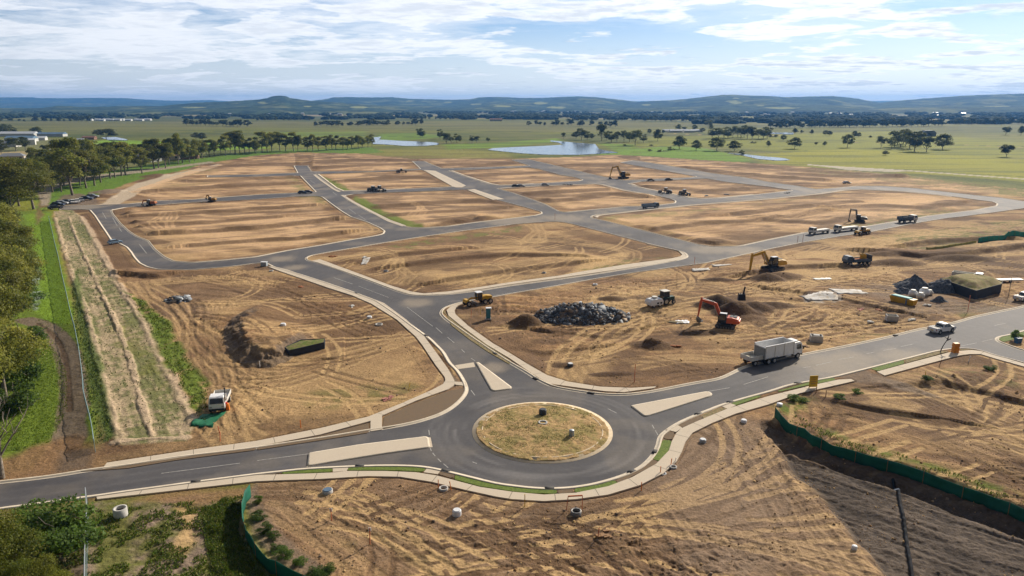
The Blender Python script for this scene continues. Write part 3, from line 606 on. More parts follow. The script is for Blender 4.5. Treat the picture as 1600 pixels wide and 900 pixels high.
# weeds and rubble in the near left corner
BLC = A('-60,806 45,795 130,786 200,784 384,762 376,800 384,830 402,855 440,905 480,1100 -60,1100')
S, m = region(BLC, .6, .5, 12, 4); x = XX[S]; y = YY[S]
t = sst(.35, .62, fbm(x/1.7, y/1.7, 4, 13)*.6+fbm(x/5, y/5, 3, 14)*.4)[..., None]
C[S] = C[S]*(1-m[..., None])+((GREYD*1.1)*(1-t)+OLIVE*.75*t)*m[..., None]; H[S] = H[S]*(1-m)+m*((fbm(x/2, y/2, 4, 15)-.5)*.5)
paint(A('210,785 250,770 384,762 376,780 300,790'), DIRT, .8, .8, .8)
paint(A('318,790 350,775 376,790 380,830 420,880 440,930 380,930 330,850'), GRASSD*1.4, .6, .8, .95)
paint(A('270,790 305,795 310,850 290,870 270,860 285,830'), PALE*.95, .5, .8, .8)
paint(A('150,800 200,790 200,900 150,900'), OLIVE*.75, .6, .8, .9)
paint(A('384,770 395,755 410,790 450,840 520,900 470,900 425,870 400,830'), GREYD*.95, .5, .6, .8)
# gravel and misc pads
paint(GRAVEL_RD, col(.50, .40, .29), .6, .5, .95)
paint(A('85,322 95,305 125,302 150,310 150,322'), GREYD*.8, 1, 1, .9)
paint(A('62,282 80,290 105,281 160,272 250,262 330,252 335,254 250,266 165,277 110,287 82,297 76,320 65,322 60,300'), col(.33, .27, .20), .6, .5, .9)
paint(A('1262,256.5 1290,259 1420,266 1600,279 1700,288 1700,289.4 1600,280.4 1420,267.4 1290,260.6 1262,258'), col(.50, .44, .35), .5, .3, .9)
paint(A('1262,257 1330,261 1420,267 1400,269 1330,266'), col(.5, .44, .36), 1, 1, .8)
paint(A('1380,476 1420,490 1600,492 1600,482 1480,476 1400,470'), GREYD*1.0, .8, .8, .5)
paint(A('1347,577 1362,583 1392,592 1450,612 1470,625 1440,620 1380,602 1335,597 1310,588'), GREYD*.85, .6, .6, .85)
paint(A('1248,462 1278,456 1312,458 1316,470 1290,474 1262,472'), col(.55, .5, .44), .4, .5, .55, patch=.4)
# ---- keep the earth off the carriageways
INR = inpoly(XX, YY, OUTER_S)
for b in BLS.values():
    S = sl(b, 1); INR[S] &= ~inpoly(XX[S], YY[S], b)
Dm = np.full((NR, NC), 99.0)
def dline(P, closed):
    for p, q in zip(P, P[1:]+([P[0]] if closed else [])):
        S = sl([p, q], 7.5)
        if XX[S].size: Dm[S] = np.minimum(Dm[S], segdist(XX[S], YY[S], p, q))
dline(OUTER_S[::2], True)
for b in BLS.values(): dline(b[::2], True)
for a, b in PATHS.values(): dline(a, False); dline(b, False)
Rr = np.hypot(XX-RC[0], YY-RC[1])
for a, b in PATHS.values():
    poly = a+b[::-1]; S = sl(poly, 1); Dm[S] = np.where(inpoly(XX[S], YY[S], poly), 0, Dm[S])
fl = sst(1.0, 6.5, Dm); H *= fl*(1-.30*(SITEMASK*(YY < 125)*(H > -.6)*(H < 1.0)))
# graded pads behind the kerbs dry out pale, the margins stay brown
pad = np.zeros((NR, NC), np.float32)
for b in [BLS[k_] for k_ in ('A', 'D1', 'E1', 'G1', 'H2', 'K', 'F')]+[A('492,240 800,246 960,244 1090,276 975,281 825,250 690,263 486,268'), A('200,300 310,262 460,240 462,256 470,270 485,290 495,299 300,311 250,313'), A('1000,243 1400,275 1560,296 1560,306 1380,290 1200,283 1000,252')]:
    S = sl(b, 1); pad[S] = np.maximum(pad[S], inpoly(XX[S], YY[S], b))
pn = fbm(XX/14, YY/5, 4, 170); pad *= sst(2.5, 8, Dm+(fbm(XX/8, YY/8, 3, 171)-.5)*8)*SITEMASK*(.35+.65*sst(.38, .55, pn))
pc = col(.52, .335, .185); lum = C.mean(-1, keepdims=True)/.17; C[:] = C*(1-.8*pad[..., None])+pc*np.clip(lum, .42, 1.25)*.8*pad[..., None]; H *= 1-.40*pad
for S, m in TERR: mixc(S, m*.85*(YY[S] > 170)*(Dm[S] > 2), BROWN*.95)  # shade of the step faces painted again over the pads
H = np.where(H < 0, H, H) + np.where(Dm < 2.5, .04, 0)
H = np.where(INR, -.12, H).astype(np.float32); H = np.where((Dm < np.maximum(.30, SP*.6)) , -.10, H)
isl = Rr < RR-.5; n = fbm(XX/.9, YY/.9, 4, 7)
H = np.where(isl, .12+.5*np.clip(1-Rr/RR, 0, 1)+(n-.5)*.22, H)
S = sl([RC], RR+1); t = sst(.40, .62, fbm(XX[S]/2.3, YY[S]/2.3, 3, 17)*.5+fbm(XX[S]/.5, YY[S]/.5, 3, 18)*.5)
cc = PALE*.78*(1-.55*t[..., None])+OLIVE*.9*.55*t[..., None]; C[S] = np.where(isl[S][..., None], cc, C[S])
# ponds: lower the bed
PONDS = {'a': A('580,215 596,213.5 592,218 610,219 625,220 650,221 672,222 686,223.5 685,226 660,228 632,228 615,226.5 600,225.5 583,225'),
 'b': A('860,219.5 880,221 905,223.5 930,225 933,229 936,233 950,236 967,238.5 930,240.5 900,242 850,241.5 815,239.5 785,236.5 762,234 770,231.5 800,230 850,228 880,226 872,222.5 860,221'),
 'c': A('158,215 180,214 196,217 200,219 170,219'), 'd': A('1135,239 1160,240.5 1190,244 1225,247 1236,250 1215,251 1185,248.5 1160,243'), 'e': A('1190,206 1215,207 1240,207 1240,210 1205,209')}
for k_, p in PONDS.items():
    S, m = region(p, 0, 0); H[S] = np.where(m > 0, -.8, H[S]); paint(p, col(.30, .25, .14), 4, 1.5, .5, L=12)
    H[S] = np.where(m > 0, -.8, H[S])
# the far plain swells a little; beyond the site gentle relief
H += (sst(700, 2000, YY)*(fbm(XX/900, YY/500, 3, 33)-.5)*3).astype(np.float32)
H = np.where(YY > 700, np.minimum(H, 2.0), H)
m0 = (1-SITEMASK)*(YY < 700); H += (m0*fl*(fbm(XX/1.6, YY/1.6, 3, 34)-.5)*.35).astype(np.float32)
V = np.stack([XX, YY, H], -1).reshape(-1, 3)
idx = np.arange(NR*NC).reshape(NR, NC); F = np.stack([idx[:-1, :-1], idx[:-1, 1:], idx[1:, 1:], idx[1:, :-1]], -1).reshape(-1, 4)
me = fastmesh('ground', V, F, smooth_=True)
fine = 1+(np.clip(fbm(XX*1.7, YY*1.7, 3, 35), 0, 1)-.5)[..., None]*.25*(YY < 400)[..., None]
set_col(me, np.clip(C*fine, .01, .9).reshape(-1, 3))
m_ground = mat('ground_mat', (.3, .2, .1), rough=.95, spec=.12, attr='albedo', var=.26, vscale=2.6, bump=.16, bscale=2.6)
ground = tag(link('ground', me, m_ground), kind='structure')
def gz(x, y):
    """height of the ground at a place"""
    u = x/max(depth(y), depth(36.0)); r = int(np.clip(np.searchsorted(YR, y)-1, 0, NR-2)); c = int(np.clip(np.searchsorted(UC, u)-1, 0, NC-2))
    fy = (y-YR[r])/(YR[r+1]-YR[r]); fx = (u-UC[c])/(UC[c+1]-UC[c])
    return float((H[r, c]*(1-fx)+H[r, c+1]*fx)*(1-fy)+(H[r+1, c]*(1-fx)+H[r+1, c+1]*fx)*fy)
# ================================================================== ROADS
def cdt_keep(rings, keep, steiner=None):
    vs = []; es = []
    for r in rings:
        n0 = len(vs); vs += [Vector(p) for p in r]; es += [(n0+i, n0+(i+1) % len(r)) for i in range(len(r))]
    if steiner is not None: vs += [Vector(p) for p in steiner]
    v, e, f, *_ = delaunay_2d_cdt(vs, es, [], 0, 1e-4)
    V = np.array([(a.x, a.y) for a in v]); F = np.array([t for t in f if len(t) == 3])
    cen = V[F].mean(1); k = keep(cen[:, 0], cen[:, 1]); F = F[k]
    a = V[F]; ar = (a[:, 1, 0]-a[:, 0, 0])*(a[:, 2, 1]-a[:, 0, 1])-(a[:, 2, 0]-a[:, 0, 0])*(a[:, 1, 1]-a[:, 0, 1])
    F[ar < 0] = F[ar < 0][:, ::-1]; F = F[np.abs(ar) > 1e-5]
    used, inv = np.unique(F, return_inverse=True)
    return V[used], inv.reshape(F.shape)
def in_road(x, y):
    k = inpoly(x, y, OUTER_S)
    for b in BLS.values(): k &= ~inpoly(x, y, b)
    return k
ri, ci = np.nonzero(INR[::3, ::3]); st = [(XX[r*3, c*3], YY[r*3, c*3]) for r, c in zip(ri, ci) if Dm[r*3, c*3] > .35 and abs(UC[c*3]) < .8]
V2, F2 = cdt_keep([OUTER_S]+list(BLS.values()), in_road, st)
print('ROAD', len(V2), len(F2))
x = V2[:, 0]; y = V2[:, 1]
ASP = col(.044, .042, .048); ASPL = col(.120, .112, .110); DUST = col(.33, .27, .20)
r = np.hypot(x-RC[0], y-RC[1])
arc = vn(r/.55, np.arctan2(y-RC[1], x-RC[0])*2.2+5, 3); arcm = (1-sst(16, 20, r))
t = .12+.55*(fbm(x/12, y/9, 4, 4)-.42)+.1*fbm(x/1.3, y/1.3, 3, 5)+arcm*np.clip(arc-.35, 0, 1)*.9*sst(RR, RR+2, r)*sst(16, 12, r)
CENT = ['-60,783 45,770 152,755 300,733 402,720 482,709', '742,566 700,528 636,480 560,447 470,420', '1110,616 1200,590 1300,565 1400,545 1520,520 1600,500', '700,468 800,452 925,433 1075,408 1200,382 1360,357 1560,325', '440,415 520,398 600,372 720,356 870,341 1000,325 1075,315 1270,300 1400,294', '470,262 510,296 540,322 600,355', '655,255 740,293 870,340', '812,252 900,272 1070,312 ', '880,343 960,362 1080,392', '230,398 195,360 160,330', '240,405 300,416 440,402']
for cl in CENT:
    P = resample(GP(cl), 4)
    d = np.full(x.shape, 1e9); sg = np.zeros(x.shape)
    for p, q in zip(P[:-1], P[1:]):
        dd = segdist(x, y, p, q); c = (q[0]-p[0])*(y-p[1])-(q[1]-p[1])*(x-p[0]); sg = np.where(dd < d, np.sign(c), sg); d = np.minimum(d, dd)
    for o in (.9, 2.6): t = t+.13*np.exp(-((d-o)/.28)**2)*(.4+fbm(x/6+o, y/6, 2, 6))*(r > 13)
    t = t+.05*(d < 4)*vn(sg*d/.5, (x+y)/30, 8)*(r > 13)
rightd = sst(1190, 1260, 800+FPX*x/depth(y)); t = t+.42*rightd*(y < 175)+.10*sst(120, 260, y)+.22*sst(950, 1250, 800+FPX*x/depth(y))*(y > 175)
du = sst(.50, .70, fbm(x/7+3, y/7, 4, 9))*(.26+.35*sst(140, 300, y))
for px_, py_, rr in ((1300, 572, 7), (1330, 560, 6), (1160, 392, 9), (650, 473, 4), (1420, 560, 6), (800, 345, 14), (460, 418, 4), (770, 575, 3), (880, 341, 12), (440, 405, 5), (1110, 390, 8), (130, 324, 10)):
    q = G(px_, py_); du = np.maximum(du, .95*(1-sst(.35, 1.1, np.hypot(x-q[0], y-q[1])/rr+(fbm(x/2, y/2, 3, 10)-.5)*.6)))
t = np.clip(t, 0, 1)[:, None]; du = du[:, None]
cr = ASP*(1-t)+ASPL*1.5*t; cr = cr*(1-du*.65)+DUST*du*.65
me = fastmesh('road', np.column_stack([V2, np.full(len(V2), .03)]), F2); set_col(me, cr)
m_road = mat('asphalt', (.07, .07, .07), rough=.82, spec=.3, attr='albedo', var=.10, vscale=2.5, bump=.006, bscale=40)
tag(link('road', me, m_road), kind='structure')
m_conc = mat('concrete', (.62, .52, .40), rough=.88, var=.14, vscale=.7, color2=(.52, .44, .34), bump=.01, bscale=12)
m_kerb = mat('kerb_concrete', (.64, .55, .43), rough=.85, var=.14, vscale=1.2)
m_apron = mat('apron_concrete', (.60, .48, .33), rough=.85, var=.15, vscale=1.5)
def ribbon(P, prof, closed, side):
    """profile (offset, z) swept along P; side=+1 left of travel"""
    n = len(P); V = []; F = []; k = len(prof)
    for i in range(n):
        a = P[(i-1) % n] if (closed or i > 0) else P[i]; b = P[(i+1) % n] if (closed or i < n-1) else P[i]
        dx, dy = b[0]-a[0], b[1]-a[1]; l = math.hypot(dx, dy)+1e-9; nx, ny = -dy/l*side, dx/l*side
        for o, z in prof: V.append((P[i][0]+nx*o, P[i][1]+ny*o, z))
    for i in range(n if closed else n-1):
        j = (i+1) % n
        for q in range(k-1):
            f = (i*k+q, j*k+q, j*k+q+1, i*k+q+1); F.append(f if side < 0 else f[::-1])
    return V, F
def area(P): return sum(a[0]*b[1]-b[0]*a[1] for a, b in zip(P, P[1:]+P[:1]))/2
KP = [(-.04, .033), (.28, .036), (.33, .15), (.55, .155), (.62, -.06)]
for nm, P, inward in [('OUTER', OUTER_S, False)]+[(k, v, True) for k, v in BLS.items()]:
    side = 1 if (area(P) > 0) == inward else -1
    V, F = ribbon(P, KP, True, side); tag(link('kerb', fastmesh('kerb', V, F), m_kerb), kind='structure')
def slab(poly, z, mt, name, kind='structure', th=.16):
    V, F = cdt_keep([poly], lambda x, y: inpoly(x, y, poly)); n = len(V); k = len(poly)
    bm = bmesh.new(); vs = [bm.verts.new((a[0], a[1], z)) for a in V]
    for f in F:
        try: bm.faces.new([vs[i] for i in f])
        except ValueError: pass
    bd = [e for e in bm.edges if len(e.link_faces) == 1]
    r = bmesh.ops.extrude_edge_only(bm, edges=bd); 
    for v in r['geom']:
        if isinstance(v, bmesh.types.BMVert): v.co.z -= th
    bmesh.ops.recalc_face_normals(bm, faces=bm.faces); me = bpy.data.meshes.new(name); bm.to_mesh(me); bm.free()
    o = link(name, me, mt); 
    if kind: tag(o, kind=kind)
    return o
for a, b in PATHS.values():
    slab(a+b[::-1], .10, m_conc, 'footpath')
V = []; F = []
for k_ in ('south', 'northwest', 'east', 'centre', 'right'):
    a, b = PATHS[k_]; La = np.cumsum([0]+[math.dist(p, q) for p, q in zip(a[:-1], a[1:])]); Lb = np.cumsum([0]+[math.dist(p, q) for p, q in zip(b[:-1], b[1:])]); nj = int(La[-1]/4.5)
    for j in range(1, nj):
        f = j/nj; p = [np.interp(f*La[-1], La, [q[i] for q in a]) for i in (0, 1)]; q = min(zip(resample(b, .3)), key=lambda r: math.dist(r[0], p))[0]; dx, dy = q[0]-p[0], q[1]-p[1]; l = math.hypot(dx, dy)+1e-6; nx, ny = -dy/l*.035, dx/l*.035; n = len(V)
        V += [(p[0]+nx, p[1]+ny, .1045), (q[0]+nx, q[1]+ny, .1045), (q[0]-nx, q[1]-ny, .1045), (p[0]-nx, p[1]-ny, .1045)]; F.append((n, n+1, n+2, n+3))
tag(link('footpath_joints', fastmesh('footpath_joints', V, F), mat('joint', (.20, .17, .13), rough=1)), kind='structure')
# paths hugging the far kerbs
for k_, rng, o, w in (('F', None, 1.2, 1.6), ('C', None, 1.1, 1.2), ('H2', None, 1.0, 1.5), ('G1', None, 1.0, 1.4), ('K', None, 1.0, 1.3), ('D1', None, 1.0, 1.3)):
    P = BLS[k_]; side = 1 if area(P) > 0 else -1; n = len(P); 
    P2 = P[int(n*.0):int(n*.45)] if k_ in ('F',) else P[int(n*.5):int(n*.95)] if k_ == 'C' else P[:int(n*.4)]
    if k_ == 'C': continue
    V, F = ribbon(P2, [(o, -.05), (o+.02, .09), (o+w, .092), (o+w+.02, -.05)], False, side); tag(link('footpath', fastmesh('footpath', V, F), m_conc), kind='structure')
# verges: turf and dirt between kerb and path
m_turf = mat('turf', (.095, .155, .018), rough=.9, color2=(.15, .185, .03), vscale=6, var=.25, bump=.05, bscale=14)
m_turfdry = mat('dry_turf', (.17, .15, .055), rough=.95, color2=(.27, .19, .10), vscale=3, var=.25, bump=.04, bscale=14)
m_soil = mat('verge_soil', (.22, .145, .085), rough=.95, color2=(.13, .095, .06), vscale=3, var=.25, bump=.04, bscale=14)
for s, mt in [('441,738 480,735 520,733.3 519.5,738 441,741.5', m_turf), ('546,731.5 600,728.5 650,729.8 666,733.4 661,738 625,736 587,735.5 542,735.8', m_turf),
 ('690,735.5 712,741 707,748.5 684,741.5', m_soil), ('713,741.5 750,751.5 800,761.5 837,764.5 870,766 870,772.5 825,771 800,768.5 750,760.5 709,749.5', m_turf), ('872,766 896,764.5 896,770.5 872,772.5', m_soil),
 ('898,764 937,758.5 960,751 966,757 925,767 898,770.5', m_turf), ('961,751 990,740 1012,725 1018,719 1030,722 1024,727 987,745.5 967,757', m_soil), ('1019,718 1029,702 1036,688 1050,689.5 1044,706 1031,721.5', m_turf), ('1036,686 1040,675 1054,676 1050,688', m_soil),
 ('1057,666 1095,650 1098,655 1066,669', m_soil), ('1096,650 1125,637.5 1136,639 1099,655', m_turfdry), ('1142,631 1182,618.5 1191,620 1150,634', m_turf), ('1215,611.5 1275,595 1300,590.5 1307,594.5 1262,602.5 1217,613', m_turf),
 ('1358,576 1412,563 1413,568.5 1371,580.5', m_turf), ('1414,562.5 1465,549.5 1482,548.5 1480,550.5 1415,568', m_turfdry), ('1500,546.5 1515,545.5 1520,546.5 1500,548', m_turfdry), ('1560,530.5 1566,527 1600,518.5 1600,526 1580,532 1568,535', m_turf), ('1600,517 1660,502 1660,512 1600,526', m_turfdry),
 ('100,739.5 200,732.5 275,720 400,704 400,700.5 300,713 167,734', m_soil), ('402,704 500,689 576,677 577,661.5 500,682 402,700.5', m_soil), ('598,671 650,660 695,644 715,630 727,615 727,607 700,612 650,630 600,652', m_soil), ('703,580 716,597 711,600 700,578', m_soil),
 ('1068,404.5 1071,399 1073,399.5 1072,402.5', m_soil), ('690,487 694,484 705,509 735,532 760,549 796,570 798,564 762,541 722,513 702,496', m_turfdry), ('835,590 858,602 900,608 940,613.5 937,615.5 900,610.5 862,604.5 838,592', m_soil),
 ('1525,549 1545,553 1560,557.5 1553,557 1538,552', m_turfdry)]:
    slab(near(GP(s), .8, 1), .095, mt, 'grass_verge' if mt is m_turf else 'road_verge', th=.12)
# crossings, ramps
for s in ('711,571 740,566.5 742.5,573.5 716,577', '579,657 597,650 597,672 579,675', '479,730.5 482,709.5 492,708 494,727.5', '520,733 545,731 541,737 520,738.5', '667,733 690,735 684,742 662,739', '1040,672 1056,663.5 1066,669.5 1056,676', '1128,636 1141,631 1150,634 1137,640', '668,683.5 673,684 676,699 672,699.5', '706,597 728,598 729,604 712,602'):
    slab(GP(s), .104 if s[0] != '4' and s[0:3] not in ('711', '668') else .042, m_conc, 'kerb_ramp', th=.08)
# splitter islands
for k_, lab in (('left', 'long pale concrete splitter island on the road left of the roundabout'), ('top', 'narrow triangular concrete splitter island on the road entering the roundabout from behind'), ('right', 'long wedge of concrete splitter island on the road right of the roundabout')):
    P = near(SPL[k_], .8, 1); e = bpy.data.objects.new('traffic_island', None); col0.objects.link(e); c = P[0]
    tag(e, lab, 'traffic island', 'concrete splitter islands at the roundabout')
    side = 1 if area(P) > 0 else -1
    V, F = ribbon(P, [(0, .0), (.02, .14), (.26, .155)], True, side); link('kerb_edge', fastmesh('k', V, F), m_kerb, e)
    inner = [V[i*3+2][:2] for i in range(len(P))]; o = slab(inner, .148, m_conc, 'concrete_infill', None, .1); o.parent = e
e = bpy.data.objects.new('roundabout_island', None); col0.objects.link(e); tag(e, 'round central island of clods and weeds ringed by a pale concrete apron', 'roundabout island')
cir = [(RC[0]+RR*math.cos(a*math.pi/60), RC[1]+RR*math.sin(a*math.pi/60)) for a in range(120)]
V, F = ribbon(cir, [(0, .0), (.05, .07), (1.2, .13), (1.23, .2), (1.36, .2), (1.42, .05)], True, 1); link('apron', fastmesh('a', V, F, smooth_=False), m_apron, e)
for i, (px, py) in enumerate(((988, 736.5), (1020, 706.5), (1090, 648), (1141, 629.5), (862, 764), (562, 729), (300, 754), (700, 737), (920, 613), (832, 592), (770, 553), (668, 524), (560, 458), (1250, 599.5), (1400, 526))):
    a = G(px, py); dd = resample(OUTER_S, 1.0); q = min(range(len(dd)), key=lambda k: math.dist(dd[k], a)); p = dd[q]; p2 = dd[(q+1) % len(dd)]; dx, dy = p2[0]-p[0], p2[1]-p[1]; l = math.hypot(dx, dy)+1e-6; dx /= l; dy /= l; sgn = 1 if area(OUTER_S) < 0 else -1; nx, ny = -dy*sgn, dx*sgn
    vs = [(p[0]+dx*u_+nx*v_, p[1]+dy*u_+ny*v_, z_) for z_ in (.05, .16) for u_, v_ in ((-.5, -.05), (.5, -.05), (.5, .5), (-.5, .5))]
    o = link('drain_pit', fastmesh('drain_pit', vs, [(3, 2, 1, 0), (4, 5, 6, 7), (0, 1, 5, 4), (1, 2, 6, 5), (2, 3, 7, 6), (3, 0, 4, 7)]), mat('drain_grate', (.06, .055, .05), rough=.8)); tag(o, 'small dark drain inlet set into the pale kerb of the road', 'drain', 'drain inlets in the kerbs')
# painted lines
m_paint = mat('road_paint', (.36, .345, .32), rough=.8, var=.4, vscale=3)
def stripe(a, b, w=.14):
    a = G(*a); b = G(*b); dx, dy = b[0]-a[0], b[1]-a[1]; l = math.hypot(dx, dy); nx, ny = -dy/l*w/2, dx/l*w/2
    return [(a[0]+nx, a[1]+ny, .036), (b[0]+nx, b[1]+ny, .036), (b[0]-nx, b[1]-ny, .036), (a[0]-nx, a[1]-ny, .036)]
V = []; F = []
ST = '252,740,375,724 402,720,482,709.5 522,434,551,444 560,447,607,465 636,480,676,510 681,512,691,521 699,527,710,536 721,546,726,551 736,560,742,564 1254,575,1267,573 1275,571,1299,565.5 1310,562,1334,558 1354,553,1366,550.5 1380,548,1400,544.5 1407,542,1427,537.5 1554,509,1572,505 1501,541,1526,536 1534,534,1551,530 1106,612,1140,606 1162,601,1200,589 700,471,720,470 520,300,526,305 545,326,556,334 560,336,572,344 176,340,183,353 186,356,190,362 218,382,229,396 770,462,800,457 850,449,880,444 940,434,970,429 1030,420,1060,415 485,282,492,287 160,332,166,342 738,722,745,724.5 950,639,964,646 672,700,674,705 676,708,680,713 684,717,689,722 693,725,700,731 1019,664,1022,670 1024,673,1028,680 670,672,671,680 736,610,742,618'
for s in ST.split():
    q = list(map(float, s.split(','))); n = len(V); V += stripe(q[:2], q[2:], .11 if q[1] > 440 else .18); F.append((n, n+1, n+2, n+3))
tag(link('road_markings', fastmesh('road_markings', V, F), m_paint), kind='structure')
# ponds
def water(name='water'):
    m = bpy.data.materials.new('pond_water'); m.use_nodes = True; N = m.node_tree.nodes; L = m.node_tree.links; b = N['Principled BSDF']
    b.inputs['Base Color'].default_value = (.035, .05, .055, 1); b.inputs['Roughness'].default_value = .12; b.inputs['IOR'].default_value = 1.5; b.inputs['Specular IOR Level'].default_value = .9
    n = N.new('ShaderNodeTexNoise'); n.inputs['Scale'].default_value = .35; n.inputs['Detail'].default_value = 4; tc = N.new('ShaderNodeTexCoord'); L.new(tc.outputs['Object'], n.inputs['Vector'])
    bp = N.new('ShaderNodeBump'); bp.inputs['Distance'].default_value = .05; L.new(n.outputs[0], bp.inputs['Height']); L.new(bp.outputs[0], b.inputs['Normal']); return m
m_water = water()
for p in PONDS.values(): slab(near(p, 6, 2), .05, m_water, 'water', th=.5)
# ================================================================== HILLS, AIR
def Pt(px, py, Y):
    u = px-800.0; v = py-450.0; dy = FPX*cp-v*sp; dz = -FPX*sp-v*cp; t = Y/dy
    return (u*t, Y, HC+dz*t)
def hillmat(name, c, c2):
    return mat(name, c, rough=1.0, spec=.05, attr='albedo', var=.25, vscale=.02)
def hills(name, sky_, Dr, Df, Db, seed, clear=(), rows=90, canopy=5.0):
    sky_ = [tuple(map(float, q.split(','))) for q in sky_.split()]
    xs = np.array([s[0] for s in sky_]); ys = np.array([s[1] for s in sky_])
    pxs = np.linspace(xs[0], xs[-1], int((xs[-1]-xs[0])*1.2)); py = np.interp(pxs, xs, ys)
    k = np.ones(7)/7; pp = np.pad(py, 3, mode='edge'); py = np.convolve(pp, k, 'valid')
    u = pxs-800.0; v = py-450.0; dy = FPX*cp-v*sp; dz = -FPX*sp-v*cp; hr = HC+dz*Dr/dy; ux = u/dy
    Ys = np.concatenate([np.linspace(Df, Dr, rows), np.linspace(Dr, Db, 14)[1:]])
    Y = np.repeat(Ys[:, None], len(pxs), 1); X = ux[None, :]*Y
    t = np.where(Y <= Dr, (Y-Df)/(Dr-Df), 1-(Y-Dr)/(Db-Dr))
    sp_ = fbm(X/900, Y/1400, 4, seed); sp2 = fbm(X/300, Y/500, 3, seed+3)
    env = np.clip(4*t*(1-t), 0, 1)*(Y <= Dr)
    prof = t**.72
    rdg = np.abs(fbm(X/650, Y/1500, 3, seed+50)-.5)*3.2; Z = hr[None, :]*prof*(1-env*np.clip(.75*(sp_-.15)-.55*(rdg-.5), -.1, .75)) - env*hr[None, :]*.22*(sp2-.5)
    veg = fbm(X/120, Y/160, 4, seed+9); F_ = sst(.46, .58, veg*.6+sp2*.4+.12)
    Z = Z+F_*canopy*(fbm(X/22, Y/22, 2, seed+7)-.35)*sst(0, .05, t)
    Z = np.minimum(Z, np.maximum(hr[None, :]*1.0, 0)+2.5) - 12*(1-sst(0, .12, t))
    forest = np.array((.020, .036, .016)); forest2 = np.array((.055, .082, .028)); field = np.array((.27, .28, .10)); fieldb = np.array((.11, .125, .05))
    m = sst(.3, .7, fbm(X/60, Y/60, 3, seed+20))[..., None]; Cc = forest*(1-m)+forest2*m
    open_ = (1-F_)[..., None]; Cc = Cc*(1-open_*.8)+(fieldb*(1-m)+field*.7*m)*open_*.8
    for cx, cy_, rx, ry in clear:
        # a cleared paddock on the slope, found where the line of sight meets this hill
        d = dy[None, :]; pxx = np.repeat(pxs[None, :], len(Ys), 0); pyy = 450+FPX*np.tan(np.arctan2(HC-Z, Y)-PITCH)
        q = np.hypot((pxx-cx)/rx, (pyy-cy_)/ry)+(fbm(X/150, Y/150, 3, seed+33)-.5)*1.1
        mm = ((1-sst(.7, 1.0, q))*(Y <= Dr))[..., None]; Cc = Cc*(1-mm)+field*mm
    nr, nc = X.shape; i = np.arange(nr*nc).reshape(nr, nc)
    F = np.stack([i[:-1, :-1], i[:-1, 1:], i[1:, 1:], i[1:, :-1]], -1).reshape(-1, 4)
    me = fastmesh(name, np.stack([X, Y, Z], -1).reshape(-1, 3), F, smooth_=True); set_col(me, Cc.reshape(-1, 3))
    return tag(link(name, me, hillmat('hill_mat', (.05, .07, .03), None)), kind='structure')
hills('hills', '-60,170 0,169 60,169.5 87,166 106,165.8 125,167.3 150,167 200,165.6 250,166 280,163 300,161 325,160 350,159 400,156 415,154 425,150.5 437,149.3 447,150.3 452,153 465,155 480,157 500,158.5 520,160 545,162 575,164 610,167 650,171', 4300, 2900, 5600, 100, [(560, 168, 14, 2.0), (410, 161, 10, 2), (300, 168, 20, 1), (480, 166, 9, 1.2)])
hills('hills', '440,165 470,160 490,157.5 510,154.5 522,152 545,151.8 580,152.5 610,152 640,154.5 700,156 735,155 748,152.3 765,151.5 790,152 815,153.3 850,153 870,151.8 905,150.8 930,152 950,154 975,156.5 990,158.5 1010,160.5 1040,163 1080,167', 6800, 3900, 9000, 200, [(745, 163, 10, 1.4), (785, 166, 16, 1.8), (845, 161.5, 12, 2.3), (870, 168, 14, 1.8), (640, 158, 9, 1.2), (700, 160, 7, 1)])
hills('hills', '930,168 960,165 985,161.5 1000,159.5 1025,157.5 1050,156.5 1075,154.5 1100,151.5 1125,148.8 1145,147.8 1165,149 1200,150 1225,151.8 1245,151.8 1270,150.8 1300,150.3 1320,152 1340,154.3 1355,157 1370,159.8 1390,162 1420,165 1460,168', 5600, 3400, 7600, 300, [(1150, 160, 16, 3.2), (1225, 168, 26, 2.0), (1190, 165, 10, 1.5), (1010, 164, 9, 1.6), (1150, 153.5, 6, 1.0)])
hills('hills', '1290,168 1340,164.5 1370,161 1390,158.8 1410,156.8 1450,153.8 1475,151.8 1500,150 1540,148 1600,146.3 1660,145 1760,146 1860,150', 5400, 3200, 7600, 400, [(1560, 166, 22, .9)])
hills('distant_range', '-220,154 -60,152 0,152 50,152 62,153.2 100,153.5 150,152.8 200,153.4 215,155 260,157 290,157.2 330,156.3 345,157.6 400,160 500,162 860,159 900,157.3 1000,158.2 1060,157 1110,159 1300,160 1345,158.3 1390,157.2 1430,159.5 1500,162', 11000, 8200, 12600, 500, rows=40, canopy=2)
# air: one closed box round the scene
HX, HY0, HY1, HT = 10500, -400, 14500, 200
bm = bmesh.new(); bmesh.ops.create_cube(bm, size=1.0); me = bpy.data.meshes.new('haze')
for v in bm.verts: v.co = Vector((v.co.x*2*HX, HY0 if v.co.y < 0 else HY1, -14 if v.co.z < 0 else HT))
bm.to_mesh(me); bm.free()
hz = bpy.data.materials.new('haze'); hz.use_nodes = True; N = hz.node_tree.nodes; N.remove(N['Principled BSDF'])
pv = N.new('ShaderNodeVolumePrincipled'); pv.inputs['Color'].default_value = (.15, .42, .95, 1); pv.inputs['Density'].default_value = 8.5e-5; pv.inputs['Anisotropy'].default_value = .25
hz.node_tree.links.new(pv.outputs[0], N['Material Output'].inputs['Volume'])
tag(link('haze', me, hz), kind='stuff')
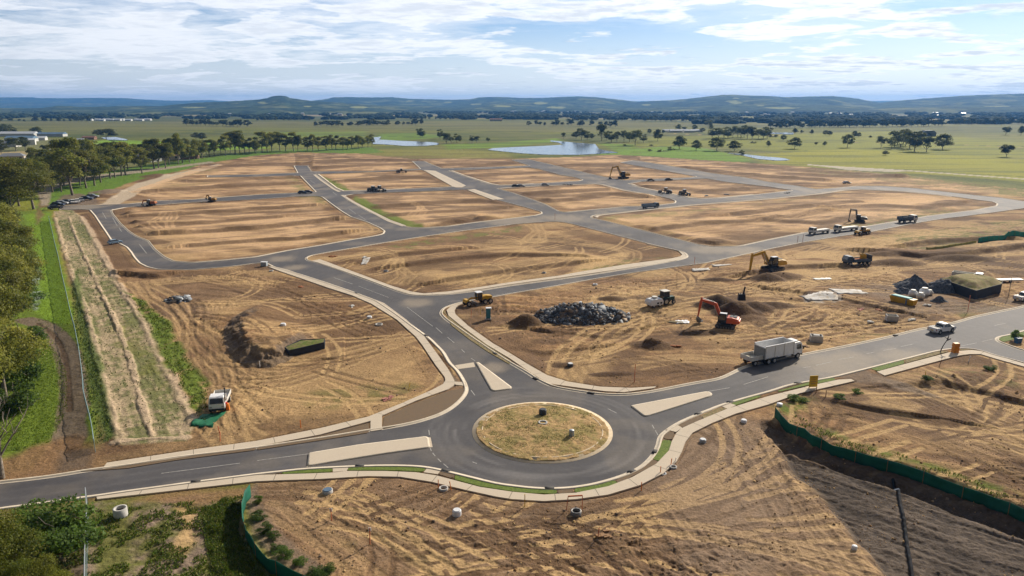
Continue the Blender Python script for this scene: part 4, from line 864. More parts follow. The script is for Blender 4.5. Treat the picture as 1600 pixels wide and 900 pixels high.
# ================================================================== TREES
m_bark = mat('bark', (.16, .125, .095), rough=.9, color2=(.30, .26, .21), vscale=3, var=.2)
m_leafA = mat('gum_leaves', (.060, .074, .022), rough=.6, spec=.25, attr='albedo', var=.30, vscale=.9, transl=.48, objrand=.30)
m_leafFar = mat('far_leaves', (.05, .065, .025), rough=.9, spec=.1, attr='albedo', var=.2, vscale=.3, transl=.15, objrand=.3)
def tube(V, F, p, q, r0, r1, n=6):
    p = Vector(p); q = Vector(q); d = (q-p).normalized(); a = d.orthogonal().normalized(); b = d.cross(a); k = len(V)
    for c_, r in ((p, r0), (q, r1)):
        for i in range(n):
            t = 2*math.pi*i/n; w = c_+a*math.cos(t)*r+b*math.sin(t)*r; V.append(tuple(w))
    for i in range(n):
        j = (i+1) % n; F.append((k+i, k+j, k+n+j, k+n+i))
def tree_proto(name, h, rad, nlobes, nleaf, leaf, seed, low=.35, shape='gum', cols=((.060, .076, .022), (.085, .098, .032)), bare=0):
    rnd = random.Random(seed); rs = np.random.RandomState(seed); V = []; F = []; tips = []
    lean = Vector((rnd.uniform(-.08, .08), rnd.uniform(-.08, .08), 1))
    r0 = h*.022; p = Vector((0, 0, -.4)); fork = h*low*rnd.uniform(.75, 1.05); q = lean*fork
    tube(V, F, p, q, r0*1.2, r0*.8, 8)
    def grow(p, d, L, r, lv):
        q = p+d*L*.5+Vector((rnd.uniform(-1, 1), rnd.uniform(-1, 1), .4))*L*.07; e = q+(d+Vector((rnd.uniform(-.25, .25), rnd.uniform(-.25, .25), rnd.uniform(0, .25)))).normalized()*L*.5
        tube(V, F, p, q, r, r*.75, 6); tube(V, F, q, e, r*.75, r*.5, 5); tips.append(e)
        if lv > 0:
            for _ in range(rnd.randint(2, 3)):
                a = rnd.uniform(0, 6.28); dd = (d*.9+Vector((math.cos(a), math.sin(a), rnd.uniform(-.1, .5)))*.75).normalized(); grow(e if rnd.random() < .6 else q, dd, L*rnd.uniform(.55, .75), r*.5, lv-1)
    nb = rnd.randint(3, 5)
    for k in range(nb):
        a = 2*math.pi*k/nb+rnd.uniform(-.4, .4); s = rad/h*1.5; d = Vector((math.cos(a)*s, math.sin(a)*s, rnd.uniform(.7, 1.1))).normalized()
        grow(q, d, h*(1-low)*rnd.uniform(.38, .55), r0*.55, 2 if bare else 1)
    grow(q, Vector((0, 0, 1)), h*(1-low)*.5, r0*.6, 2 if bare else 1)
    me_t = fastmesh(name+'_trunk', V, F, smooth_=True)
    if bare: return me_t, None, h
    lob = []
    for k in range(nlobes):
        a = rnd.uniform(0, 6.28); zt = rnd.random()
        if shape == 'gum': rr = rad*(.35+.65*math.sin(math.pi*min(1, .12+.8*zt)))*math.sqrt(rnd.random())*.85; z = h*(low*.95+(1-low)*(.12+.80*zt))
        elif shape == 'round': rr = rad*math.sqrt(max(0, 1-(2*zt-.9)**2))*rnd.uniform(.35, .8); z = h*(low+(1-low)*(.1+.78*zt))
        else: rr = rad*rnd.uniform(0, .85); z = h*(low+(1-low)*rnd.uniform(.1, .9)*(1-.3*rr/rad))
        s = rad*rnd.uniform(.26, .46); lob.append((rr*math.cos(a), rr*math.sin(a), min(z, h-s*.6), s, s*rnd.uniform(.55, .85), rnd.random()))
    lob = np.array(lob); w = lob[:, 3]**2; pick = rs.choice(len(lob), nleaf, p=w/w.sum()); L = lob[pick]
    d = rs.normal(size=(nleaf, 3)); d /= np.linalg.norm(d, axis=1)[:, None]; d[:, 2] = np.where(d[:, 2] < -.35, -d[:, 2], d[:, 2]); rr = rs.uniform(.35, 1, nleaf)**.45
    rr = rr*(1+.25*rs.normal(size=nleaf)*.6)
    P = L[:, :3]+d*rr[:, None]*np.stack([L[:, 3], L[:, 3], L[:, 4]], 1)
    a = rs.normal(size=(nleaf, 3)); a /= np.linalg.norm(a, axis=1)[:, None]; b = np.cross(a, d+rs.normal(size=(nleaf, 3))*.6); b /= np.linalg.norm(b, axis=1)[:, None]+1e-6
    sz = leaf*rs.uniform(.6, 1.3, nleaf)[:, None]; a = a*sz*.5; b = b*sz*.32
    V = np.stack([P-a, P+b-a*.1, P+a, P-b+a*.1], 1).reshape(-1, 3); F = np.arange(nleaf*4).reshape(-1, 4)
    me = fastmesh(name+'_crown', V, F); c = np.array(cols[0])[None]*(1-L[:, 5:6])+np.array(cols[1])[None]*L[:, 5:6]; c = c*rs.uniform(.75, 1.3, (nleaf, 1)); set_col(me, np.repeat(c, 4, 0))
    return me_t, me, h
G1c = ((.115, .140, .024), (.27, .26, .05)); G2c = ((.050, .070, .020), (.085, .110, .028)); FARc = ((.075, .092, .024), (.135, .142, .038))
PROT = {}
def proto(k, n, mats_, **kw):
    PROT[k] = []
    for i in range(n):
        t, c, h = tree_proto(k, seed=hash_(k)+i*7, **kw); t.materials.append(m_bark)
        if c: c.materials.append(mats_)
        PROT[k].append((t, c, h))
def hash_(s): return sum(ord(ch)*(i+3) for i, ch in enumerate(s)) % 9973
proto('gum_near', 3, m_leafA, h=13, rad=5.2, nlobes=46, nleaf=26000, leaf=.30, low=.28, cols=G1c)
proto('gum_mid', 5, m_leafA, h=13, rad=4.7, nlobes=24, nleaf=6200, leaf=.50, low=.26, cols=G1c)
proto('gum_far', 4, m_leafA, h=12, rad=5.6, nlobes=20, nleaf=2300, leaf=.80, low=.20, cols=FARc)
proto('paddock', 4, m_leafA, h=11, rad=6.2, nlobes=20, nleaf=2600, leaf=.80, low=.16, shape='round', cols=FARc)
proto('belt', 4, m_leafFar, h=12, rad=6.0, nlobes=14, nleaf=420, leaf=2.2, low=.16, shape='round', cols=FARc)
proto('shrub', 3, m_leafA, h=3, rad=2.2, nlobes=14, nleaf=4200, leaf=.20, low=.06, shape='round', cols=((.07, .12, .02), (.12, .19, .03)))
proto('bush', 3, m_leafA, h=4, rad=3.0, nlobes=10, nleaf=500, leaf=.7, low=.06, shape='round', cols=FARc)
proto('broadleaf', 2, m_leafA, h=9, rad=4.6, nlobes=60, nleaf=42000, leaf=.20, low=.15, shape='gum', cols=((.14, .18, .022), (.28, .27, .04)))
proto('bare', 2, m_leafA, h=9, rad=3.6, nlobes=1, nleaf=10, leaf=.2, low=.25, bare=1)
TN = [0]
def tree(px, py, hpx, kind, label, cat='tree', group=None, name=None, wide=1.0, xy=None):
    x, y = xy or G(px, py); rnd = random.Random(TN[0]*13+5); TN[0] += 1
    t, c, h0 = PROT[kind][rnd.randrange(len(PROT[kind]))]
    hm = hpx*mpp(y)/math.cos(math.atan2(HC, y)); s = hm/h0
    nm = name or {'gum_near': 'gum_tree', 'gum_mid': 'gum_tree', 'gum_far': 'gum_tree', 'paddock': 'paddock_tree', 'belt': 'belt_tree', 'shrub': 'shrub', 'bush': 'bush', 'broadleaf': 'broadleaf_tree', 'bare': 'bare_tree'}[kind]
    e = bpy.data.objects.new(nm, None); col0.objects.link(e); e.location = (x, y, gz(x, y)-.05); e.rotation_euler = (0, 0, rnd.uniform(0, 6.28)); w = s*rnd.uniform(.82, 1.28)*wide; e.scale = (w, w, s*(rnd.uniform(.88, 1.14) if 'mid' in kind or 'far' in kind else 1))
    e.empty_display_size = .1
    tag(e, label, cat, group)
    o = bpy.data.objects.new('trunk', t); col0.objects.link(o); o.parent = e
    if c: o = bpy.data.objects.new('crown', c); col0.objects.link(o); o.parent = e
    return e
def trees(s, ox, oy, k, kind, label, group, **kw):
    for q in s.split():
        a = list(map(float, q.split(','))); kw2 = dict(kw)
        if len(a) > 3: kw2['wide'] = a[3]
        tree(ox+a[0]/k, oy+a[1]/k, a[2]/k, kind, label, group=group, **kw2)
trees('455,660,330,1.05 540,615,250 590,600,210 630,580,200 690,555,210 720,550,190 760,540,200 785,535,180 890,525,175 965,495,165 990,490,150 1035,490,140 1060,470,145 1115,468,195,.8 1140,460,135 1185,455,125 1215,445,110 1240,435,115 1265,430,105 1310,420,105 1340,415,95 1410,415,120 1470,405,135 1500,400,105 1530,396,95 1560,395,90 1590,395,85', 0, 140, 4, 'gum_mid', 'gum tree in the row along the far left edge of the earthworks', 'gum trees in the left row')
trees('0,402,85 40,396,115 70,388,105 100,385,100 150,382,115 185,384,100 235,385,115 262,384,100 320,385,100 355,384,95 390,380,92 440,380,92 475,378,85 500,375,80 545,370,80 570,372,70 600,370,80 640,370,85 665,366,65 700,362,82,.8 725,357,75,.8', 400, 140, 4, 'gum_mid', 'gum tree in the far right half of the row behind the earthworks', 'gum trees behind the top left lots')
trees('420,560,200 480,520,170 560,540,200 620,500,170 660,480,150 700,500,150 730,470,140 800,500,150 840,470,120 880,450,110 930,450,120 1000,440,110 1060,430,110 1100,420,100 1160,420,100 1220,410,90 1290,405,85 1380,400,80 1440,395,80 590,420,110 500,600,180 380,600,190 330,640,190', 0, 140, 4, 'gum_mid', 'gum tree standing behind the front row at the far left', 'second row of gum trees')
trees('-12,330,72 30,322,70 53,327,74 20,348,98 -22,352,90 100,290,52 82,292,48 60,300,50 35,300,48 8,300,50', 0, 0, 1, 'gum_near', 'tall gum tree in the dense stand above the grass at upper left', 'gum trees of the upper left stand')
trees('8,418,98 -22,432,120 30,432,78 -8,468,120 20,492,104 -34,520,150 2,545,128 -30,600,165 8,622,120 -40,660,160', 0, 0, 1, 'gum_near', 'dense gum tree in the stand along the left edge of the photo', 'gum trees of the left stand')
tree(34, 600, 50, 'shrub', 'blue green bush between the left stand of gums and the dirt track', name='bush', wide=1.2); tree(22, 640, 46, 'shrub', 'low green bush at the foot of the left gums beside the track bend', name='bush', wide=1.4); tree(50, 545, 34, 'shrub', 'small dark green bush inside the bend of the dirt track', name='bush', wide=1.2); tree(40, 480, 34, 'shrub', 'bush under the gums next to the pale wet patch', name='bush', wide=1.5)
tree(3, 748, 128, 'bare', 'leafless grey tree at the left edge above the road', wide=1.1); tree(-16, 700, 110, 'bare', 'bare branched tree partly cut by the left edge of the photo')
tree(-14, 950, 112, 'broadleaf', 'large olive green tree in the bottom left corner', wide=.85); tree(-60, 890, 90, 'broadleaf', 'olive green tree cut off by the left edge below the road'); tree(62, 975, 84, 'broadleaf', 'yellowish green tree at the bottom edge beside the grey fence', wide=1.0)
tree(92, 862, 66, 'shrub', 'bright green bushy tree between the road and the grey fence', cat='tree', name='bushy_tree', wide=.95); tree(34, 850, 46, 'shrub', 'dull green bush below the road at the left corner', name='bush', wide=1.5)
trees('62,262,30 74,275,38 88,272,34 100,268,34 112,276,38 124,284,40 136,280,36 148,276,34 52,258,26 40,278,34 68,300,52 30,296,44 96,300,46', 0, 0, 1, 'gum_mid', 'gum tree in the thick belt between the houses and the dirt track at far left', 'thick gum belt at far left')
# pasture trees: (group, label)
trees('1025,300,62 1040,300,40 1150,312,60 1190,337,60,1.3 1255,332,52 1275,330,40 1220,335,40 1350,332,40 1380,332,42 1450,333,30', 400, 140, 4, 'gum_far', 'dark tree beside the small far pond left of centre', 'trees by the small far pond')
trees('322,308,36 400,306,46 435,316,78 470,318,50 500,312,40 560,322,92 590,318,60 620,332,72 655,327,66 700,327,66 735,327,66 770,347,92 822,332,56 380,300,30', 800, 140, 4, 'gum_far', 'dark tree in the clump behind the large pond', 'clump of trees behind the large pond')
trees('858,276,30 945,276,25 1040,256,40 1075,256,26 1140,256,36 1190,266,26 1225,238,48 1245,252,32', 800, 140, 4, 'paddock', 'small dark tree near the long white farm sheds', 'trees near the white farm sheds')
for q, l in (('910,323,72', 'lone round tree right of the clump behind the large pond'), ('1045,372,80', 'lone round paddock tree, nearest one right of the large pond'), ('1150,380,62', 'small thin paddock tree second right of the large pond'), ('1280,382,82', 'broad twin stemmed paddock tree in front of the dark grove'), ('1390,386,66', 'round paddock tree on a short trunk right of the twin stemmed tree')):
    trees(q, 800, 140, 4, 'paddock', l, None)
trees('1250,306,62 1290,306,66 1325,300,76 1350,306,60 1380,302,72 1430,306,72 1470,308,76 1500,308,66 1540,306,62 1570,310,72 1595,306,62 1410,296,60 1450,296,64', 800, 140, 4, 'gum_far', 'tall dark tree in the straight grove on the green paddock', 'grove on the green paddock')
trees('1510,336,14,2 1435,402,26 705,352,10,2.5 860,385,12,2 930,388,14,2.5 990,382,24,1.6 1345,352,14 870,352,9,2', 800, 140, 4, 'bush', 'low dark bush on the pasture beyond the earthworks', 'bushes on the pasture', cat='bush')
for q, l in (('165,370,70', 'lone slender paddock tree left of the fenced pair on the right pasture'), ('495,362,80', 'lone broad crowned tree between the small clumps on the right pasture'), ('1090,374,92', 'open crowned tree right of the right hand clump'), ('1490,420,82', 'lone tree near the right edge of the photo on the yellow green pasture'), ('1485,284,56', 'dense round tree at the far right, left one of two'), ('1580,284,54', 'dense round tree at the far right, right one of two'), ('733,410,28,1.6', 'low spreading shrub in front of the right hand clump')):
    trees(q, 1200, 140, 4, 'paddock', l, None)
trees('705,366,82 770,372,62 792,357,90 826,362,96 860,352,90 885,370,98 915,387,118 940,352,82 990,390,86 810,345,80 845,340,80', 1200, 140, 4, 'gum_far', 'tree in the big clump on the right hand pasture', 'big clump on the right pasture')
trees('0,357,36 95,320,36 168,276,32 210,274,22 273,281,30 360,287,32 385,289,30 540,299,40 568,299,30 640,302,14,2 300,347,20 355,352,28 1000,293,22,1.5 15,300,16,2 50,298,16,2', 1200, 140, 4, 'paddock', 'small tree scattered along the farm track on the right pasture', 'small trees on the right pasture')
trees('165,282,40,1.8 58,275,30 8,262,30 20,258,32 33,262,26 95,275,30,.9', 0, 140, 4, 'paddock', 'dark tree near the blue roofed sheds at far left', 'trees near the blue roofed sheds') if False else None
for q, l in (('166,216,17,1.5', 'broad dark tree alone left of the pale far pond'), ('58,211,14', 'conical dark tree behind the blue roofed sheds'), ('306,218,11', 'left one of two small trees in the green field'), ('316,219,11', 'right one of two small trees in the green field')):
    trees(q, 0, 0, 1, 'paddock', l, None)
trees('4,212,16 12,211,15 22,212,15 25,236,20,1.2 40,234,18 2,240,18 86,237,18 99,237,18 126,240,20 70,242,16 50,246,12 105,250,22 118,246,20 60,268,22 75,262,24 92,262,20 30,270,16 10,280,24 45,276,16', 0, 0, 1, 'gum_far', 'dark tree among the sheds and houses at far left', 'trees of the far left suburb')
def belt(s, label, group, kind='belt'):
    for i, q in enumerate(s.split()):
        x0, y0, x1, y1, n, h = map(float, q.split(',')); rnd = random.Random(i*3+len(s))
        for k in range(int(n)):
            f = (k+rnd.uniform(.1, .9))/n; tree(x0+(x1-x0)*f, y0+(y1-y0)*f+rnd.uniform(-.25, .25), h*rnd.uniform(.6, 1.15), kind, label, group=group, wide=rnd.uniform(.9, 1.6))
belt('290,196,388,198.5,15,10 487,198,660,195,26,8.5 823,196.5,925,197,12,9 935,197,965,199,4,10', 'dark tree in the broken belt across the middle of the far pasture', 'trees in the middle belt')
belt('1200,201,1475,197,42,11 1490,195,1600,194,14,8.5', 'dark tree in the long belt across the right of the plain', 'trees in the right belt')
belt('0,190.5,140,190,16,6.5 104,188.5,138,189,6,9.5 400,189,490,188,10,6', 'dark tree in the far belt across the left of the plain', 'trees in the left belt')
belt('640,187,740,187.5,14,5.5 775,187,1000,183,22,5.5 1000,190,1200,191,26,8.5 880,189,1000,189,12,6.5', 'dark tree in the far belt beyond the ponds', 'trees in the belt beyond the ponds')
# far woods that read as one mass
def woodland():
    rs = np.random.RandomState(4); V = []; F = []; k = 0
    base = []
    for i in range(6):
        bm = bmesh.new(); bmesh.ops.create_icosphere(bm, subdivisions=1, radius=1)
        for v in bm.verts: v.co *= rs.uniform(.75, 1.2)
        base.append((np.array([v.co[:] for v in bm.verts]), np.array([[w.index for w in f.verts] for f in bm.faces]))); bm.free()
    bands = [(-60, 400, 175, 186, 700, .47), (380, 800, 176, 187, 1200, .45), (780, 1100, 177, 187, 1000, .44), (1080, 1700, 178, 194, 2000, .47), (-60, 1700, 173, 179, 900, .50)]
    Vs = []; Fs = []; Cs = []; off = 0
    for x0, x1, y0, y1, n, thr in bands:
        px = rs.uniform(x0, x1, n*3); py = rs.uniform(y0, y1, n*3); lo = fbm(px/26, py/1.6, 3, 77); ok = np.nonzero(lo > thr+.06)[0][:n]
        for i in ok:
            x, y = G(px[i], py[i]); b, f = base[rs.randint(6)]; w = rs.uniform(5, 12)*(1+.0001*y); h = rs.uniform(3, 6.5)
            Vs.append(b*np.array([w, w, h])*[1, 1, 1]+np.array([x, y, h*.7])); Fs.append(f+off); off += len(b); Cs.append(np.full((len(b), 3), 1.0)*np.array([.030, .043, .020])*rs.uniform(.7, 1.5))
    me = fastmesh('distant_woodland', np.concatenate(Vs), np.concatenate(Fs)); set_col(me, np.concatenate(Cs))
    tag(link('distant_woodland', me, mat('woodland', (.04, .05, .02), rough=1, spec=.05, attr='albedo', var=.25, vscale=.15)), kind='stuff')
woodland()
# ================================================================== OBJECT TOOLKIT
class MB:
    def __init__(s): s.v = []; s.f = []
    def quadbox(s, b, t):
        """b, t: four bottom and four top points (ccw)"""
        k = len(s.v); s.v += [tuple(p) for p in b]+[tuple(p) for p in t]
        s.f += [(k+3, k+2, k+1, k), (k+4, k+5, k+6, k+7)]+[(k+i, k+(i+1) % 4, k+4+(i+1) % 4, k+4+i) for i in range(4)]; return s
    def box(s, x0, x1, y0, y1, z0, z1, tx=0, ty=0):
        return s.quadbox([(x0, y0, z0), (x1, y0, z0), (x1, y1, z0), (x0, y1, z0)], [(x0+tx, y0+ty, z1), (x1-tx, y0+ty, z1), (x1-tx, y1-ty, z1), (x0+tx, y1-ty, z1)])
    def cyl(s, p, q, r0, r1=None, n=12, caps=True):
        r1 = r0 if r1 is None else r1; k = len(s.v); tube(s.v, s.f, p, q, r0, r1, n)
        if caps: s.f += [tuple(range(k+n-1, k-1, -1)), tuple(range(k+n, k+2*n))]
        return s
    def bar(s, p, q, w, h):
        p = Vector(p); q = Vector(q); d = (q-p).normalized(); up = Vector((0, 0, 1)) if abs(d.z) < .95 else Vector((1, 0, 0)); a = d.cross(up).normalized()*w/2; b = a.cross(d).normalized()*h/2
        return s.quadbox([p-a-b, p+a-b, p+a+b, p-a+b][::1], [q-a-b, q+a-b, q+a+b, q-a+b])
    def prism(s, prof, y0, y1, inset=None):
        """side profile (x,z[,inset]) swept across y"""
        k = len(s.v); n = len(prof)
        for yy, sg in ((y0, 1), (y1, -1)):
            for p in prof:
                i = p[2] if len(p) > 2 else 0; s.v.append((p[0], yy+sg*i, p[1]))
        s.f += [tuple(range(k, k+n)), tuple(range(k+2*n-1, k+n-1, -1))]+[(k+(i+1) % n, k+i, k+n+i, k+n+(i+1) % n) for i in range(n)]
        return s
    def sheet(s, pts): k = len(s.v); s.v += [tuple(p) for p in pts]; s.f.append(tuple(range(k, k+len(pts)))); return s
    def blob(s, c, r, seed=0, sub=2, rough=.18, flat=0):
        bm = bmesh.new(); bmesh.ops.create_icosphere(bm, subdivisions=sub, radius=1); rs = np.random.RandomState(seed); k = len(s.v)
        for v in bm.verts:
            n = 1+rough*(fbm(np.array([v.co.x*1.7+seed]), np.array([v.co.y*1.7+v.co.z*2.1]), 3, seed)[0]-.5)*2+rs.uniform(-1, 1)*rough*.25
            z = v.co.z*n*r[2]; s.v.append((c[0]+v.co.x*n*r[0], c[1]+v.co.y*n*r[1], c[2]+(max(z, -.1) if flat else z)))
        s.f += [tuple(k+w.index for w in f.verts) for f in bm.faces]; bm.free(); return s
    def build(s, name, m, parent=None, bevel=0.0, smooth_=False, label=None, kind=None):
        me = bpy.data.meshes.new(name); me.from_pydata(s.v, [], s.f); bm = bmesh.new(); bm.from_mesh(me); bmesh.ops.recalc_face_normals(bm, faces=bm.faces); bm.to_mesh(me); bm.free()
        if smooth_: me.polygons.foreach_set('use_smooth', np.ones(len(me.polygons), bool))
        o = link(name, me, m, parent)
        if bevel: b = o.modifiers.new('bevel', 'BEVEL'); b.width = bevel; b.segments = 2; b.limit_method = 'ANGLE'
        if label: o['label'] = label
        return o
def thing(name, label, cat, px=None, py=None, rot=0.0, group=None, dz=0.0, xy=None, scale=1.0):
    x, y = xy or G(px, py); e = bpy.data.objects.new(name, None); col0.objects.link(e); e.location = (x, y, gz_max(x, y)+dz); e.rotation_euler = (0, 0, rot); e.scale = (scale,)*3; e.empty_display_size = .1
    return tag(e, label, cat, group)
def gz_max(x, y):
    return max(gz(x, y), gz(x+.2, y), gz(x-.2, y), .03 if in_road(np.array([x]), np.array([y]))[0] else -5)
def tagged(o, label, cat, group=None): return tag(o, label, cat, group)
def head(px0, py0, px1, py1):
    """heading angle of a direction drawn on the ground in the photo"""
    a = G(px0, py0); b = G(px1, py1); return math.atan2(b[1]-a[1], b[0]-a[0])
WHITE = mat('white_paint', (.82, .82, .82), rough=.35, spec=.5, var=.07, vscale=1.5)
WDIRT = mat('dusty_white_paint', (.68, .66, .61), rough=.55, var=.14, vscale=1.8)
GLASS = mat('dark_glass', (.02, .027, .03), rough=.08, spec=.9)
TYRE = mat('tyre', (.025, .024, .023), rough=.9, var=.3)
RIM = mat('wheel_rim', (.45, .45, .44), rough=.4, metal=.4)
CHAS = mat('chassis_black', (.03, .03, .032), rough=.6)
STEEL = mat('worn_steel', (.20, .19, .18), rough=.5, metal=.5, var=.25)
ORANGE = mat('orange_paint', (.62, .10, .028), rough=.4, spec=.5, var=.08)
YELLOW = mat('yellow_paint', (.60, .34, .022), rough=.45, spec=.4, var=.12, vscale=2)
BLUEP = mat('blue_grey_paint', (.07, .10, .15), rough=.5, var=.1)
TRACKM = mat('track_steel', (.05, .045, .04), rough=.8, var=.3, bump=.03, bscale=9)
REDL = mat('red_lens', (.35, .02, .015), rough=.3); AMB = mat('hi_vis_orange', (.75, .20, .02), rough=.6); PINK = mat('faded_orange', (.62, .19, .09), rough=.7, var=.2)
SIGNY = mat('sign_yellow', (.72, .47, .02), rough=.5); CONC2 = mat('precast_concrete', (.50, .48, .45), rough=.9, var=.15, vscale=2); CONCD = mat('shadowed_hole', (.03, .03, .03), rough=1)
PLAS = mat('white_plastic', (.75, .76, .78), rough=.5, var=.06); TEAL = mat('teal_panel', (.035, .18, .22), rough=.5); DKG = mat('geotextile_black', (.028, .030, .036), rough=.8, var=.2, vscale=1)
GREENF = mat('green_mesh', (.012, .135, .085), rough=.7, var=.2, vscale=.8, transl=.25); GREENT = mat('teal_mesh', (.02, .27, .20), rough=.7, var=.2, transl=.25); GALV = mat('galvanised', (.36, .39, .41), rough=.5, metal=.4)
GRAV = mat('blue_gravel', (.075, .085, .105), rough=1, var=.4, vscale=3, color2=(.12, .125, .14), bump=.12, bscale=3); TIMBER = mat('timber', (.30, .17, .08), rough=.8, var=.2)
def wheel(parent, x, y, r, w, side, rim=True, name='wheel'):
    e = MB(); e.cyl((x, y-w/2, r), (x, y+w/2, r), r, n=18); o = e.build(name, TYRE, parent, bevel=.04 if r > .3 else 0)
    if rim: m = MB(); ys = y+side*(w/2+.012); m.cyl((x, ys-side*.05, r), (x, ys, r), r*.56, n=14); m.build('rim', RIM, o)
    return o
# ---------------------------------------------------------------- vehicles (local x forward, y left)
def tipper(px, py, rot):
    t = thing('tipper_truck', 'large white tipper truck with open high sided body on the kerb right of the roundabout', 'truck', px, py, rot)
    MB().box(-4.1, 3.4, -.45, .45, .55, .85).box(-4.0, 2.6, -.95, -.75, .6, .8).box(-4, 2.6, .75, .95, .6, .8).build('chassis', CHAS, t)
    b = MB(); x0, x1, w, z0, z1, th = -4.2, 2.0, 1.22, 1.0, 3.05, .07
    b.box(x0, x1, -w, w, z0, z0+.12); b.box(x0, x1, -w, -w+th, z0+.12, z1); b.box(x0, x1, w-th, w, z0+.12, z1); b.box(x1-th, x1, -w+th, w-th, z0+.12, z1+.05); b.box(x0, x0+th, -w+th, w-th, z0+.12, z1-.15)
    b.box(x0-.04, x1+.05, -w-.05, -w+.1, z1, z1+.1).box(x0-.04, x1+.05, w-.1, w+.05, z1, z1+.1)
    bo = b.build('tipper_body', WHITE, t, bevel=.015)
    r = MB()
    for xx in (x0+.05, -2.2, -.2, x1-.1):
        for sg in (-1, 1): r.box(xx-.05, xx+.05, sg*(w+.03)-.03, sg*(w+.03)+.03, z0+.1, z1)
    r.build('side_rib', WDIRT, bo)
    MB().box(x0-.09, x0-.01, -w+.1, w-.1, z0+.1, z1-.3).build('tailgate', mat('dusty_grey_paint', (.25, .25, .25), rough=.6, var=.2), t)
    c = MB(); c.prism([(2.15, .75), (3.98, .75), (4.05, 1.5), (3.82, 2.55, .10), (3.5, 2.78, .16), (2.2, 2.78, .14), (2.15, 1.6)], -1.15, 1.15); cab = c.build('cab', WHITE, t, bevel=.05)
    MB().sheet([(4.075, -.95, 1.62), (4.075, .95, 1.62), (3.87, .86, 2.46), (3.87, -.86, 2.46)]).build('windscreen', GLASS, cab)
    for sg in (-1, 1):
        MB().sheet([(2.75, sg*1.165, 1.65), (3.7, sg*1.165, 1.6), (3.62, sg*1.09, 2.4), (2.75, sg*1.09, 2.4)]).build('side_window', GLASS, cab)
        MB().box(3.85, 4.0, sg*1.38-.09, sg*1.38+.09, 1.6, 2.1).bar((3.7, sg*1.1, 2.2), (3.9, sg*1.36, 2.1), .04, .04).build('mirror', CHAS, cab)
        MB().box(4.05, 4.09, sg*.75-.2, sg*.75+.2, .98, 1.18).build('headlight', mat('lamp_glass', (.7, .7, .68), rough=.15), cab)
    MB().box(3.9, 4.15, -1.1, 1.1, .5, .9).build('bumper', CHAS, t, bevel=.04)
    MB().box(2.2, 3.4, -.8, .8, 2.8, 2.98, .15, .12).build('roof_deflector', WHITE, t, bevel=.05)
    for sg in (-1, 1):
        wheel(t, 3.05, sg*1.02, .5, .32, sg); wheel(t, -2.1, sg*.98, .5, .5, sg); wheel(t, -3.35, sg*.98, .5, .5, sg)
        MB().cyl((.4, sg*.95, .78), (1.5, sg*.95, .78), .28, n=14).build('fuel_tank', RIM, t)
        MB().box(-4.0, -1.5, sg*1.0-.24, sg*1.0+.24, 1.04, 1.1).build('mudguard', CHAS, t)
    return t
def trailer(px, py, rot):
    t = thing('tray_truck', 'low white steel tray with open bed standing right behind the tipper truck', 'tray truck', px, py, rot)
    MB().box(-2.1, 2.1, -.4, .4, .55, .8).build('chassis', CHAS, t)
    b = MB(); b.box(-2.2, 2.2, -1.15, 1.15, .9, 1.0); b.box(-2.2, 2.2, -1.15, -1.08, 1.0, 1.62).box(-2.2, 2.2, 1.08, 1.15, 1.0, 1.62).box(-2.2, -2.13, -1.08, 1.08, 1.0, 1.62).box(2.1, 2.17, -1.08, 1.08, 1.0, 2.1); b.build('tray', WDIRT, t, bevel=.02)
    MB().box(-2.1, -.9, -.9, .9, 1.0, 1.25, .1, .1).build('load', mat('canvas', (.45, .40, .30), rough=.9, var=.2), t, bevel=.05)
    for sg in (-1, 1): wheel(t, -1.1, sg*.95, .46, .36, sg)
    for sg in (-1, 1): wheel(t, 1.2, sg*.95, .46, .36, sg)
    for sg in (-1, 1): MB().box(-2.25, -2.2, sg*.9-.14, sg*.9+.14, .82, .98).build('tail_light', REDL, t)
    return t
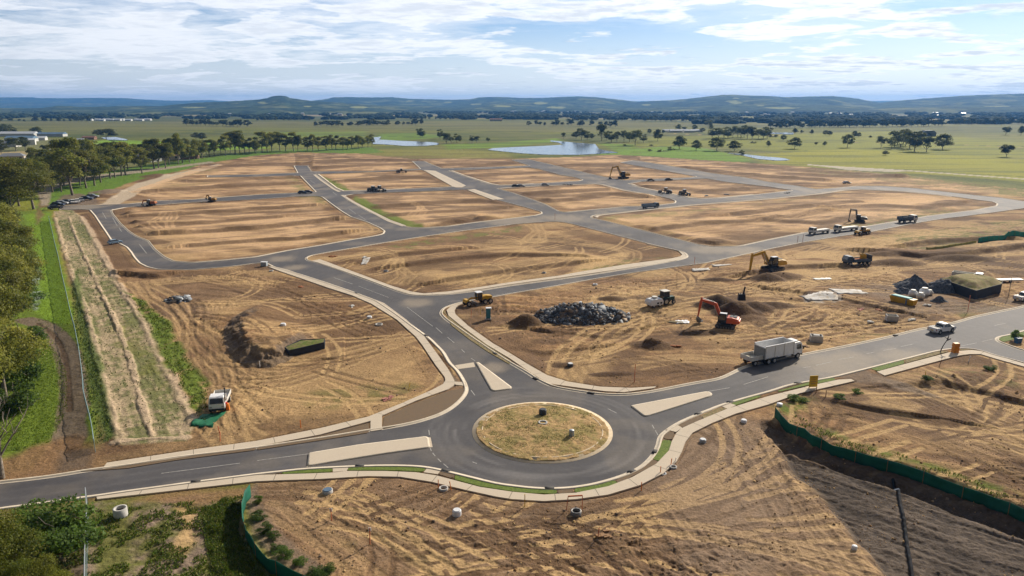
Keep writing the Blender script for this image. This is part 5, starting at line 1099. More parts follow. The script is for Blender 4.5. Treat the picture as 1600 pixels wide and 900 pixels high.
def ute(px, py, rot, label, tray=True):
    t = thing('ute', label, 'ute', px, py, rot)
    low = MB(); low.prism([(-2.6, .55), (-2.62, 1.02), (-2.58, 1.1, .05), (-.75, 1.12, .05), (1.1, 1.14, .06), (2.25, 1.02, .1), (2.52, .9, .12), (2.62, .6, .1), (2.55, .38, .08), (-2.5, .4, .02)], -.93, .93); body = low.build('body', WHITE, t, bevel=.05)
    cab = MB(); cab.prism([(-.72, 1.1, .06), (-.62, 1.6, .17), (-.35, 1.76, .22), (.55, 1.76, .22), (.8, 1.66, .2), (1.45, 1.13, .1)], -.93, .93); cb = cab.build('cab', WHITE, t, bevel=.05)
    MB().sheet([(1.43, -.74, 1.17), (1.43, .74, 1.17), (.83, .66, 1.655), (.83, -.66, 1.655)]).build('windscreen', GLASS, cb).location.z = .012
    MB().sheet([(-.735, -.7, 1.2), (-.735, .7, 1.2), (-.655, .62, 1.6), (-.655, -.62, 1.6)]).build('rear_window', GLASS, cb)
    for sg in (-1, 1):
        for nm, q in (('door_window', [(.3, 1.17), (1.25, 1.17), (.78, 1.6), (.35, 1.68)]), ('quarter_window', [(-.6, 1.17), (.2, 1.17), (.25, 1.68), (-.3, 1.68), (-.52, 1.6)])):
            MB().sheet([(x, sg*(.93-.055-(z-1.1)*.24+.012), z) for x, z in q]).build(nm, GLASS, cb)
        MB().box(1.0, 1.15, sg*1.02-.09, sg*1.02+.09, 1.1, 1.28).build('mirror', CHAS, cb)
        MB().box(2.47, 2.6, sg*.68-.2, sg*.68+.2, .78, .92).build('headlight', GLASS, body); MB().box(-2.645, -2.6, sg*.85-.06, sg*.85+.06, .72, 1.02).build('tail_light', REDL, body)
        wheel(t, 1.6, sg*.82, .38, .25, sg); wheel(t, -1.6, sg*.82, .38, .25, sg)
        arch = MB(); 
        for xx in (1.6, -1.6): arch.cyl((xx, sg*.925, .42), (xx, sg*.938, .42), .47, n=20)
        arch.build('wheel_arch', CHAS, body)
    MB().box(-2.5, -.85, -.75, .75, 1.112, 1.126).build('tray_well', CHAS, t)
    MB().box(-2.52, -2.44, -.8, .8, 1.12, 1.2).box(-2.5, -.8, .76, .84, 1.12, 1.19).box(-2.5, -.8, -.84, -.76, 1.12, 1.19).build('tray_rail', WHITE, t)
    MB().cyl((-.85, -.7, 1.1), (-.85, -.7, 1.62), .035, n=8).cyl((-.85, .7, 1.1), (-.85, .7, 1.62), .035, n=8).cyl((-.85, -.7, 1.62), (-.85, .7, 1.62), .035, n=8).build('roll_bar', CHAS, t)
    MB().box(-2.78, -2.6, -.85, .85, .45, .62).build('bumper', RIM, t, bevel=.03); MB().box(-2.66, -2.625, -.25, .25, .68, .8).build('number_plate', SIGNY, t)
    return t
def excavator(px, py, rot, m, label, swing=0.0, boom=(4.2, 3.6), stick=(5.9, .9), arm_mid=(2.4, 3.5), bucket=True, scale=1.0, mini=False, cabside=1):
    t = thing('excavator', label, 'excavator', px, py, rot, scale=scale)
    for sg in (-1, 1):
        tr = MB(); tr.prism([(-1.75, 0.12), (-1.9, .42), (-1.7, .8), (1.7, .8), (1.95, .42), (1.75, .12), (1.5, 0), (-1.5, 0)], sg*1.15-.3, sg*1.15+.3); o = tr.build('track', TRACKM, t, bevel=.06)
        rr = MB()
        for k in range(6): rr.cyl((-1.25+.5*k, sg*1.15-.31, .25), (-1.25+.5*k, sg*1.15+.31, .25), .17, n=10)
        rr.cyl((-1.5, sg*1.15-.32, .45), (-1.5, sg*1.15+.32, .45), .27, n=12).cyl((1.5, sg*1.15-.32, .45), (1.5, sg*1.15+.32, .45), .27, n=12); rr.build('rollers', STEEL, o)
    MB().box(-.9, .9, -.85, .85, .35, .9).cyl((0, 0, .9), (0, 0, 1.08), .75, n=20).build('undercarriage', CHAS, t)
    up = bpy.data.objects.new('upper_structure', None)
    h = MB(); h.prism([(-2.35, 1.12), (-2.5, 1.6), (-2.3, 2.05, .08), (-1.2, 2.25, .1), (-.2, 2.2, .08), (-.1, 1.12)], -1.25, 1.25).box(-.1, 1.3, -1.25, .05 if cabside > 0 else 1.25, 1.12, 1.75) if cabside > 0 else h.box(-2.4, 1.3, -1.25, 1.25, 1.1, 2.0)
    hs = h.build('engine_house', m, t, bevel=.07); MB().box(-2.62, -2.15, -1.2, 1.2, 1.15, 1.8).build('counterweight', m, t, bevel=.12)
    MB().cyl((-1.3, -.7, 2.2), (-1.3, -.7, 2.62), .08, n=8).build('exhaust', STEEL, t); MB().box(-2.0, -.6, -.9, .5, 2.22, 2.30).build('hood_vent', CHAS, hs)
    MB().box(-2.3, -.9, -1.27, -1.255, 1.3, 1.9).build('side_grille', CHAS, hs)
    y0, y1 = .15, 1.22
    c = MB(); c.prism([(-.15, 1.12), (-.15, 2.75, .05), (.0, 2.9, .1), (1.15, 2.9, .1), (1.42, 2.2), (1.5, 1.5), (1.35, 1.12)], y0, y1); cb = c.build('cab', CHAS, t, bevel=.04)
    MB().box(-.15, 1.2, y0+.05, y1-.05, 2.91, 2.98, .05, .05).build('cab_roof', WHITE, cb)
    for yy, d in ((y0, -.012), (y1, .012)): MB().sheet([(.0, yy+d, 1.75), (1.35, yy+d, 1.6), (1.33, yy+d, 2.2), (1.1, yy+d*.2, 2.75), (.0, yy+d*.2, 2.75)]).build('cab_window', GLASS, cb)
    MB().sheet([(1.505, y0+.1, 1.55), (1.505, y1-.1, 1.55), (1.435, y1-.1, 2.25), (1.435, y0+.1, 2.25)]).sheet([(1.425, y0+.12, 2.3), (1.425, y1-.12, 2.3), (1.2, y1-.16, 2.82), (1.2, y0+.16, 2.82)]).build('front_window', GLASS, cb)
    ya = -.25; A0 = Vector((.95, ya, 1.6)); A1 = Vector((arm_mid[0], ya, arm_mid[1])); A2 = Vector((boom[0], ya, boom[1])); A3 = Vector((stick[0], ya, stick[1]))
    bm_ = MB(); bm_.quadbox([A0+Vector(p) for p in ((-.25, -.2, .0), (-.25, .2, .0), (.25, .2, -.15), (.25, -.2, -.15))], [A1+Vector(p) for p in ((-.2, -.2, .28), (-.2, .2, .28), (.25, .2, -.35), (.25, -.2, -.35))])
    bm_.quadbox([A1+Vector(p) for p in ((-.1, -.2, .3), (-.1, .2, .3), (.1, .2, -.36), (.1, -.2, -.36))], [A2+Vector(p) for p in ((.05, -.16, .2), (.05, .16, .2), (-.05, .16, -.2), (-.05, -.16, -.2))]); bm_.build('boom', m, t, bevel=.03)
    MB().bar(A0+Vector((.45, -.3, -.2)), A1+Vector((.3, -.3, -.2)), .14, .14).bar(A0+Vector((.45, .3, -.2)), A1+Vector((.3, .3, -.2)), .14, .14).bar(A1+Vector((.3, 0, .42)), A2+Vector((-.1, 0, .38)), .12, .12).build('hydraulic_ram', RIM, t)
    d = (A3-A2).normalized(); st = MB(); B = A2-d*.55
    st.quadbox([B+Vector(p) for p in ((-.16, -.13, 0), (-.16, .13, 0), (.16, .13, 0), (.16, -.13, 0))], [A2+d*.4+Vector(p) for p in ((-.26, -.15, 0), (-.26, .15, 0), (.26, .15, 0), (.26, -.15, 0))])
    st.quadbox([A2+d*.4+Vector(p) for p in ((-.26, -.15, 0), (-.26, .15, 0), (.26, .15, 0), (.26, -.15, 0))], [A3+Vector(p) for p in ((-.13, -.12, 0), (-.13, .12, 0), (.13, .12, 0), (.13, -.12, 0))]); st.build('stick', m, t, bevel=.02)
    if bucket:
        bk = MB(); pr = [(.15, .1), (.25, -.45), (.0, -.95), (-.45, -1.05), (-.9, -.8), (-.82, -.7), (-.42, -.93), (-.05, -.85), (.12, -.45), (.0, .1)]
        bk.prism([(A3.x+a, A3.z+b) for a, b in pr], ya-.55, ya+.55)
        for yy in (ya-.55, ya+.52): bk.prism([(A3.x+a, A3.z+b) for a, b in [(.15, .1), (.25, -.45), (.0, -.95), (-.45, -1.05), (-.9, -.8), (-.35, -.3)]], yy, yy+.03)
        for k in range(5): bk.box(A3.x-1.05, A3.x-.85, ya-.5+k*.24, ya-.42+k*.24, A3.z-.8, A3.z-.72)
        bk.build('bucket', STEEL, t)
    return t
def tub(px, py, r, h, label, m=CONC2, lid=None, group='manhole pits around the roundabout', name='manhole', dz=-.05, hole=True):
    t = thing(name, label, 'manhole', px, py, random.uniform(0, 3), group=group, dz=dz)
    n = 20; V = []; F = []
    prof = [(r, 0), (r, h), (r*.72, h), (r*.72, max(h-.35, .0))] if hole else [(r, 0), (r, h*.9), (r*.95, h), (0.001, h+.02)]
    for k in range(n):
        a = 2*math.pi*k/n
        for rr, z in prof: V.append((rr*math.cos(a), rr*math.sin(a), z))
    for k in range(n):
        j = (k+1) % n
        for q in range(3): F.append((k*4+q, j*4+q, j*4+q+1, k*4+q+1))
    link('ring', fastmesh('ring', V, F), m, t)
    if hole: MB().cyl((0, 0, max(h-.4, -.02)), (0, 0, max(h-.34, .0)), r*.74, n=16).build('hole', CONCD, t)
    if lid: MB().cyl((0, 0, h), (0, 0, h+.08), r*.8, n=18).build('lid', lid, t)
    return t
def stake(px, py, h, m, label, lean=(0, 0), flag=None, group='survey stakes', top=None):
    t = thing('survey_stake', label, 'stake', px, py, 0, group=group)
    MB().bar((0, 0, -.1), (lean[0], lean[1], h), .08, .08).build('post', m, t)
    if flag: MB().box(lean[0]-.12, lean[0]+.12, lean[1]-.03, lean[1]+.03, h-.35, h).build('flag', flag, t)
    return t
# ================================================================== MACHINES
r_kerb = head(1176, 572, 1252, 556)
tipper(1216, 561.5, r_kerb)
trailer(1180, 567.5, r_kerb)
ute(1471, 519, head(1437, 519, 1500, 508), 'white dual cab ute driving away on the right hand road, seen from behind')
ute(1600, 469, head(1560, 474, 1620, 462), 'white ute at the right edge of the photo on the dirt beside the walled stockpile')
excavator(1134, 511, head(1134, 511, 1100, 507), ORANGE, 'orange excavator with black cab and bent arm beside the dark earth mound', arm_mid=(2.2, 4.3), boom=(5.0, 4.9), stick=(5.5, 1.35), scale=.95)
excavator(1207, 424, head(1207, 424, 1175, 428), YELLOW, 'yellow excavator reaching left over an earth mound next to the road', arm_mid=(2.6, 3.9), boom=(5.5, 3.4), stick=(5.9, -.6), scale=1.22)
excavator(974, 279, head(974, 279, 950, 280), YELLOW, 'dark yellow excavator with raised arched arm on the far lot behind the second street', arm_mid=(2.7, 5.0), boom=(5.2, 4.6), stick=(6.2, .8), scale=1.35)
excavator(1343, 347, head(1343, 347, 1335, 346.6), STEEL, 'brown excavator with arched arm beside the long flatbeds at the upper right', arm_mid=(1.5, 4.6), boom=(3.6, 4.6), stick=(3.9, .9), scale=.9)
excavator(236, 321.5, head(236, 321, 225, 321), mat('dusty_orange_paint', (.38, .13, .04), rough=.7, var=.2), 'orange excavator standing on the narrow street at the top left corner of the big lot', arm_mid=(1.5, 2.6), boom=(3.6, 2.4), stick=(4.2, .9), scale=.85)
excavator(331, 315.5, head(331, 315, 322, 315), mat('dusty_yellow_paint', (.34, .19, .04), rough=.7, var=.2), 'small yellow excavator with raised black bucket on the top left street', arm_mid=(1.5, 3.6), boom=(2.6, 3.6), stick=(3.2, 2.2), scale=.75)
# rear bucket of a digger working behind the mound
def digger_bucket():
    t = thing('bucket', 'black toothed digger bucket held up over the dark mound behind the orange excavator', 'bucket', 1158, 474, 0, dz=.6)
    b = MB(); b.box(-.75, .75, -.5, .5, 0, 1.35, .1, .1)
    for k in range(4): b.box(-.7+k*.42, -.58+k*.42, -.12, .12, 1.3, 1.6)
    b.build('bucket_shell', CHAS, t, bevel=.05); MB().bar((.3, 0, 1.3), (.55, 0, 2.9), .22, .28).build('stick', CHAS, t)
digger_bucket()
def dump(px, py, rot):
    t = thing('dump_truck', 'dark blue grey articulated dump truck carrying a yellow machine part on the worked earth', 'dump truck', px, py, rot)
    MB().box(-3.4, 3.3, -.5, .5, .7, 1.0).build('chassis', CHAS, t)
    MB().prism([(1.9, .9), (3.5, .9), (3.55, 1.6), (3.2, 2.5, .1), (2.0, 2.5, .1)], -1.2, 1.2).build('cab', BLUEP, t, bevel=.06); MB().sheet([(3.57, -1, 1.65), (3.57, 1, 1.65), (3.24, .9, 2.42), (3.24, -.9, 2.42)]).build('windscreen', GLASS, t)
    for sg in (-1, 1): MB().sheet([(2.2, sg*1.21, 1.65), (3.2, sg*1.21, 1.65), (3.05, sg*1.125, 2.35), (2.2, sg*1.125, 2.35)]).build('side_window', GLASS, t)
    MB().box(-3.5, 1.7, -1.25, 1.25, 1.05, 1.2).box(-3.5, 1.7, -1.25, -1.18, 1.2, 1.75).box(-3.5, 1.7, 1.18, 1.25, 1.2, 1.75).box(1.6, 1.7, -1.2, 1.2, 1.2, 2.1).build('tray', BLUEP, t, bevel=.02)
    MB().box(-3.2, 1.5, -1.1, 1.1, 1.2, 1.55, .3, .3).build('load', mat('red_earth', (.32, .13, .06), rough=1, var=.2), t)
    MB().prism([(-2.4, 1.5), (-1.2, 1.5), (-1.0, 2.4), (-1.5, 3.0), (-2.3, 2.6)], -.5, .5).bar((-1.2, 0, 2.6), (-.5, 0, 2.9), .3, .3).build('yellow_frame', YELLOW, t, bevel=.05); MB().box(-3.45, -3.3, -1.2, 1.2, 1.2, 2.6).build('tailboard', CHAS, t)
    for sg in (-1, 1):
        for xx in (2.6, -1.5, -2.8): wheel(t, xx, sg*1.0, .55, .45, sg)
dump(1338, 414, head(1360, 411, 1318, 413)+0)
def grader(px, py, rot, label, s=1.0, name='grader', colm=YELLOW):
    t = thing(name, label, name.replace('_', ' '), px, py, rot, scale=s)
    MB().prism([(-3.0, .8), (-3.1, 1.75), (-1.6, 1.95, .1), (-.6, 1.8), (-.6, .8)], -.75, .75).build('engine_hood', colm, t, bevel=.08)
    MB().bar((-.4, 0, 1.3), (1.8, 0, 1.65), .35, .4).bar((1.7, 0, 1.65), (3.2, 0, 1.2), .32, .38).build('main_frame', colm, t, bevel=.03)
    c = MB(); c.box(-.65, .65, -.65, .65, 1.0, 2.7, .06, .06); cb = c.build('cab', GLASS, t, bevel=.03)
    MB().box(-.75, .75, -.75, .75, 2.72, 2.84).build('cab_roof', WHITE, cb, bevel=.03)
    for sx in (-.64, .6):
        for sy in (-.66, .62): MB().box(sx, sx+.06, sy, sy+.06, 1.0, 2.72).build('cab_post', colm, cb)
    MB().box(2.6, 3.6, -.9, .9, .8, 1.5, .1, .1).build('front_hood', colm, t, bevel=.06)
    MB().box(.9, 1.15, -1.5, 1.5, .05, .65).build('blade', STEEL, t)
    for sg in (-1, 1): wheel(t, 2.9, sg*.95, .6, .4, sg); wheel(t, -1.2, sg*.9, .6, .4, sg); wheel(t, -2.5, sg*.9, .6, .4, sg)
grader(748, 475, head(762, 473, 735, 477), 'yellow grader with a green nose parked on the footpath corner above the roundabout', .92)
grader(1348, 366, head(1357, 365, 1340, 367), 'yellow wheeled loader on the near side of the upper right road', .85, 'wheel_loader')
def tank_roller():
    t = thing('water_cart', 'white tank on wheels on the worked earth right of the rubble heap', 'water cart', 1022, 480, head(1022, 480, 1042, 477))
    MB().prism([(-1.6, .5), (-1.7, 1.2), (-1.3, 1.75, .15), (1.3, 1.75, .15), (1.6, 1.2), (1.5, .5)], -1.05, 1.05).build('tank', PLAS, t, bevel=.1); MB().cyl((0, 0, 1.7), (0, 0, 2.15), .62, .55, n=18).build('hatch', WDIRT, t)
    MB().box(.7, 1.2, -1.07, -1.055, .75, 1.1).box(-.1, .4, -1.07, -1.055, .75, 1.1).build('vent', CONCD, t)
    for sg in (-1, 1): wheel(t, -.7, sg*.8, .42, .3, sg); wheel(t, .8, sg*.8, .42, .3, sg)
    t = thing('tractor', 'dark green cabbed tractor standing just right of the white tank', 'tractor', 1040, 476, head(1022, 480, 1042, 477))
    gr = mat('dark_green_paint', (.03, .075, .05), rough=.5)
    MB().box(.2, 1.9, -.5, .5, .7, 1.5).build('hood', gr, t, bevel=.08); c = MB(); c.box(-1.1, .4, -.8, .8, .9, 2.7, .06, .08); cb = c.build('cab', GLASS, t, bevel=.04); MB().box(-1.2, .5, -.85, .85, 2.71, 2.86).build('cab_roof', WDIRT, cb, bevel=.04)
    for sg in (-1, 1): wheel(t, -.7, sg*.95, .75, .4, sg); wheel(t, 1.4, sg*.75, .45, .3, sg); MB().box(-1.3, -.1, sg*.95-.22, sg*.95+.22, 1.52, 1.6).build('mudguard', gr, t)
tank_roller()
def light_truck():
    t = thing('tray_truck', 'white forward cab tray truck facing the camera on the brown earth beside the green weeds', 'truck', 344, 634, head(352, 606, 337, 640), scale=1.08)
    MB().box(-2.6, 1.8, -.4, .4, .5, .72).build('chassis', CHAS, t)
    c = MB(); c.prism([(.5, .6), (2.1, .6), (2.15, 1.25), (1.95, 2.0, .08), (1.7, 2.12, .12), (.55, 2.12, .1)], -.95, .95); cb = c.build('cab', WHITE, t, bevel=.06)
    MB().sheet([(2.17, -.8, 1.32), (2.17, .8, 1.32), (1.99, .72, 1.95), (1.99, -.72, 1.95)]).build('windscreen', GLASS, cb)
    for sg in (-1, 1): MB().sheet([(.95, sg*.962, 1.3), (1.95, sg*.962, 1.3), (1.85, sg*.89, 1.95), (.95, sg*.89, 1.95)]).build('side_window', GLASS, cb); MB().box(2.1, 2.16, sg*.7-.14, sg*.7+.14, .8, .98).build('headlight', RIM, cb)
    MB().box(2.05, 2.2, -.9, .9, .42, .66).build('bumper', CHAS, t)
    b = MB(); b.box(-2.7, .4, -1, 1, .85, .93).box(-2.7, .4, -1, -.95, .93, 1.3).box(-2.7, .4, .95, 1, .93, 1.3).box(-2.7, -2.64, -.95, .95, .93, 1.3).box(.3, .38, -.95, .95, .93, 1.9); b.build('tray', WDIRT, t, bevel=.02)
    MB().cyl((1.2, .85, 1.0), (1.2, .95, 2.9), .06, n=8).cyl((1.2, .95, 2.85), (1.2, .95, 3.0), .1, n=8).build('snorkel', CHAS, t)
    for sg in (-1, 1): wheel(t, 1.35, sg*.85, .4, .26, sg); wheel(t, -1.6, sg*.82, .4, .36, sg)
    t = thing('barrier', 'orange plastic barrier in front of the white tray truck', 'barrier', 350, 640, head(337, 640, 352, 639))
    MB().prism([(-.75, 0), (.75, 0), (.68, .9, .1), (-.68, .9, .1)], -.28, .28).build('barrier_body', AMB, t, bevel=.04); MB().box(-.55, .5, -.14, .14, .9, 1.1).build('red_top', mat('warning_red', (.6, .05, .03), rough=.5), t)
light_truck()
def simple_truck(px, py, rot, label, L=6.5, m=BLUEP, m2=WDIRT, flat=False, s=1.0):
    t = thing('flatbed_truck' if flat else 'truck', label, 'flatbed truck' if flat else 'truck', px, py, rot, scale=s); h = L/2
    MB().box(-h, h, -.5, .5, .6, .9).build('chassis', CHAS, t); MB().prism([(h-1.9, .8), (h, .8), (h+.05, 1.5), (h-.25, 2.5, .1), (h-1.8, 2.5, .1)], -1.15, 1.15).build('cab', m2, t, bevel=.06)
    MB().sheet([(h+.07, -.95, 1.6), (h+.07, .95, 1.6), (h-.2, .85, 2.4), (h-.2, -.85, 2.4)]).build('windscreen', GLASS, t)
    for sg in (-1, 1): MB().sheet([(h-1.4, sg*1.16, 1.6), (h-.2, sg*1.16, 1.6), (h-.35, sg*1.08, 2.35), (h-1.4, sg*1.08, 2.35)]).build('side_window', GLASS, t)
    if flat: MB().box(-h, h-2.0, -1.2, 1.2, 1.0, 1.15).box(-h+.2, h-2.3, -1.0, 1.0, 1.15, 1.5, .1, .1).build('deck', m2, t)
    else: MB().box(-h, h-2.0, -1.2, 1.2, 1.0, 1.1).box(-h, h-2.0, -1.2, -1.13, 1.1, 2.2).box(-h, h-2.0, 1.13, 1.2, 1.1, 2.2).box(h-2.08, h-2.0, -1.13, 1.13, 1.1, 2.3).box(-h, -h+.08, -1.13, 1.13, 1.1, 2.1).build('tray', m, t, bevel=.02)
    for sg in (-1, 1): wheel(t, h-.9, sg*.98, .5, .34, sg); wheel(t, -h+1.3, sg*.98, .5, .46, sg)
    return t
rr_ = head(1415, 351, 1475, 341)
simple_truck(1417, 347.5, head(1403, 348.5, 1430, 346.5), 'silver and dark tipper on the upper right road, alone to the right of the flatbeds', 7.2)
simple_truck(1322, 361, head(1340, 357.5, 1290, 363), 'dark flatbed truck on the verge of the upper right road, nearer the brown excavator', 11, flat=True, s=.9); simple_truck(1280, 365, head(1300, 361.5, 1258, 366.5), 'pale flatbed truck on the verge of the upper right road, leftmost of the vehicles there', 9, flat=True, s=.9)
simple_truck(1016, 325.5, head(1003, 326.5, 1032, 324.5), 'blue tray truck on the street between the far lots, right of centre', 8.5, m=mat('dusty_blue', (.16, .22, .30), rough=.6), m2=BLUEP, s=.85)
for px, py, a, l in ((1040, 302, (1047, 302, 1033, 301), 'dark loader stopped at the bend of the diagonal street right of centre'), (1069, 305, (1062, 304, 1074, 306), 'dark roller working on the edge of the lot right of the bend'), (593, 299, (585, 298, 600, 299), 'grey grader beside the green verge on the middle left lot'), (627, 270, (614, 270, 640, 269.5), 'dark grader at the top end of the second lot from the left'), (583, 299.5, (576, 299, 590, 300), 'small dark loader below the grey grader on the middle left lot')):
    grader(px, py, head(*a), l, .95, 'road_roller' if 'roller' in l else 'wheel_loader' if 'loader' in l else 'grader', STEEL)
def car(px, py, rot, m, label, group=None, s=1.0):
    t = thing('parked_car', label, 'car', px, py, rot, group=group, scale=s)
    MB().prism([(-2.2, .35), (-2.25, .85, .03), (-1.9, .98, .05), (1.2, .95, .06), (2.1, .78, .1), (2.2, .4, .05)], -.88, .88).build('body', m, t, bevel=.06); MB().prism([(-1.95, .96, .06), (-1.6, 1.42, .18), (.3, 1.45, .2), (1.1, .95, .08)], -.86, .86).build('glasshouse', GLASS, t, bevel=.03)
    MB().box(-1.5, .25, -.64, .64, 1.43, 1.48).build('roof', m, t, bevel=.02)
    for sg in (-1, 1): wheel(t, 1.35, sg*.78, .33, .22, sg); wheel(t, -1.35, sg*.78, .33, .22, sg)
SILV = mat('silver_paint', (.42, .43, .45), rough=.35, metal=.3); NAVY = mat('navy_paint', (.03, .045, .08), rough=.35)
for q in ((91, 322, .1, NAVY, 'dark blue car parked nearest the top of the chain fence'), (97, 319.5, .1, SILV, 'grey car second in the row of parked vehicles above the matting strip'), (106, 318, .1, NAVY, 'navy car in the middle of the parked row above the matting strip'), (114, 317.5, 2.2, WHITE, 'white car parked askew above the pale centre ridge of the strip'), (121, 316.5, 2.1, WHITE, 'white car beside the askew parked one at the start of the gravel road'), (127, 314.5, 2.2, SILV, 'silver car last in the parked row by the gravel road'), (136, 312.5, .1, NAVY, 'dark car parked alone on the edge of the gravel road'), (87, 327, .8, CHAS, 'black car parked below the row beside the fence corner'), (145, 310, .2, SILV, 'grey car at the upper end of the parked row by the gravel road')):
    car(q[0], q[1], q[2], q[3], q[4], s=1.15)
car(180, 381, head(170, 383, 190, 380), mat('light_blue_paint', (.22, .32, .42), rough=.4), 'light blue covered car at the outer bend of the left street', s=.9)
for q in ((473, 302.5, .05, NAVY, 'dark car parked on the crossing street left of the first collector'), (482, 301.8, .05, CHAS, 'black car ahead of the dark one near the first crossing'), (806, 292.2, .05, CHAS, 'black car on the far street, leftmost of the line of dark vehicles'), (814, 291.8, .05, SILV, 'grey car in the line of vehicles on the far street'), (852, 290, .05, SILV, 'lone grey car on the far street right of the line'), (1017, 283, .1, STEEL, 'small grey vehicle on the far right street'), (1045, 282, .1, CHAS, 'small black vehicle standing on the far right street'), (1323, 287, .1, SILV, 'grey vehicle on the narrow street below the pale farm road')):
    car(*q[:4], q[4], s=.95)
# ================================================================== SITE THINGS
def portaloo():
    t = thing('portable_toilet', 'tall narrow teal cabin on a pale base beside the footpath above the roundabout', 'portable toilet', 763, 499, .1)
    MB().box(-.42, .42, -.45, .45, .35, 2.25).build('cabin', TEAL, t, bevel=.03); MB().box(-.5, .62, -.5, .5, 2.25, 2.4, .05, .05).build('roof', PLAS, t, bevel=.03); MB().box(-.5, .5, -.5, .5, .0, .35).build('base', CONC2, t, bevel=.03); MB().box(-.36, .36, -.47, -.452, .45, 2.1).build('door', mat('teal_door', (.05, .22, .27), rough=.5), t)
portaloo()
def board(px, py, rot, label, w=1.0, h=1.9, m=SIGNY, thick=.08, z0=.35):
    t = thing('sign_board', label, 'sign', px, py, rot)
    MB().box(-w/2, w/2, -thick/2, thick/2, z0, z0+h).build('panel', m, t, bevel=.01)
    MB().box(-w/2, -w/2+.08, -.05, .05, -.1, z0).box(w/2-.08, w/2, -.05, .05, -.1, z0).build('legs', TIMBER, t)
    for k in range(4):
        zz = z0+h*(.78-.17*k); MB().box(-w*.33, w*(.33-.09*(k % 2)), -thick/2-.006, -thick/2-.001, zz, zz+h*.05).build('lettering_block', TIMBER, t)
board(1270, 607, .1, 'upright yellow sign board on the turf verge of the right hand road', 1.25, 1.75)
def stack():
    t = thing('barrier_stack', 'tall stack of orange plastic barriers on the verge beside the right hand road', 'barrier stack', 1492, 551.5, .15)
    for k in range(3): MB().prism([(-.5, k*.62), (.5, k*.62), (.44, k*.62+.6, .05), (-.44, k*.62+.6, .05)], -.38, .38).build('barrier', mat('deep_orange', (.68, .24, .015), rough=.5), t, bevel=.04)
stack()
t = thing('dead_tree_stump', 'dark leaning bare sapling with a broken top beside the orange barrier stack', 'sapling', 1469, 549.5)
MB().cyl((0, 0, -.1), (.35, 0, 1.0), .09, .07, 7).cyl((.35, 0, 1.0), (.95, 0, 2.2), .07, .06, 7).cyl((.95, 0, 2.2), (1.0, 0, 2.7), .12, .05, 7).cyl((.8, 0, 1.9), (1.5, .1, 2.2), .1, .09, 6).cyl((.9, 0, 2.2), (.5, .1, 2.45), .05, .03, 6).build('trunk', mat('dark_bark', (.05, .042, .04), rough=.9), t)
# corner planting at the right edge
tree(1587, 533, 17, 'shrub', 'bright green street tree sapling on the corner verge at the right edge', cat='tree', name='street_tree', wide=.7)
t = thing('bin', 'blue box beside the bright green sapling on the right corner', 'bin', 1590, 536, .2); MB().box(-.45, .45, -.35, .35, 0, .85, -.05, -.04).build('bin_body', mat('bin_blue', (.04, .12, .25), rough=.5), t, bevel=.03); MB().box(-.5, .5, -.4, .4, .85, .95).build('lid', mat('bin_blue'  , (0, 0, 0)), t)
for px, py, l in ((1275, 533, 'pale precast pit box on the bare earth right of the tipper truck'), (1393, 500, 'large grey precast pit box beside the worked earth left of the ute'),):
    t = thing('concrete_pit', l, 'concrete pit', px, py, -.25); s = 1.0
    b = MB(); w, d, h, th = 1.0, .8, 1.1, .14
    b.box(-w, w, -d, -d+th, 0, h).box(-w, w, d-th, d, 0, h).box(-w, -w+th, -d+th, d-th, 0, h).box(w-th, w, -d+th, d-th, 0, h); b.build('walls', CONC2, t, bevel=.02); MB().box(-w+.1, w-.1, -d+.1, d-.1, .3, .34).build('hole', CONCD, t)
    if px == 1275: MB().box(-.5, .5, -.4, .4, h, h+.08).build('lid', CONC2, t)
# manholes
LIDW = mat('white_lid', (.72, .73, .75), rough=.4); LIDD = mat('dark_lid', (.05, .055, .065), rough=.6)
def dirtring(x): pass
tub(189, 806, .66, .95, 'wide open concrete riser standing in gravel at the bottom left', name='concrete_riser')
tub(512, 769, .55, .35, 'manhole with a blue grey lid in a dark dug patch below the left footpath', lid=mat('blue_lid', (.10, .16, .24), rough=.4))
tub(693, 765, .5, .25, 'square shouldered open manhole between two orange stakes below the footpath')
tub(714, 804, .45, .6, 'bright white capped riser alone on the clods below the roundabout', m=PLAS, lid=LIDW, hole=False)
tub(900, 803, .55, .45, 'grey ring manhole inside the small orange frame', m=STEEL)
tub(1098, 691, .4, .4, 'blue grey riser with white rim right of the footpath bend', m=GALV, lid=LIDW, hole=False)
tub(1162, 660, .38, .35, 'white rimmed riser in the dark dug patch beside the right footpath', m=PLAS, lid=LIDW, hole=False)
tub(848, 652, .5, .7, 'dark blue riser at the back of the roundabout island', m=LIDD, lid=LIDD, hole=False); tub(848, 667, .6, .16, 'dark open pit with pale collar just in front of the blue riser on the island'); tub(893, 685, .32, .75, 'short grey post cap leaning at the right of the island', m=GALV, hole=False)
tub(891, 573, .45, .45, 'dark manhole with a white rim by the footpath north of the roundabout', m=LIDD, lid=LIDW, hole=False); tub(443, 515, .5, .35, 'white lidded manhole above the walled grassy box', lid=LIDW, m=PLAS, hole=False); tub(577, 496, .5, .35, 'white lidded manhole on the earth beside the curving road', lid=LIDW, m=PLAS, hole=False)
tub(1037, 740, .3, .2, 'small white pit collar touching the footpath edge', m=PLAS); tub(1052, 731, .4, .2, 'open pit by the two thin stakes at the footpath bend'); tub(1335, 857, .25, .35, 'small white marker cap on the dark clay at the bottom right', m=PLAS, hole=False); tub(1218, 634, .4, .35, 'pale pit lid in the weeds at the top of the green fence', m=PLAS, hole=False)
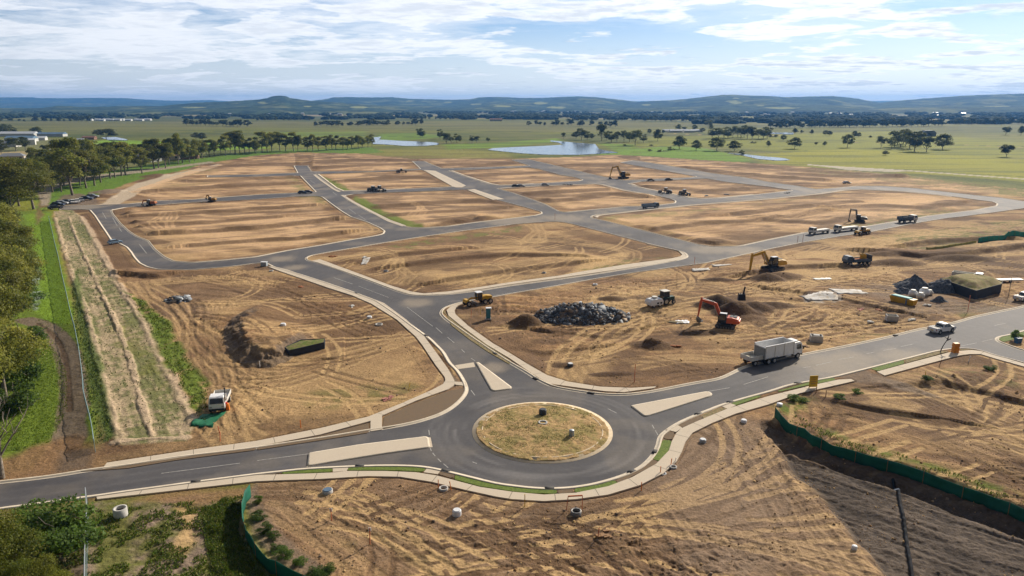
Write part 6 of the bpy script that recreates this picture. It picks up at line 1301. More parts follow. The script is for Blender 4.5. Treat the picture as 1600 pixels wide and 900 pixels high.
tub(592, 507, .7, .2, 'broad pale pit in the scuffed earth left of the curving road'); tub(850, 427, .5, .3, 'dark lidded pit at the near edge of the central block', lid=LIDD); tub(930, 445, .5, .3, 'lone pit with pale collar just below the long road', m=PLAS); tub(603, 424, .6, .3, 'pit with blue grey cover left on the central block', lid=LIDD); tub(424, 424, .5, .3, 'pale pit beside the box at the left junction')
t = thing('utility_box', 'pale grey cabinet standing at the left junction corner', 'utility box', 413, 416, -.1); MB().box(-.75, .75, -.45, .45, 0, 1.05).build('cabinet', mat('cabinet_grey', (.42, .48, .52), rough=.5), t, bevel=.04); MB().box(-.8, .8, -.5, .5, 1.05, 1.13).build('lid', PLAS, t)
# stakes
for i, (px, py, h, m, l, ln) in enumerate([
 (518, 811, 1.35, PINK, 'thick orange stake with a white tip below the blue lidded manhole', (0, 0)), (578, 849, 1.75, PINK, 'tall white and orange stake standing above the deepest ruts', (.05, 0)), (685, 763, 1.0, AMB, 'orange stake left of the square shouldered manhole', (0, 0)), (705, 766, 1.0, AMB, 'leaning orange stake right of the square shouldered manhole', (-.15, 0)),
 (820, 792, 1.4, SIGNY, 'yellow stake at the footpath edge below the roundabout', (0, 0)), (1002, 767, 1.0, AMB, 'thin orange stake by the green cap on the lower right footpath edge', (0, 0)), (1032, 739, .9, AMB, 'thin orange stake left of the small pit collar', (0, 0)), (1048, 727, .9, AMB, 'thin orange stake right of the small pit collar', (.1, .1)), (1054, 722, .7, WHITE, 'short white stake at the footpath bend', (.15, 0)),
 (934, 840, 1.0, PINK, 'orange tipped stake in the scattered debris at bottom centre', (.1, 0)), (470, 669, 1.1, AMB, 'short orange stake above the left footpath', (0, 0)), (344, 690, 1.3, PINK, 'twisted orange stake below the end of the matting strip', (.1, 0)), (343, 676, .9, PINK, 'small orange stake by the green shade cloth', (-.1, 0)), (638, 610, 1.2, SIGNY, 'yellowish stake leaning on the weeds by the path', (.3, 0)),
 (991, 598, 2.9, PINK, 'tall orange and white pole in front of the lower worked patch', (.05, 0)), (736, 497, 1.6, PINK, 'pair of orange sticks left of the teal cabin', (.1, 0)), (751, 491, 1.5, SIGNY, 'thin yellow stick just left of the teal cabin', (0, 0)), (1085, 413, 2.0, PINK, 'orange marker at the bend of the central block', (0, 0)), (867, 344, 2.4, PINK, 'orange markers at the junction behind the central block', (0, 0)), (1246, 379, 2.0, mat('dark_red', (.2, .03, .02)), 'dark red marker post beside the upper right road', (0, 0)), (1254, 379, 2.6, mat('dark_red', (.2, .03, .02)), 'taller dark red marker post beside the upper right road', (0, 0)),
 (1512, 487, 3.4, PINK, 'thin orange pole standing on the weedy island by the right road', (0, 0)), (1575, 465, 4.6, STEEL, 'tall thin grey pole left of the ute at the right edge', (.1, 0)), (1290, 621, 1.0, TIMBER, 'short brown stake near the yellow sign board', (0, 0)), (1275, 614, .9, TIMBER, 'brown stake at the foot of the yellow sign board', (0, 0)), (1445, 591, .9, SIGNY, 'short yellowish stake on the right hand earth', (0, 0)), (1513, 566, 1.0, WHITE, 'white and grey marker on the earth beyond the orange stack', (.2, 0)), (1468, 571, .9, TIMBER, 'brown stake cluster left of the white marker', (.2, 0)), (406, 573, 1.0, WHITE, 'white marker post at the foot of the earth platform', (0, 0))]):
    stake(px, py, h, m, l, ln, flag=WHITE if i in (0, 1) else None)
t = thing('orange_frame', 'small orange goalpost frame around the grey ring manhole', 'safety frame', 898, 797, .05)
MB().cyl((-.85, 0, 0), (-.7, 0, 1.55), .04, n=6).cyl((.75, 0, 0), (.75, 0, 1.6), .04, n=6).bar((-.7, 0, 1.55), (.75, 0, 1.6), .07, .14).build('frame', PINK, t)
# stockpile heaps
def heap(name, label, cat, px, py, rx, ry, h, m, rot=0, seed=1, chunks=0, cm=None, sharp=1.0):
    t = thing(name, label, cat, px, py, rot, dz=-.1); n = 46; V = []; F = []; xs = np.linspace(-1.08, 1.08, n); gx, gy = np.meshgrid(xs, xs)
    d = np.hypot(gx, gy)+(fbm(gx*1.6+seed, gy*1.6, 4, seed)-.5)*.5; z = h*np.clip(1-d, 0, 1)**sharp*(1+.5*(fbm(gx*5, gy*5, 3, seed+2)-.5)); z = np.where(d > 1, -.15, z)
    V = np.stack([gx*rx, gy*ry, z], -1).reshape(-1, 3); i = np.arange(n*n).reshape(n, n); F = np.stack([i[:-1, :-1], i[:-1, 1:], i[1:, 1:], i[1:, :-1]], -1).reshape(-1, 4); F = F[(V[F, 2].max(1) > -.1)]
    link('heap', fastmesh('heap', V, F), m, t)
    if chunks:
        rs = np.random.RandomState(seed); b = MB(); Vs = []; Fs = []; Cs = []; off = 0
        for k in range(chunks):
            a = rs.uniform(0, 6.28); r = math.sqrt(rs.uniform(0, .98)) if k % 9 else rs.uniform(.9, 1.15); x, y = r*math.cos(a), r*math.sin(a); ii = int(np.clip((x+1.08)/2.16*(n-1), 0, n-1)); jj = int(np.clip((y+1.08)/2.16*(n-1), 0, n-1)); zz = max(z[jj, ii], 0)
            s = min(.9, .11*math.exp(rs.normal()*.75)+.06)*np.array([1, rs.uniform(.5, 1), rs.uniform(.25, .6)]); M = Matrix.Rotation(rs.uniform(0, 6.28), 3, 'Z') @ Matrix.Rotation(rs.uniform(-.9, .9), 3, 'X') @ Matrix.Rotation(rs.uniform(-.9, .9), 3, 'Y'); M = np.array(M)
            c = np.array([(sx, sy, sz) for sz in (-1, 1) for sx, sy in ((-1, -1), (1, -1), (1, 1), (-1, 1))])*s*rs.uniform(.7, 1.15, (8, 3)); c = c@M.T+np.array([x*rx, y*ry, zz+.06]); Vs.append(c)
            Fs.append(np.array([(3, 2, 1, 0), (4, 5, 6, 7), (0, 1, 5, 4), (1, 2, 6, 5), (2, 3, 7, 6), (3, 0, 4, 7)])+off); off += 8
            cl = [(.12, .13, .15), (.075, .08, .09), (.20, .215, .24), (.36, .38, .40), (.28, .20, .13), (.18, .14, .105)][rs.choice(6, p=[.26, .22, .2, .12, .1, .1])]; Cs.append(np.tile(np.array(cl)*rs.uniform(.8, 1.3), (8, 1)))
        me = fastmesh('rocks', np.concatenate(Vs), np.concatenate(Fs)); set_col(me, np.concatenate(Cs)); o = link('rocks', me, cm, t); o['kind'] = 'stuff'
    return t
ROCK = mat('rock_chunks', (.1, .1, .1), rough=.75, attr='albedo', var=.15)
heap('rubble_heap', 'large heap of blue grey broken rock and slabs beside a dark soil mound', 'rubble heap', 906, 499, 9.0, 5.0, 2.9, mat('dark_rubble', (.07, .07, .075), rough=1, var=.4, vscale=1.2, color2=(.20, .14, .095)), .12, 3, 2300, ROCK, .62)
heap('stone_pile', 'small pile of blue grey stones left on the brown earth', 'stone pile', 278, 468, 2.5, 2.0, .9, GRAV, .1, 4, 260, ROCK)
for q in ((1428, 449, 4.4, 3.4, 3.2, 'tallest dark blue gravel pile, behind the white bags'), (1474, 452, 4.6, 3.6, 2.9, 'dark gravel pile leaning against the black stockpile wall'), (1412, 456, 2.3, 2, 1.6, 'small blue gravel pile at the left foot of the tallest pile'), (1468, 471, 1.9, 1.4, 1.35, 'little black gravel pile in front of the white bags'), (1409, 444, 2.2, 1.5, .9, 'low dark pile left behind the tallest gravel pile')):
    heap('gravel_pile', q[5], 'gravel pile', q[0], q[1], q[2], q[3], q[4], GRAV, 0, int(q[0]) % 50)
def bags():
    for i, (px, py, r, l) in enumerate(((1444, 461, 1.15, 'largest white bulk bag standing among the gravel piles'), (1426, 463, 1.0, 'slumped grey white bulk bag left of the largest one'), (1438, 466, .9, 'white bulk bag with a dark open side in front'), (1452, 460, .8, 'small pale bulk bag at the right of the group'))):
        t = thing('bulk_bag', l, 'bulk bag', px, py, i*.7); MB().blob((0, 0, r*.62), (r, r*.9, r*.8), i+3, 2, .12).build('bag', PLAS if i < 2 else WDIRT, t, smooth_=True)
        MB().cyl((0, 0, r*1.25), (0, 0, r*1.45), r*.55, r*.5, 12).build('bag_top', WDIRT, t)
bags()
t = thing('skip_bin', 'long yellow skip with a teal tarpaulin on the worked earth', 'skip bin', 1411, 476, head(1388, 466, 1430, 476))
MB().quadbox([(-2.3, -.7, 0), (2.3, -.7, 0), (2.3, .7, 0), (-2.3, .7, 0)], [(-2.7, -.85, 1.25), (2.5, -.85, 1.25), (2.5, .85, 1.25), (-2.7, .85, 1.25)]).build('skip_body', YELLOW, t, bevel=.04); MB().box(-2.5, 1.6, -.8, .75, 1.26, 1.42, .2, .2).build('tarpaulin', mat('teal_tarp', (.06, .34, .36), rough=.6), t, bevel=.05); MB().box(.9, 1.2, -.9, -.84, .1, 1.2).build('rib', mat('blue_rib', (.15, .2, .28), rough=.6), t)
# walled stockpiles
def walled(name, label, poly, h, top, grass, seed):
    P = GP(poly); cx = sum(p[0] for p in P)/len(P); cy0 = sum(p[1] for p in P)/len(P); t = thing(name, label, 'walled stockpile', xy=(cx, cy0)); z0 = t.location.z
    Q = [(p[0]-cx, p[1]-cy0) for p in P]; n = len(Q); wl = MB(); 
    for i in range(n):
        a = Q[i]; b = Q[(i+1) % n]; wl.bar((a[0], a[1], h/2-.15), (b[0], b[1], h/2-.15), .10, h+.3)
    wl.build('wall', DKG, t)
    R = resample(Q+[Q[0]], .8)[:-1]; V, F = cdt_keep([[(p[0]*.985, p[1]*.985) for p in R]], lambda x, y: inpoly(x, y, Q), [(x, y) for x in np.arange(min(q[0] for q in Q), max(q[0] for q in Q), .55) for y in np.arange(min(q[1] for q in Q), max(q[1] for q in Q), .55) if inpoly(np.array([x]), np.array([y]), [(q[0]*.97, q[1]*.97) for q in Q])[0]])
    z = h-.12+top*sst(0, 2.2, np.min([segdist(V[:, 0], V[:, 1], a, b) for a, b in zip(Q, Q[1:]+Q[:1])], 0))+(fbm(V[:, 0]/1.2, V[:, 1]/1.2, 3, seed)-.5)*.35
    link('fill', fastmesh('fill', np.column_stack([V, z]), F), grass, t)
walled('walled_stockpile', 'small black walled soil box topped with bright weeds on the left earth', '446,553 452,558 507,545 508,539 470,541', 1.15, .3, mat('weedy_soil', (.12, .17, .02), rough=1, color2=(.17, .13, .06), vscale=1.2, var=.3, bump=.15, bscale=3), 5)
walled('walled_stockpile', 'large black walled stockpile with a dry grassy top beside the gravel piles', '1467,448 1523,468 1563,457 1564,452 1500,443', 2.0, 1.2, mat('dry_grass_top', (.26, .24, .08), rough=1, color2=(.30, .22, .12), vscale=1, var=.2, bump=.15, bscale=3), 6)
simple_truck(1511, 438.5, head(1495, 437, 1525, 441), 'white and green vehicle half hidden behind the large walled stockpile', 7, m=WDIRT, m2=WHITE, s=.9)
t = thing('boat_hull_trailer', 'pale long trailer lying on the dirt right of the large walled stockpile', 'trailer', 1577, 441, .1); MB().box(-3, 3, -.8, .8, .4, .7).build('deck', WDIRT, t, bevel=.05)
for sg in (-1, 1): wheel(t, -.5, sg*.85, .35, .2, sg)
# sheets, pipes, small heaps
def litter(px, py, w, d, label, m, seed, name='plastic_sheet'):
    x, y = G(px, py); rs = np.random.RandomState(seed); b = MB(); n = 14
    V = []; 
    for j in range(6):
        for i in range(n): fx = i/(n-1)-.5; fy = j/5-.5; ed = rs.uniform(.8, 1.1); X = fx*w*ed; Y = fy*d*ed+fx*w*.12; V.append((X, Y, gz(x+X, y+Y)+.06+rs.uniform(0, .08)))
    F = [(j*n+i, j*n+i+1, (j+1)*n+i+1, (j+1)*n+i) for j in range(5) for i in range(n-1)]
    me = fastmesh(name, V, F); o = link(name, me, m); o.location = (x, y, 0); so = o.modifiers.new('t', 'SOLIDIFY'); so.thickness = .02; return tag(o, label, 'sheet')
SHT = mat('pale_sheeting', (.62, .61, .60), rough=.8, color2=(.33, .28, .22), vscale=.9, var=.15); litter(1280, 465, 7.5, 5.5, 'large crumpled white sheet lying on the worked earth', SHT, 1); litter(1327, 458, 8.0, 4.5, 'narrow pale sheet right of the large crumpled sheet', SHT, 2); litter(1285, 436, 4.5, 1.6, 'small dusty sheet on the tracks above the other sheets', WDIRT, 3); litter(1095, 421, 4.5, 2.4, 'pale sheet on the road edge below the central bend', SHT, 4); litter(1128, 415, 5, 2.4, 'white sheet strip beside the long road', SHT, 5); litter(1066, 504, 2.6, 1.8, 'folded white sheet in front of the orange excavator', PLAS, 6); litter(571, 410, 1.6, 6.0, 'pale spoil heap of broken slabs on the central block', SHT, 7)
def pipes():
    t = thing('pipe_bundle', 'bundle of cream pipes with the folded white sheet left of the orange excavator', 'pipe bundle', 1054, 505, -.35)
    for k in range(5): MB().cyl((-1.6, k*.22, .1), (1.5, k*.22, .1), .09, n=8).build('pipe', mat('cream_pipe', (.6, .5, .3), rough=.5), t)
pipes()
for i, (px, py, l) in enumerate(((1360, 503, 'scattered grey slabs left of the large pit box'), (1425, 500, 'grey slabs and offcuts between the large pit box and the ute'), (1345, 482, 'pinkish debris on the earth left of the yellow skip'), (1372, 483, 'rust coloured debris strip beneath the yellow skip'), (570, 406, 'broken kerb pieces on the central block'), (520, 401, 'blue and orange debris near the left top of the central block'), (1255, 541, 'small brown debris left of the pit box'), (940, 838, 'twigs and debris at the orange tipped stake'), (607, 623, 'orange red debris beside the left footpath'), (470, 448, 'reddish spoil with slabs near the left junction'), (550, 478, 'loose boards on the left earth near the curving road'), (885, 288.5, 'dark stones along the far lot edge'), (1055, 542, 'orange red spoil by the small mound'), (1448, 478, 'grey spoil at the front of the bags'), (1230, 302, 'dark debris bank beside the far right junction'), (1103, 306, 'row of dark debris along the far street edge'), (1135, 304, 'debris bank continuing right along the far street edge'))):
    t = thing('debris_pile', l, 'debris', px, py, i*.5); rs = random.Random(i); b = MB(); sc = max(1, mpp(G(px, py)[1])*7)
    for k in range(16): x, y = rs.gauss(0, .42)*sc, rs.gauss(0, .26)*sc; s = rs.uniform(.1, .32)*sc; b.quadbox(*[[(x+sx*s, y+sy*s*rs.uniform(.3, .8), z) for sx, sy in ((-1, -1), (1, -1), (1, 1), (-1, 1))] for z in (-.05, rs.uniform(.1, .35)*sc*.6)])
    b.build('pieces', [CONC2, CONC2, mat('pink_debris', (.45, .2, .16), rough=.9), mat('rust_debris', (.34, .13, .05), rough=.9), WDIRT, mat('rust_debris', (0, 0, 0)), TIMBER, TIMBER, mat('pink_debris', (0, 0, 0)), mat('rust_debris', (0, 0, 0)), WDIRT, STEEL, mat('rust_debris', (0, 0, 0)), CONC2, STEEL, STEEL, STEEL][i], t)
# black ducting on the clay
pl = GP('1397,736 1401,742 1406,752 1408,765 1410,778 1414,795 1417,815 1420,840 1424,860 1427,878 1432,905 1438,940')
pl = smooth(resample(pl, .8), it=2); b = MB(); nn = 10
for i, p in enumerate(pl):
    q = pl[min(i+1, len(pl)-1)]; o = pl[max(i-1, 0)]; dx, dy = q[0]-o[0], q[1]-o[1]; l = math.hypot(dx, dy); z = gz(*p)+.15; wv = .16+.025*(i % 2)
    for k in range(nn): a = 2*math.pi*k/nn; b.v.append((p[0]-dy/l*math.cos(a)*wv, p[1]+dx/l*math.cos(a)*wv, z+math.sin(a)*wv))
    if i:
        for k in range(nn): b.f.append(((i-1)*nn+k, (i-1)*nn+(k+1) % nn, i*nn+(k+1) % nn, i*nn+k))
tag(b.build('hose', mat('black_hose', (.014, .015, .019), rough=.85, spec=.1), smooth_=True), 'black flexible drain hose running down the dark clay from the green fence', 'hose')
t = thing('hose_fitting', 'white collar on the black hose just below the green fence', 'pipe fitting', 1404, 746, .3); MB().cyl((-.3, 0, .15), (.3, 0, .2), .22, n=10).build('collar', PLAS, t)
# fences
def mesh_fence(name, label, pts, h, m, postm, step=2.6, wob=.15, top=None):
    P = resample(GP(pts), 1.0); c = P[0]; t = thing(name, label, 'fence', xy=c); t.location = (0, 0, 0); rnd = random.Random(3); V = []; F = []; k = 0; nz = 4
    L = 0; posts = []; 
    for i, p in enumerate(P):
        z = gz(*p); d = P[min(i+1, len(P)-1)]; o = P[max(i-1, 0)]; dx, dy = d[0]-o[0], d[1]-o[1]; l = math.hypot(dx, dy)+1e-6; ph = (i % 3 != 0)
        for j in range(nz):
            w = math.sin(j/(nz-1)*math.pi)*wob*rnd.uniform(.3, 1)*(1 if ph else .1); V.append((p[0]-dy/l*w, p[1]+dx/l*w, z-.12+(h+.1)*j/(nz-1)-(0.06*rnd.random() if ph and j == nz-1 else 0)))
        if i % 3 == 0: posts.append((p, z))
    for i in range(len(P)-1):
        for j in range(nz-1): F.append((i*nz+j, (i+1)*nz+j, (i+1)*nz+j+1, i*nz+j+1))
    o = link('mesh_panel', fastmesh('mesh_panel', V, F, smooth_=True), m, t); so = o.modifiers.new('t', 'SOLIDIFY'); so.thickness = .03
    for p, z in posts[:100]: MB().cyl((p[0], p[1], z-.2), (p[0], p[1], z+h+.12), .035, n=6).build('post', postm, t)
    return t
mesh_fence('silt_fence', 'long sagging green cloth fence curving along the top of the dark clay bank', '1210,652 1220,661 1245,676 1267,688 1300,699 1337,710 1387,724 1422,735 1465,750 1505,765 1555,782 1600,801 1680,835 1760,870', 1.45, GREENF, TIMBER)
mesh_fence('silt_fence', 'dark green cloth fence curving down to the bottom edge at lower left', '392,776 384,787 379,805 380,828 386,848 400,872 420,893 445,908 475,922 510,940', 1.5, GREENF, TIMBER)
mesh_fence('silt_fence', 'distant bright teal cloth fence at the right edge of the worked earth', '1527,384 1560,377 1600,369.5 1660,358', 1.7, GREENT, TIMBER)
mesh_fence('warning_tape_fence', 'pale yellow tape fence leading to the distant teal fence', '1446,396.5 1470,394 1495,389 1525,383.5', .7, mat('faded_yellow_mesh', (.50, .48, .16), rough=.8, transl=.2), TIMBER)
def chainfence(label, pts, h, rail=GALV):
    P = resample(GP(pts), 2.5); t = thing('chain_fence', label, 'fence', xy=P[0]); t.location = (0, 0, 0); V = []; F = []
    mm = bpy.data.materials.get('chain_mesh')
    if not mm:
        mm = bpy.data.materials.new('chain_mesh'); mm.use_nodes = True; N = mm.node_tree.nodes; L = mm.node_tree.links; tr = N.new('ShaderNodeBsdfTransparent'); mx = N.new('ShaderNodeMixShader'); N['Principled BSDF'].inputs['Base Color'].default_value = (.16, .24, .24, 1); mx.inputs[0].default_value = .42
        L.new(tr.outputs[0], mx.inputs[1]); L.new(N['Principled BSDF'].outputs[0], mx.inputs[2]); L.new(mx.outputs[0], N['Material Output'].inputs[0])
    for p in P: z = gz(*p); V += [(p[0], p[1], z), (p[0], p[1], z+h)]
    for i in range(len(P)-1): F.append((2*i, 2*i+2, 2*i+3, 2*i+1))
    link('wire_mesh', fastmesh('wire_mesh', V, F), mm, t); b = MB()
    for p, q in zip(P[:-1], P[1:]): b.cyl((p[0], p[1], gz(*p)+h), (q[0], q[1], gz(*q)+h), .045, n=6)
    b.build('top_rail', rail, t)
    for p in P[:95]: MB().cyl((p[0], p[1], gz(*p)-.2), (p[0], p[1], gz(*p)+h+.05), .04, n=6).build('post', rail, t)
RAIL = mat('rail_blue_grey', (.27, .38, .40), rough=.5, metal=.2)
chainfence('long pale blue grey wire fence between the grass and the matting strip at left', '77,345 81,362 86,385 92,408 98,438 105,468 111,496 118,522 124,552 128,580 131,605 132,625 137,645 143,668 147,690 149,706', 1.7, RAIL)
chainfence('grey wire fence running down to the bottom edge beside the bushy tree', '137,787 139,815 138,850 137,890 136,940', 1.8)
# clumps of weeds as tufts
def tufts(name, label, poly, n, s, cols, seed, patch=0.0):
    P = GP(poly); rs = np.random.RandomState(seed); x0, x1, y0, y1 = min(p[0] for p in P), max(p[0] for p in P), min(p[1] for p in P), max(p[1] for p in P)
    x = rs.uniform(x0, x1, n*4); y = rs.uniform(y0, y1, n*4); ok = inpoly(x, y, P)
    if patch: ok &= fbm(x/1.4, y/1.4, 3, seed) > patch
    x, y = x[ok][:n], y[ok][:n]; n = len(x); z = np.array([gz(a, b) for a, b in zip(x, y)]); a = rs.uniform(0, 6.28, n); h = s*rs.uniform(.5, 1.5, n); w = h*.35
    dx, dy = np.cos(a)*w, np.sin(a)*w; lx, ly = rs.normal(size=n)*h*.4, rs.normal(size=n)*h*.4
    V = np.stack([np.column_stack([x-dx, y-dy, z-.03]), np.column_stack([x+dx, y+dy, z-.03]), np.column_stack([x+dx*.5+lx, y+dy*.5+ly, z+h]), np.column_stack([x-dx*.6+lx, y-dy*.6+ly, z+h*.8])], 1).reshape(-1, 3)
    c = np.array(cols)[rs.randint(len(cols), size=n)]*rs.uniform(.7, 1.3, (n, 1)); me = fastmesh(name, V, np.arange(4*n).reshape(-1, 4)); set_col(me, np.repeat(c, 4, 0))
    o = link(name, me, mat('weed_leaves', (.1, .15, .02), rough=.8, attr='albedo', transl=.3)); tag(o, label, 'weeds', kind='stuff')
GC = [(.10, .16, .015), (.15, .20, .025), (.07, .11, .018), (.20, .20, .05)]
tufts('grass', 'rough grass and weeds in the bottom left corner', '-60,810 130,800 250,790 384,775 376,800 400,860 460,930 460,1000 -60,1000', 26000, .15, GC, 1, .46)
tufts('grass', 'grass in the ditch left of the green cloth fence', '320,800 350,780 376,790 372,830 400,890 440,930 350,930 320,850', 14000, .16, GC, 2)
tufts('grass', 'green grass along the left fence and track', '45,345 78,340 100,440 116,520 60,520 50,480', 12000, .12, [(.13, .21, .015), (.17, .24, .02), (.15, .22, .015)], 3)
tufts('grass', 'green grass between the left trees and the dirt track', '-10,520 50,510 85,545 104,580 105,640 80,690 20,705 -10,700', 16000, .11, [(.13, .21, .015), (.17, .24, .02), (.15, .22, .015)], 4)
tufts('grass', 'dark weeds between the fence and the matting strip', '112,440 135,510 155,580 176,685 152,695 140,640 128,580 114,500', 9000, .22, [(.07, .11, .018), (.12, .15, .03)], 5)
tufts('grass', 'green weeds on the right flank of the matting strip', '200,462 226,498 262,570 305,650 322,660 325,600 300,570 262,500 225,470', 9000, .18, GC, 6, .42)
tufts('grass', 'tufts scattered on the matting strip', '90,345 125,345 200,480 300,660 180,690 140,545', 9000, .18, [(.10, .13, .03), (.14, .15, .05)], 7, .5)
tufts('grass', 'weeds along the back of the lower right green fence', '1212,640 1267,683 1337,705 1422,730 1600,795 1600,780 1430,715 1330,692 1240,648', 2600, .15, GC, 8, .48)
tufts('grass', 'sparse weeds on the central roundabout island', '757,670 780,640 847,632 915,640 938,670 915,700 847,714 780,700', 2600, .08, [(.20, .19, .06), (.16, .17, .04)], 9, .5)
for i, (px, py, h) in enumerate(((405, 810, 13), (413, 832, 14), (428, 842, 12), (444, 872, 13), (470, 882, 11), (506, 896, 14), (488, 898, 10), (402, 785, 10), (430, 860, 10))): tree(px, py, h, 'shrub', 'small bright green weed bush on the bank right of the lower left green fence', cat='bush', name='weed_bush', group='weed bushes by the lower left fence', wide=1.3)
for i, (px, py, h) in enumerate(((1240, 626, 9), (1256, 628, 7), (1340, 617, 9), (1312, 625, 8), (1447, 598, 8), (1546, 578, 9))): tree(px, py, h, 'shrub', 'little green weed clump on the earth between the yellow sign and the orange stack', cat='weed', name='weed_clump', group='weed clumps at right', wide=1.6)
def clods():
    rs = np.random.RandomState(12); Z = A('420,770 560,745 700,775 850,795 1000,775 1090,690 1200,650 1330,620 1600,620 1700,800 1650,960 500,960 420,850'); Z2 = A('700,500 900,605 1140,590 1560,490 1600,400 1250,390 870,460'); Z3 = A('215,430 420,430 640,530 700,600 560,655 370,690 330,620'); Vs = []; Fs = []; Cs = []; off = 0
    for Zp, n, smax in ((Z, 8000, .11), (Z2, 4000, .15), (Z3, 2500, .13)):
        bx = np.array(Zp); x = rs.uniform(bx[:, 0].min(), bx[:, 0].max(), n*4); y = rs.uniform(bx[:, 1].min(), bx[:, 1].max(), n*4); ok = inpoly(x, y, Zp) & (fbm(x/5, y/5, 3, 5) > .47) & ~in_road(x, y); x, y = x[ok][:n], y[ok][:n]
        for a, b in zip(x, y):
            s = smax*min(1.6, .25*math.exp(rs.normal()*.6)); c = np.array([(-1, -1, -.5), (1, -1, -.5), (1, 1, -.5), (-1, 1, -.5), (-.6, -.7, .7), (.7, -.5, .6), (.6, .7, .8), (-.7, .5, .6)])*s*rs.uniform(.6, 1.4, (8, 3)); th = rs.uniform(0, 6.28); ct, st_ = math.cos(th), math.sin(th); c = np.column_stack([c[:, 0]*ct-c[:, 1]*st_, c[:, 0]*st_+c[:, 1]*ct, c[:, 2]])
            Vs.append(c+np.array([a, b, gz(a, b)+s*.2])); Fs.append(np.array([(4, 5, 6, 7), (0, 1, 5, 4), (1, 2, 6, 5), (2, 3, 7, 6), (3, 0, 4, 7)])+off); off += 8
            Cs.append(np.tile(np.array([DIRT*.8, BROWN, PALE*.9, GREYD][rs.randint(4)])*rs.uniform(.7, 1.2), (8, 1)))
    me = fastmesh('scattered_clods', np.concatenate(Vs), np.concatenate(Fs)); set_col(me, np.concatenate(Cs)); tag(link('scattered_clods', me, mat('clod', (.2, .13, .07), rough=1, spec=.1, attr='albedo')), kind='stuff')
clods()
litter(324, 655, 3.0, 4.5, 'heap of green shade cloth by the matting strip below the tray truck', mat('green_cloth', (.01, .13, .06), rough=.7, var=.3), 9, 'shade_cloth')
# ================================================================== BUILDINGS
RW = mat('white_wall', (.68, .67, .64), rough=.8); RC_ = mat('cream_wall', (.48, .42, .34), rough=.85); BRK = mat('brick_wall', (.30, .17, .12), rough=.9)
RFS = [mat('zinc_roof', (.42, .45, .50), rough=.45, metal=.2), mat('pale_roof', (.66, .68, .71), rough=.5), mat('blue_roof', (.16, .26, .38), rough=.5), mat('tile_roof', (.28, .15, .11), rough=.85), mat('grey_roof', (.20, .21, .23), rough=.7)]
WIN = mat('window_glass', (.04, .05, .06), rough=.1)
def building(px, py, w, d, h, rot, roof, wall, label, name='house', group=None, rise=None, wins=True):
    t = thing(name, label, 'house' if name == 'house' else 'shed', px, py, rot, group=group); rise = rise or d*.22; o = .3
    MB().prism([(-w/2, -.5), (w/2, -.5), (w/2, h), (-w/2, h)], -d/2, d/2).build('wall', wall, t)
    r = MB(); k = [(-w/2-o, -d/2-o, h), (w/2+o, -d/2-o, h), (w/2+o, d/2+o, h), (-w/2-o, d/2+o, h), (-w/2+(d*.3 if name == 'house' else -o), 0, h+rise), (w/2-(d*.3 if name == 'house' else -o), 0, h+rise)]
    r.v = k; r.f = [(0, 1, 5, 4), (2, 3, 4, 5), (1, 2, 5), (3, 0, 4), (3, 2, 1, 0)]; r.build('roof', RFS[roof], t)
    if wins:
        for k in range(max(2, int(w/4))):
            x = -w/2+w*(k+.5)/max(2, int(w/4)); MB().box(x-.7, x+.7, -d/2-.04, -d/2+.02, h*.35, h*.75).build('window', WIN, t)
BL_ = [
 (82, 213, 34, 10, 3.2, -.03, 2, RW, 'long shed with a blue roof and white walls at far left, right hand one'), (30, 213, 44, 12, 3.6, .05, 1, RW, 'long shed with a pale striped roof at the far left edge'), (34, 221, 30, 12, 3.6, .05, 2, RW, 'blue grey roofed shed in front of the pale striped shed'), (10, 229, 24, 12, 3.4, .1, 4, RW, 'dark roofed shed at the left edge in front of the blue grey one'), (50, 226, 7, 6, 5, .4, 1, RW, 'tall bright white gabled building right of the dark roofed shed'), (66, 219, 9, 8, 2.8, .2, 1, RW, 'low white building behind the tall gabled one'), (120, 222, 15, 7, 2.6, .1, 0, RC_, 'long low cream building beside the light green field'),
 (140, 218, 14, 7, 2.6, .05, 3, BRK, 'low brick building left of the pale far pond')]
for q in BL_: building(*q, name='shed', wins=False)
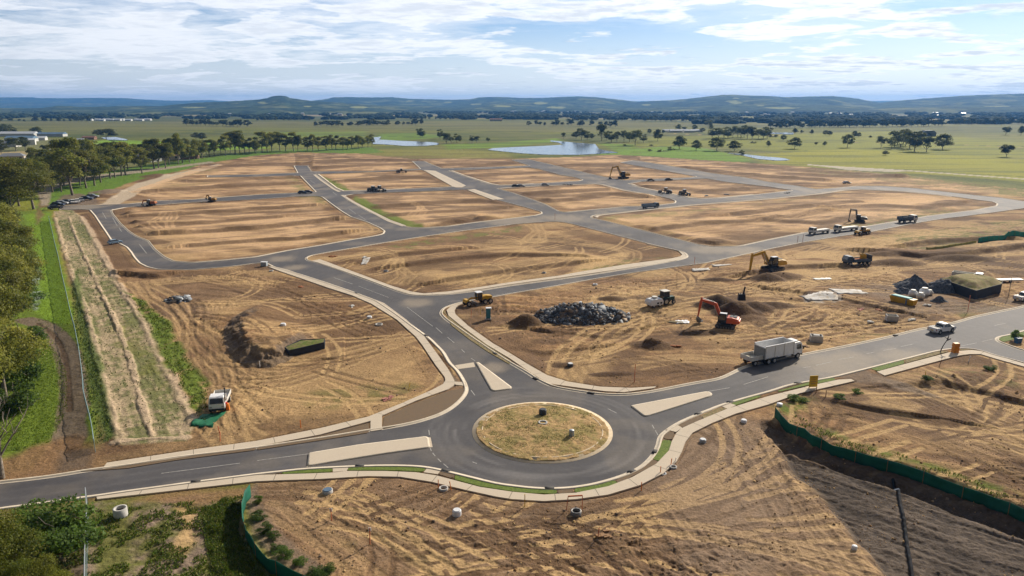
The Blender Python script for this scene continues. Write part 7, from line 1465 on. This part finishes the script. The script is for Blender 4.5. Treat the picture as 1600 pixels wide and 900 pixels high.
hl = [(75, 244), (92, 246), (108, 242), (124, 247), (138, 243), (150, 250), (162, 246), (176, 252), (188, 247), (202, 252), (216, 248), (232, 252), (246, 246), (262, 249), (278, 244), (290, 248), (72, 270), (62, 256), (40, 262), (20, 250), (88, 262), (130, 256)]
rnd = random.Random(8)
for i, (px, py) in enumerate(hl): building(px, py, rnd.uniform(13, 19), rnd.uniform(9, 12), 3, rnd.uniform(-.5, .5), [0, 4, 3, 4, 0, 3, 1, 4][i % 8], [BRK, RC_, RW][i % 3], 'low house with a hipped roof among the trees at far left', group='houses of the far left suburb')
building(72, 268, 12, 9, 3.4, .3, 2, RW, 'small bright blue roofed house just behind the left gum row')
for i in range(11): building(142+i*8.6+rnd.uniform(-3, 3), 188.6+rnd.uniform(-.6, .4), rnd.uniform(9, 20), 10, 3.0, rnd.uniform(-.1, .1), 1, RW, 'long white warehouse in the distant row left of centre', name='warehouse', group='distant warehouses at left', wins=False)
for i in range(5): building(1044+i*11, 206.4+(i % 2)*.5, 17, 8, 2.6, .02, 1, RW, 'long low white farm shed behind the grove', name='farm_shed', group='white farm sheds', wins=False)
for i in range(54):
    z = rnd.choice([(1100, 1330, 175, 181), (1330, 1600, 176, 183), (700, 900, 173, 176), (0, 400, 176, 186), (880, 1100, 173, 177), (400, 600, 178, 181)])
    building(rnd.uniform(z[0], z[1]), rnd.uniform(z[2], z[3]), rnd.uniform(10, 26), 10, rnd.uniform(3, 6), rnd.uniform(-.3, .3), rnd.choice([0, 0, 1]), RC_, 'tiny white building far out near the foot of the hills', name='distant_building', group='distant white buildings', wins=False)
building(775, 189.5, 30, 12, 4, .02, 3, RC_, 'reddish long building far behind the ponds', name='farm_building', wins=False)
t = thing('barn', 'open dark roofed hay barn on the right pasture behind the big clump', 'barn', 1449, 213, 0); MB().prism([(-9, 4), (9, 4), (5, 7.5), (-5, 7.5)], -5, 5).build('roof', RFS[4], t); MB().box(-8.5, 8.5, -4.5, 4.5, -.3, 4).build('bales', STEEL, t)
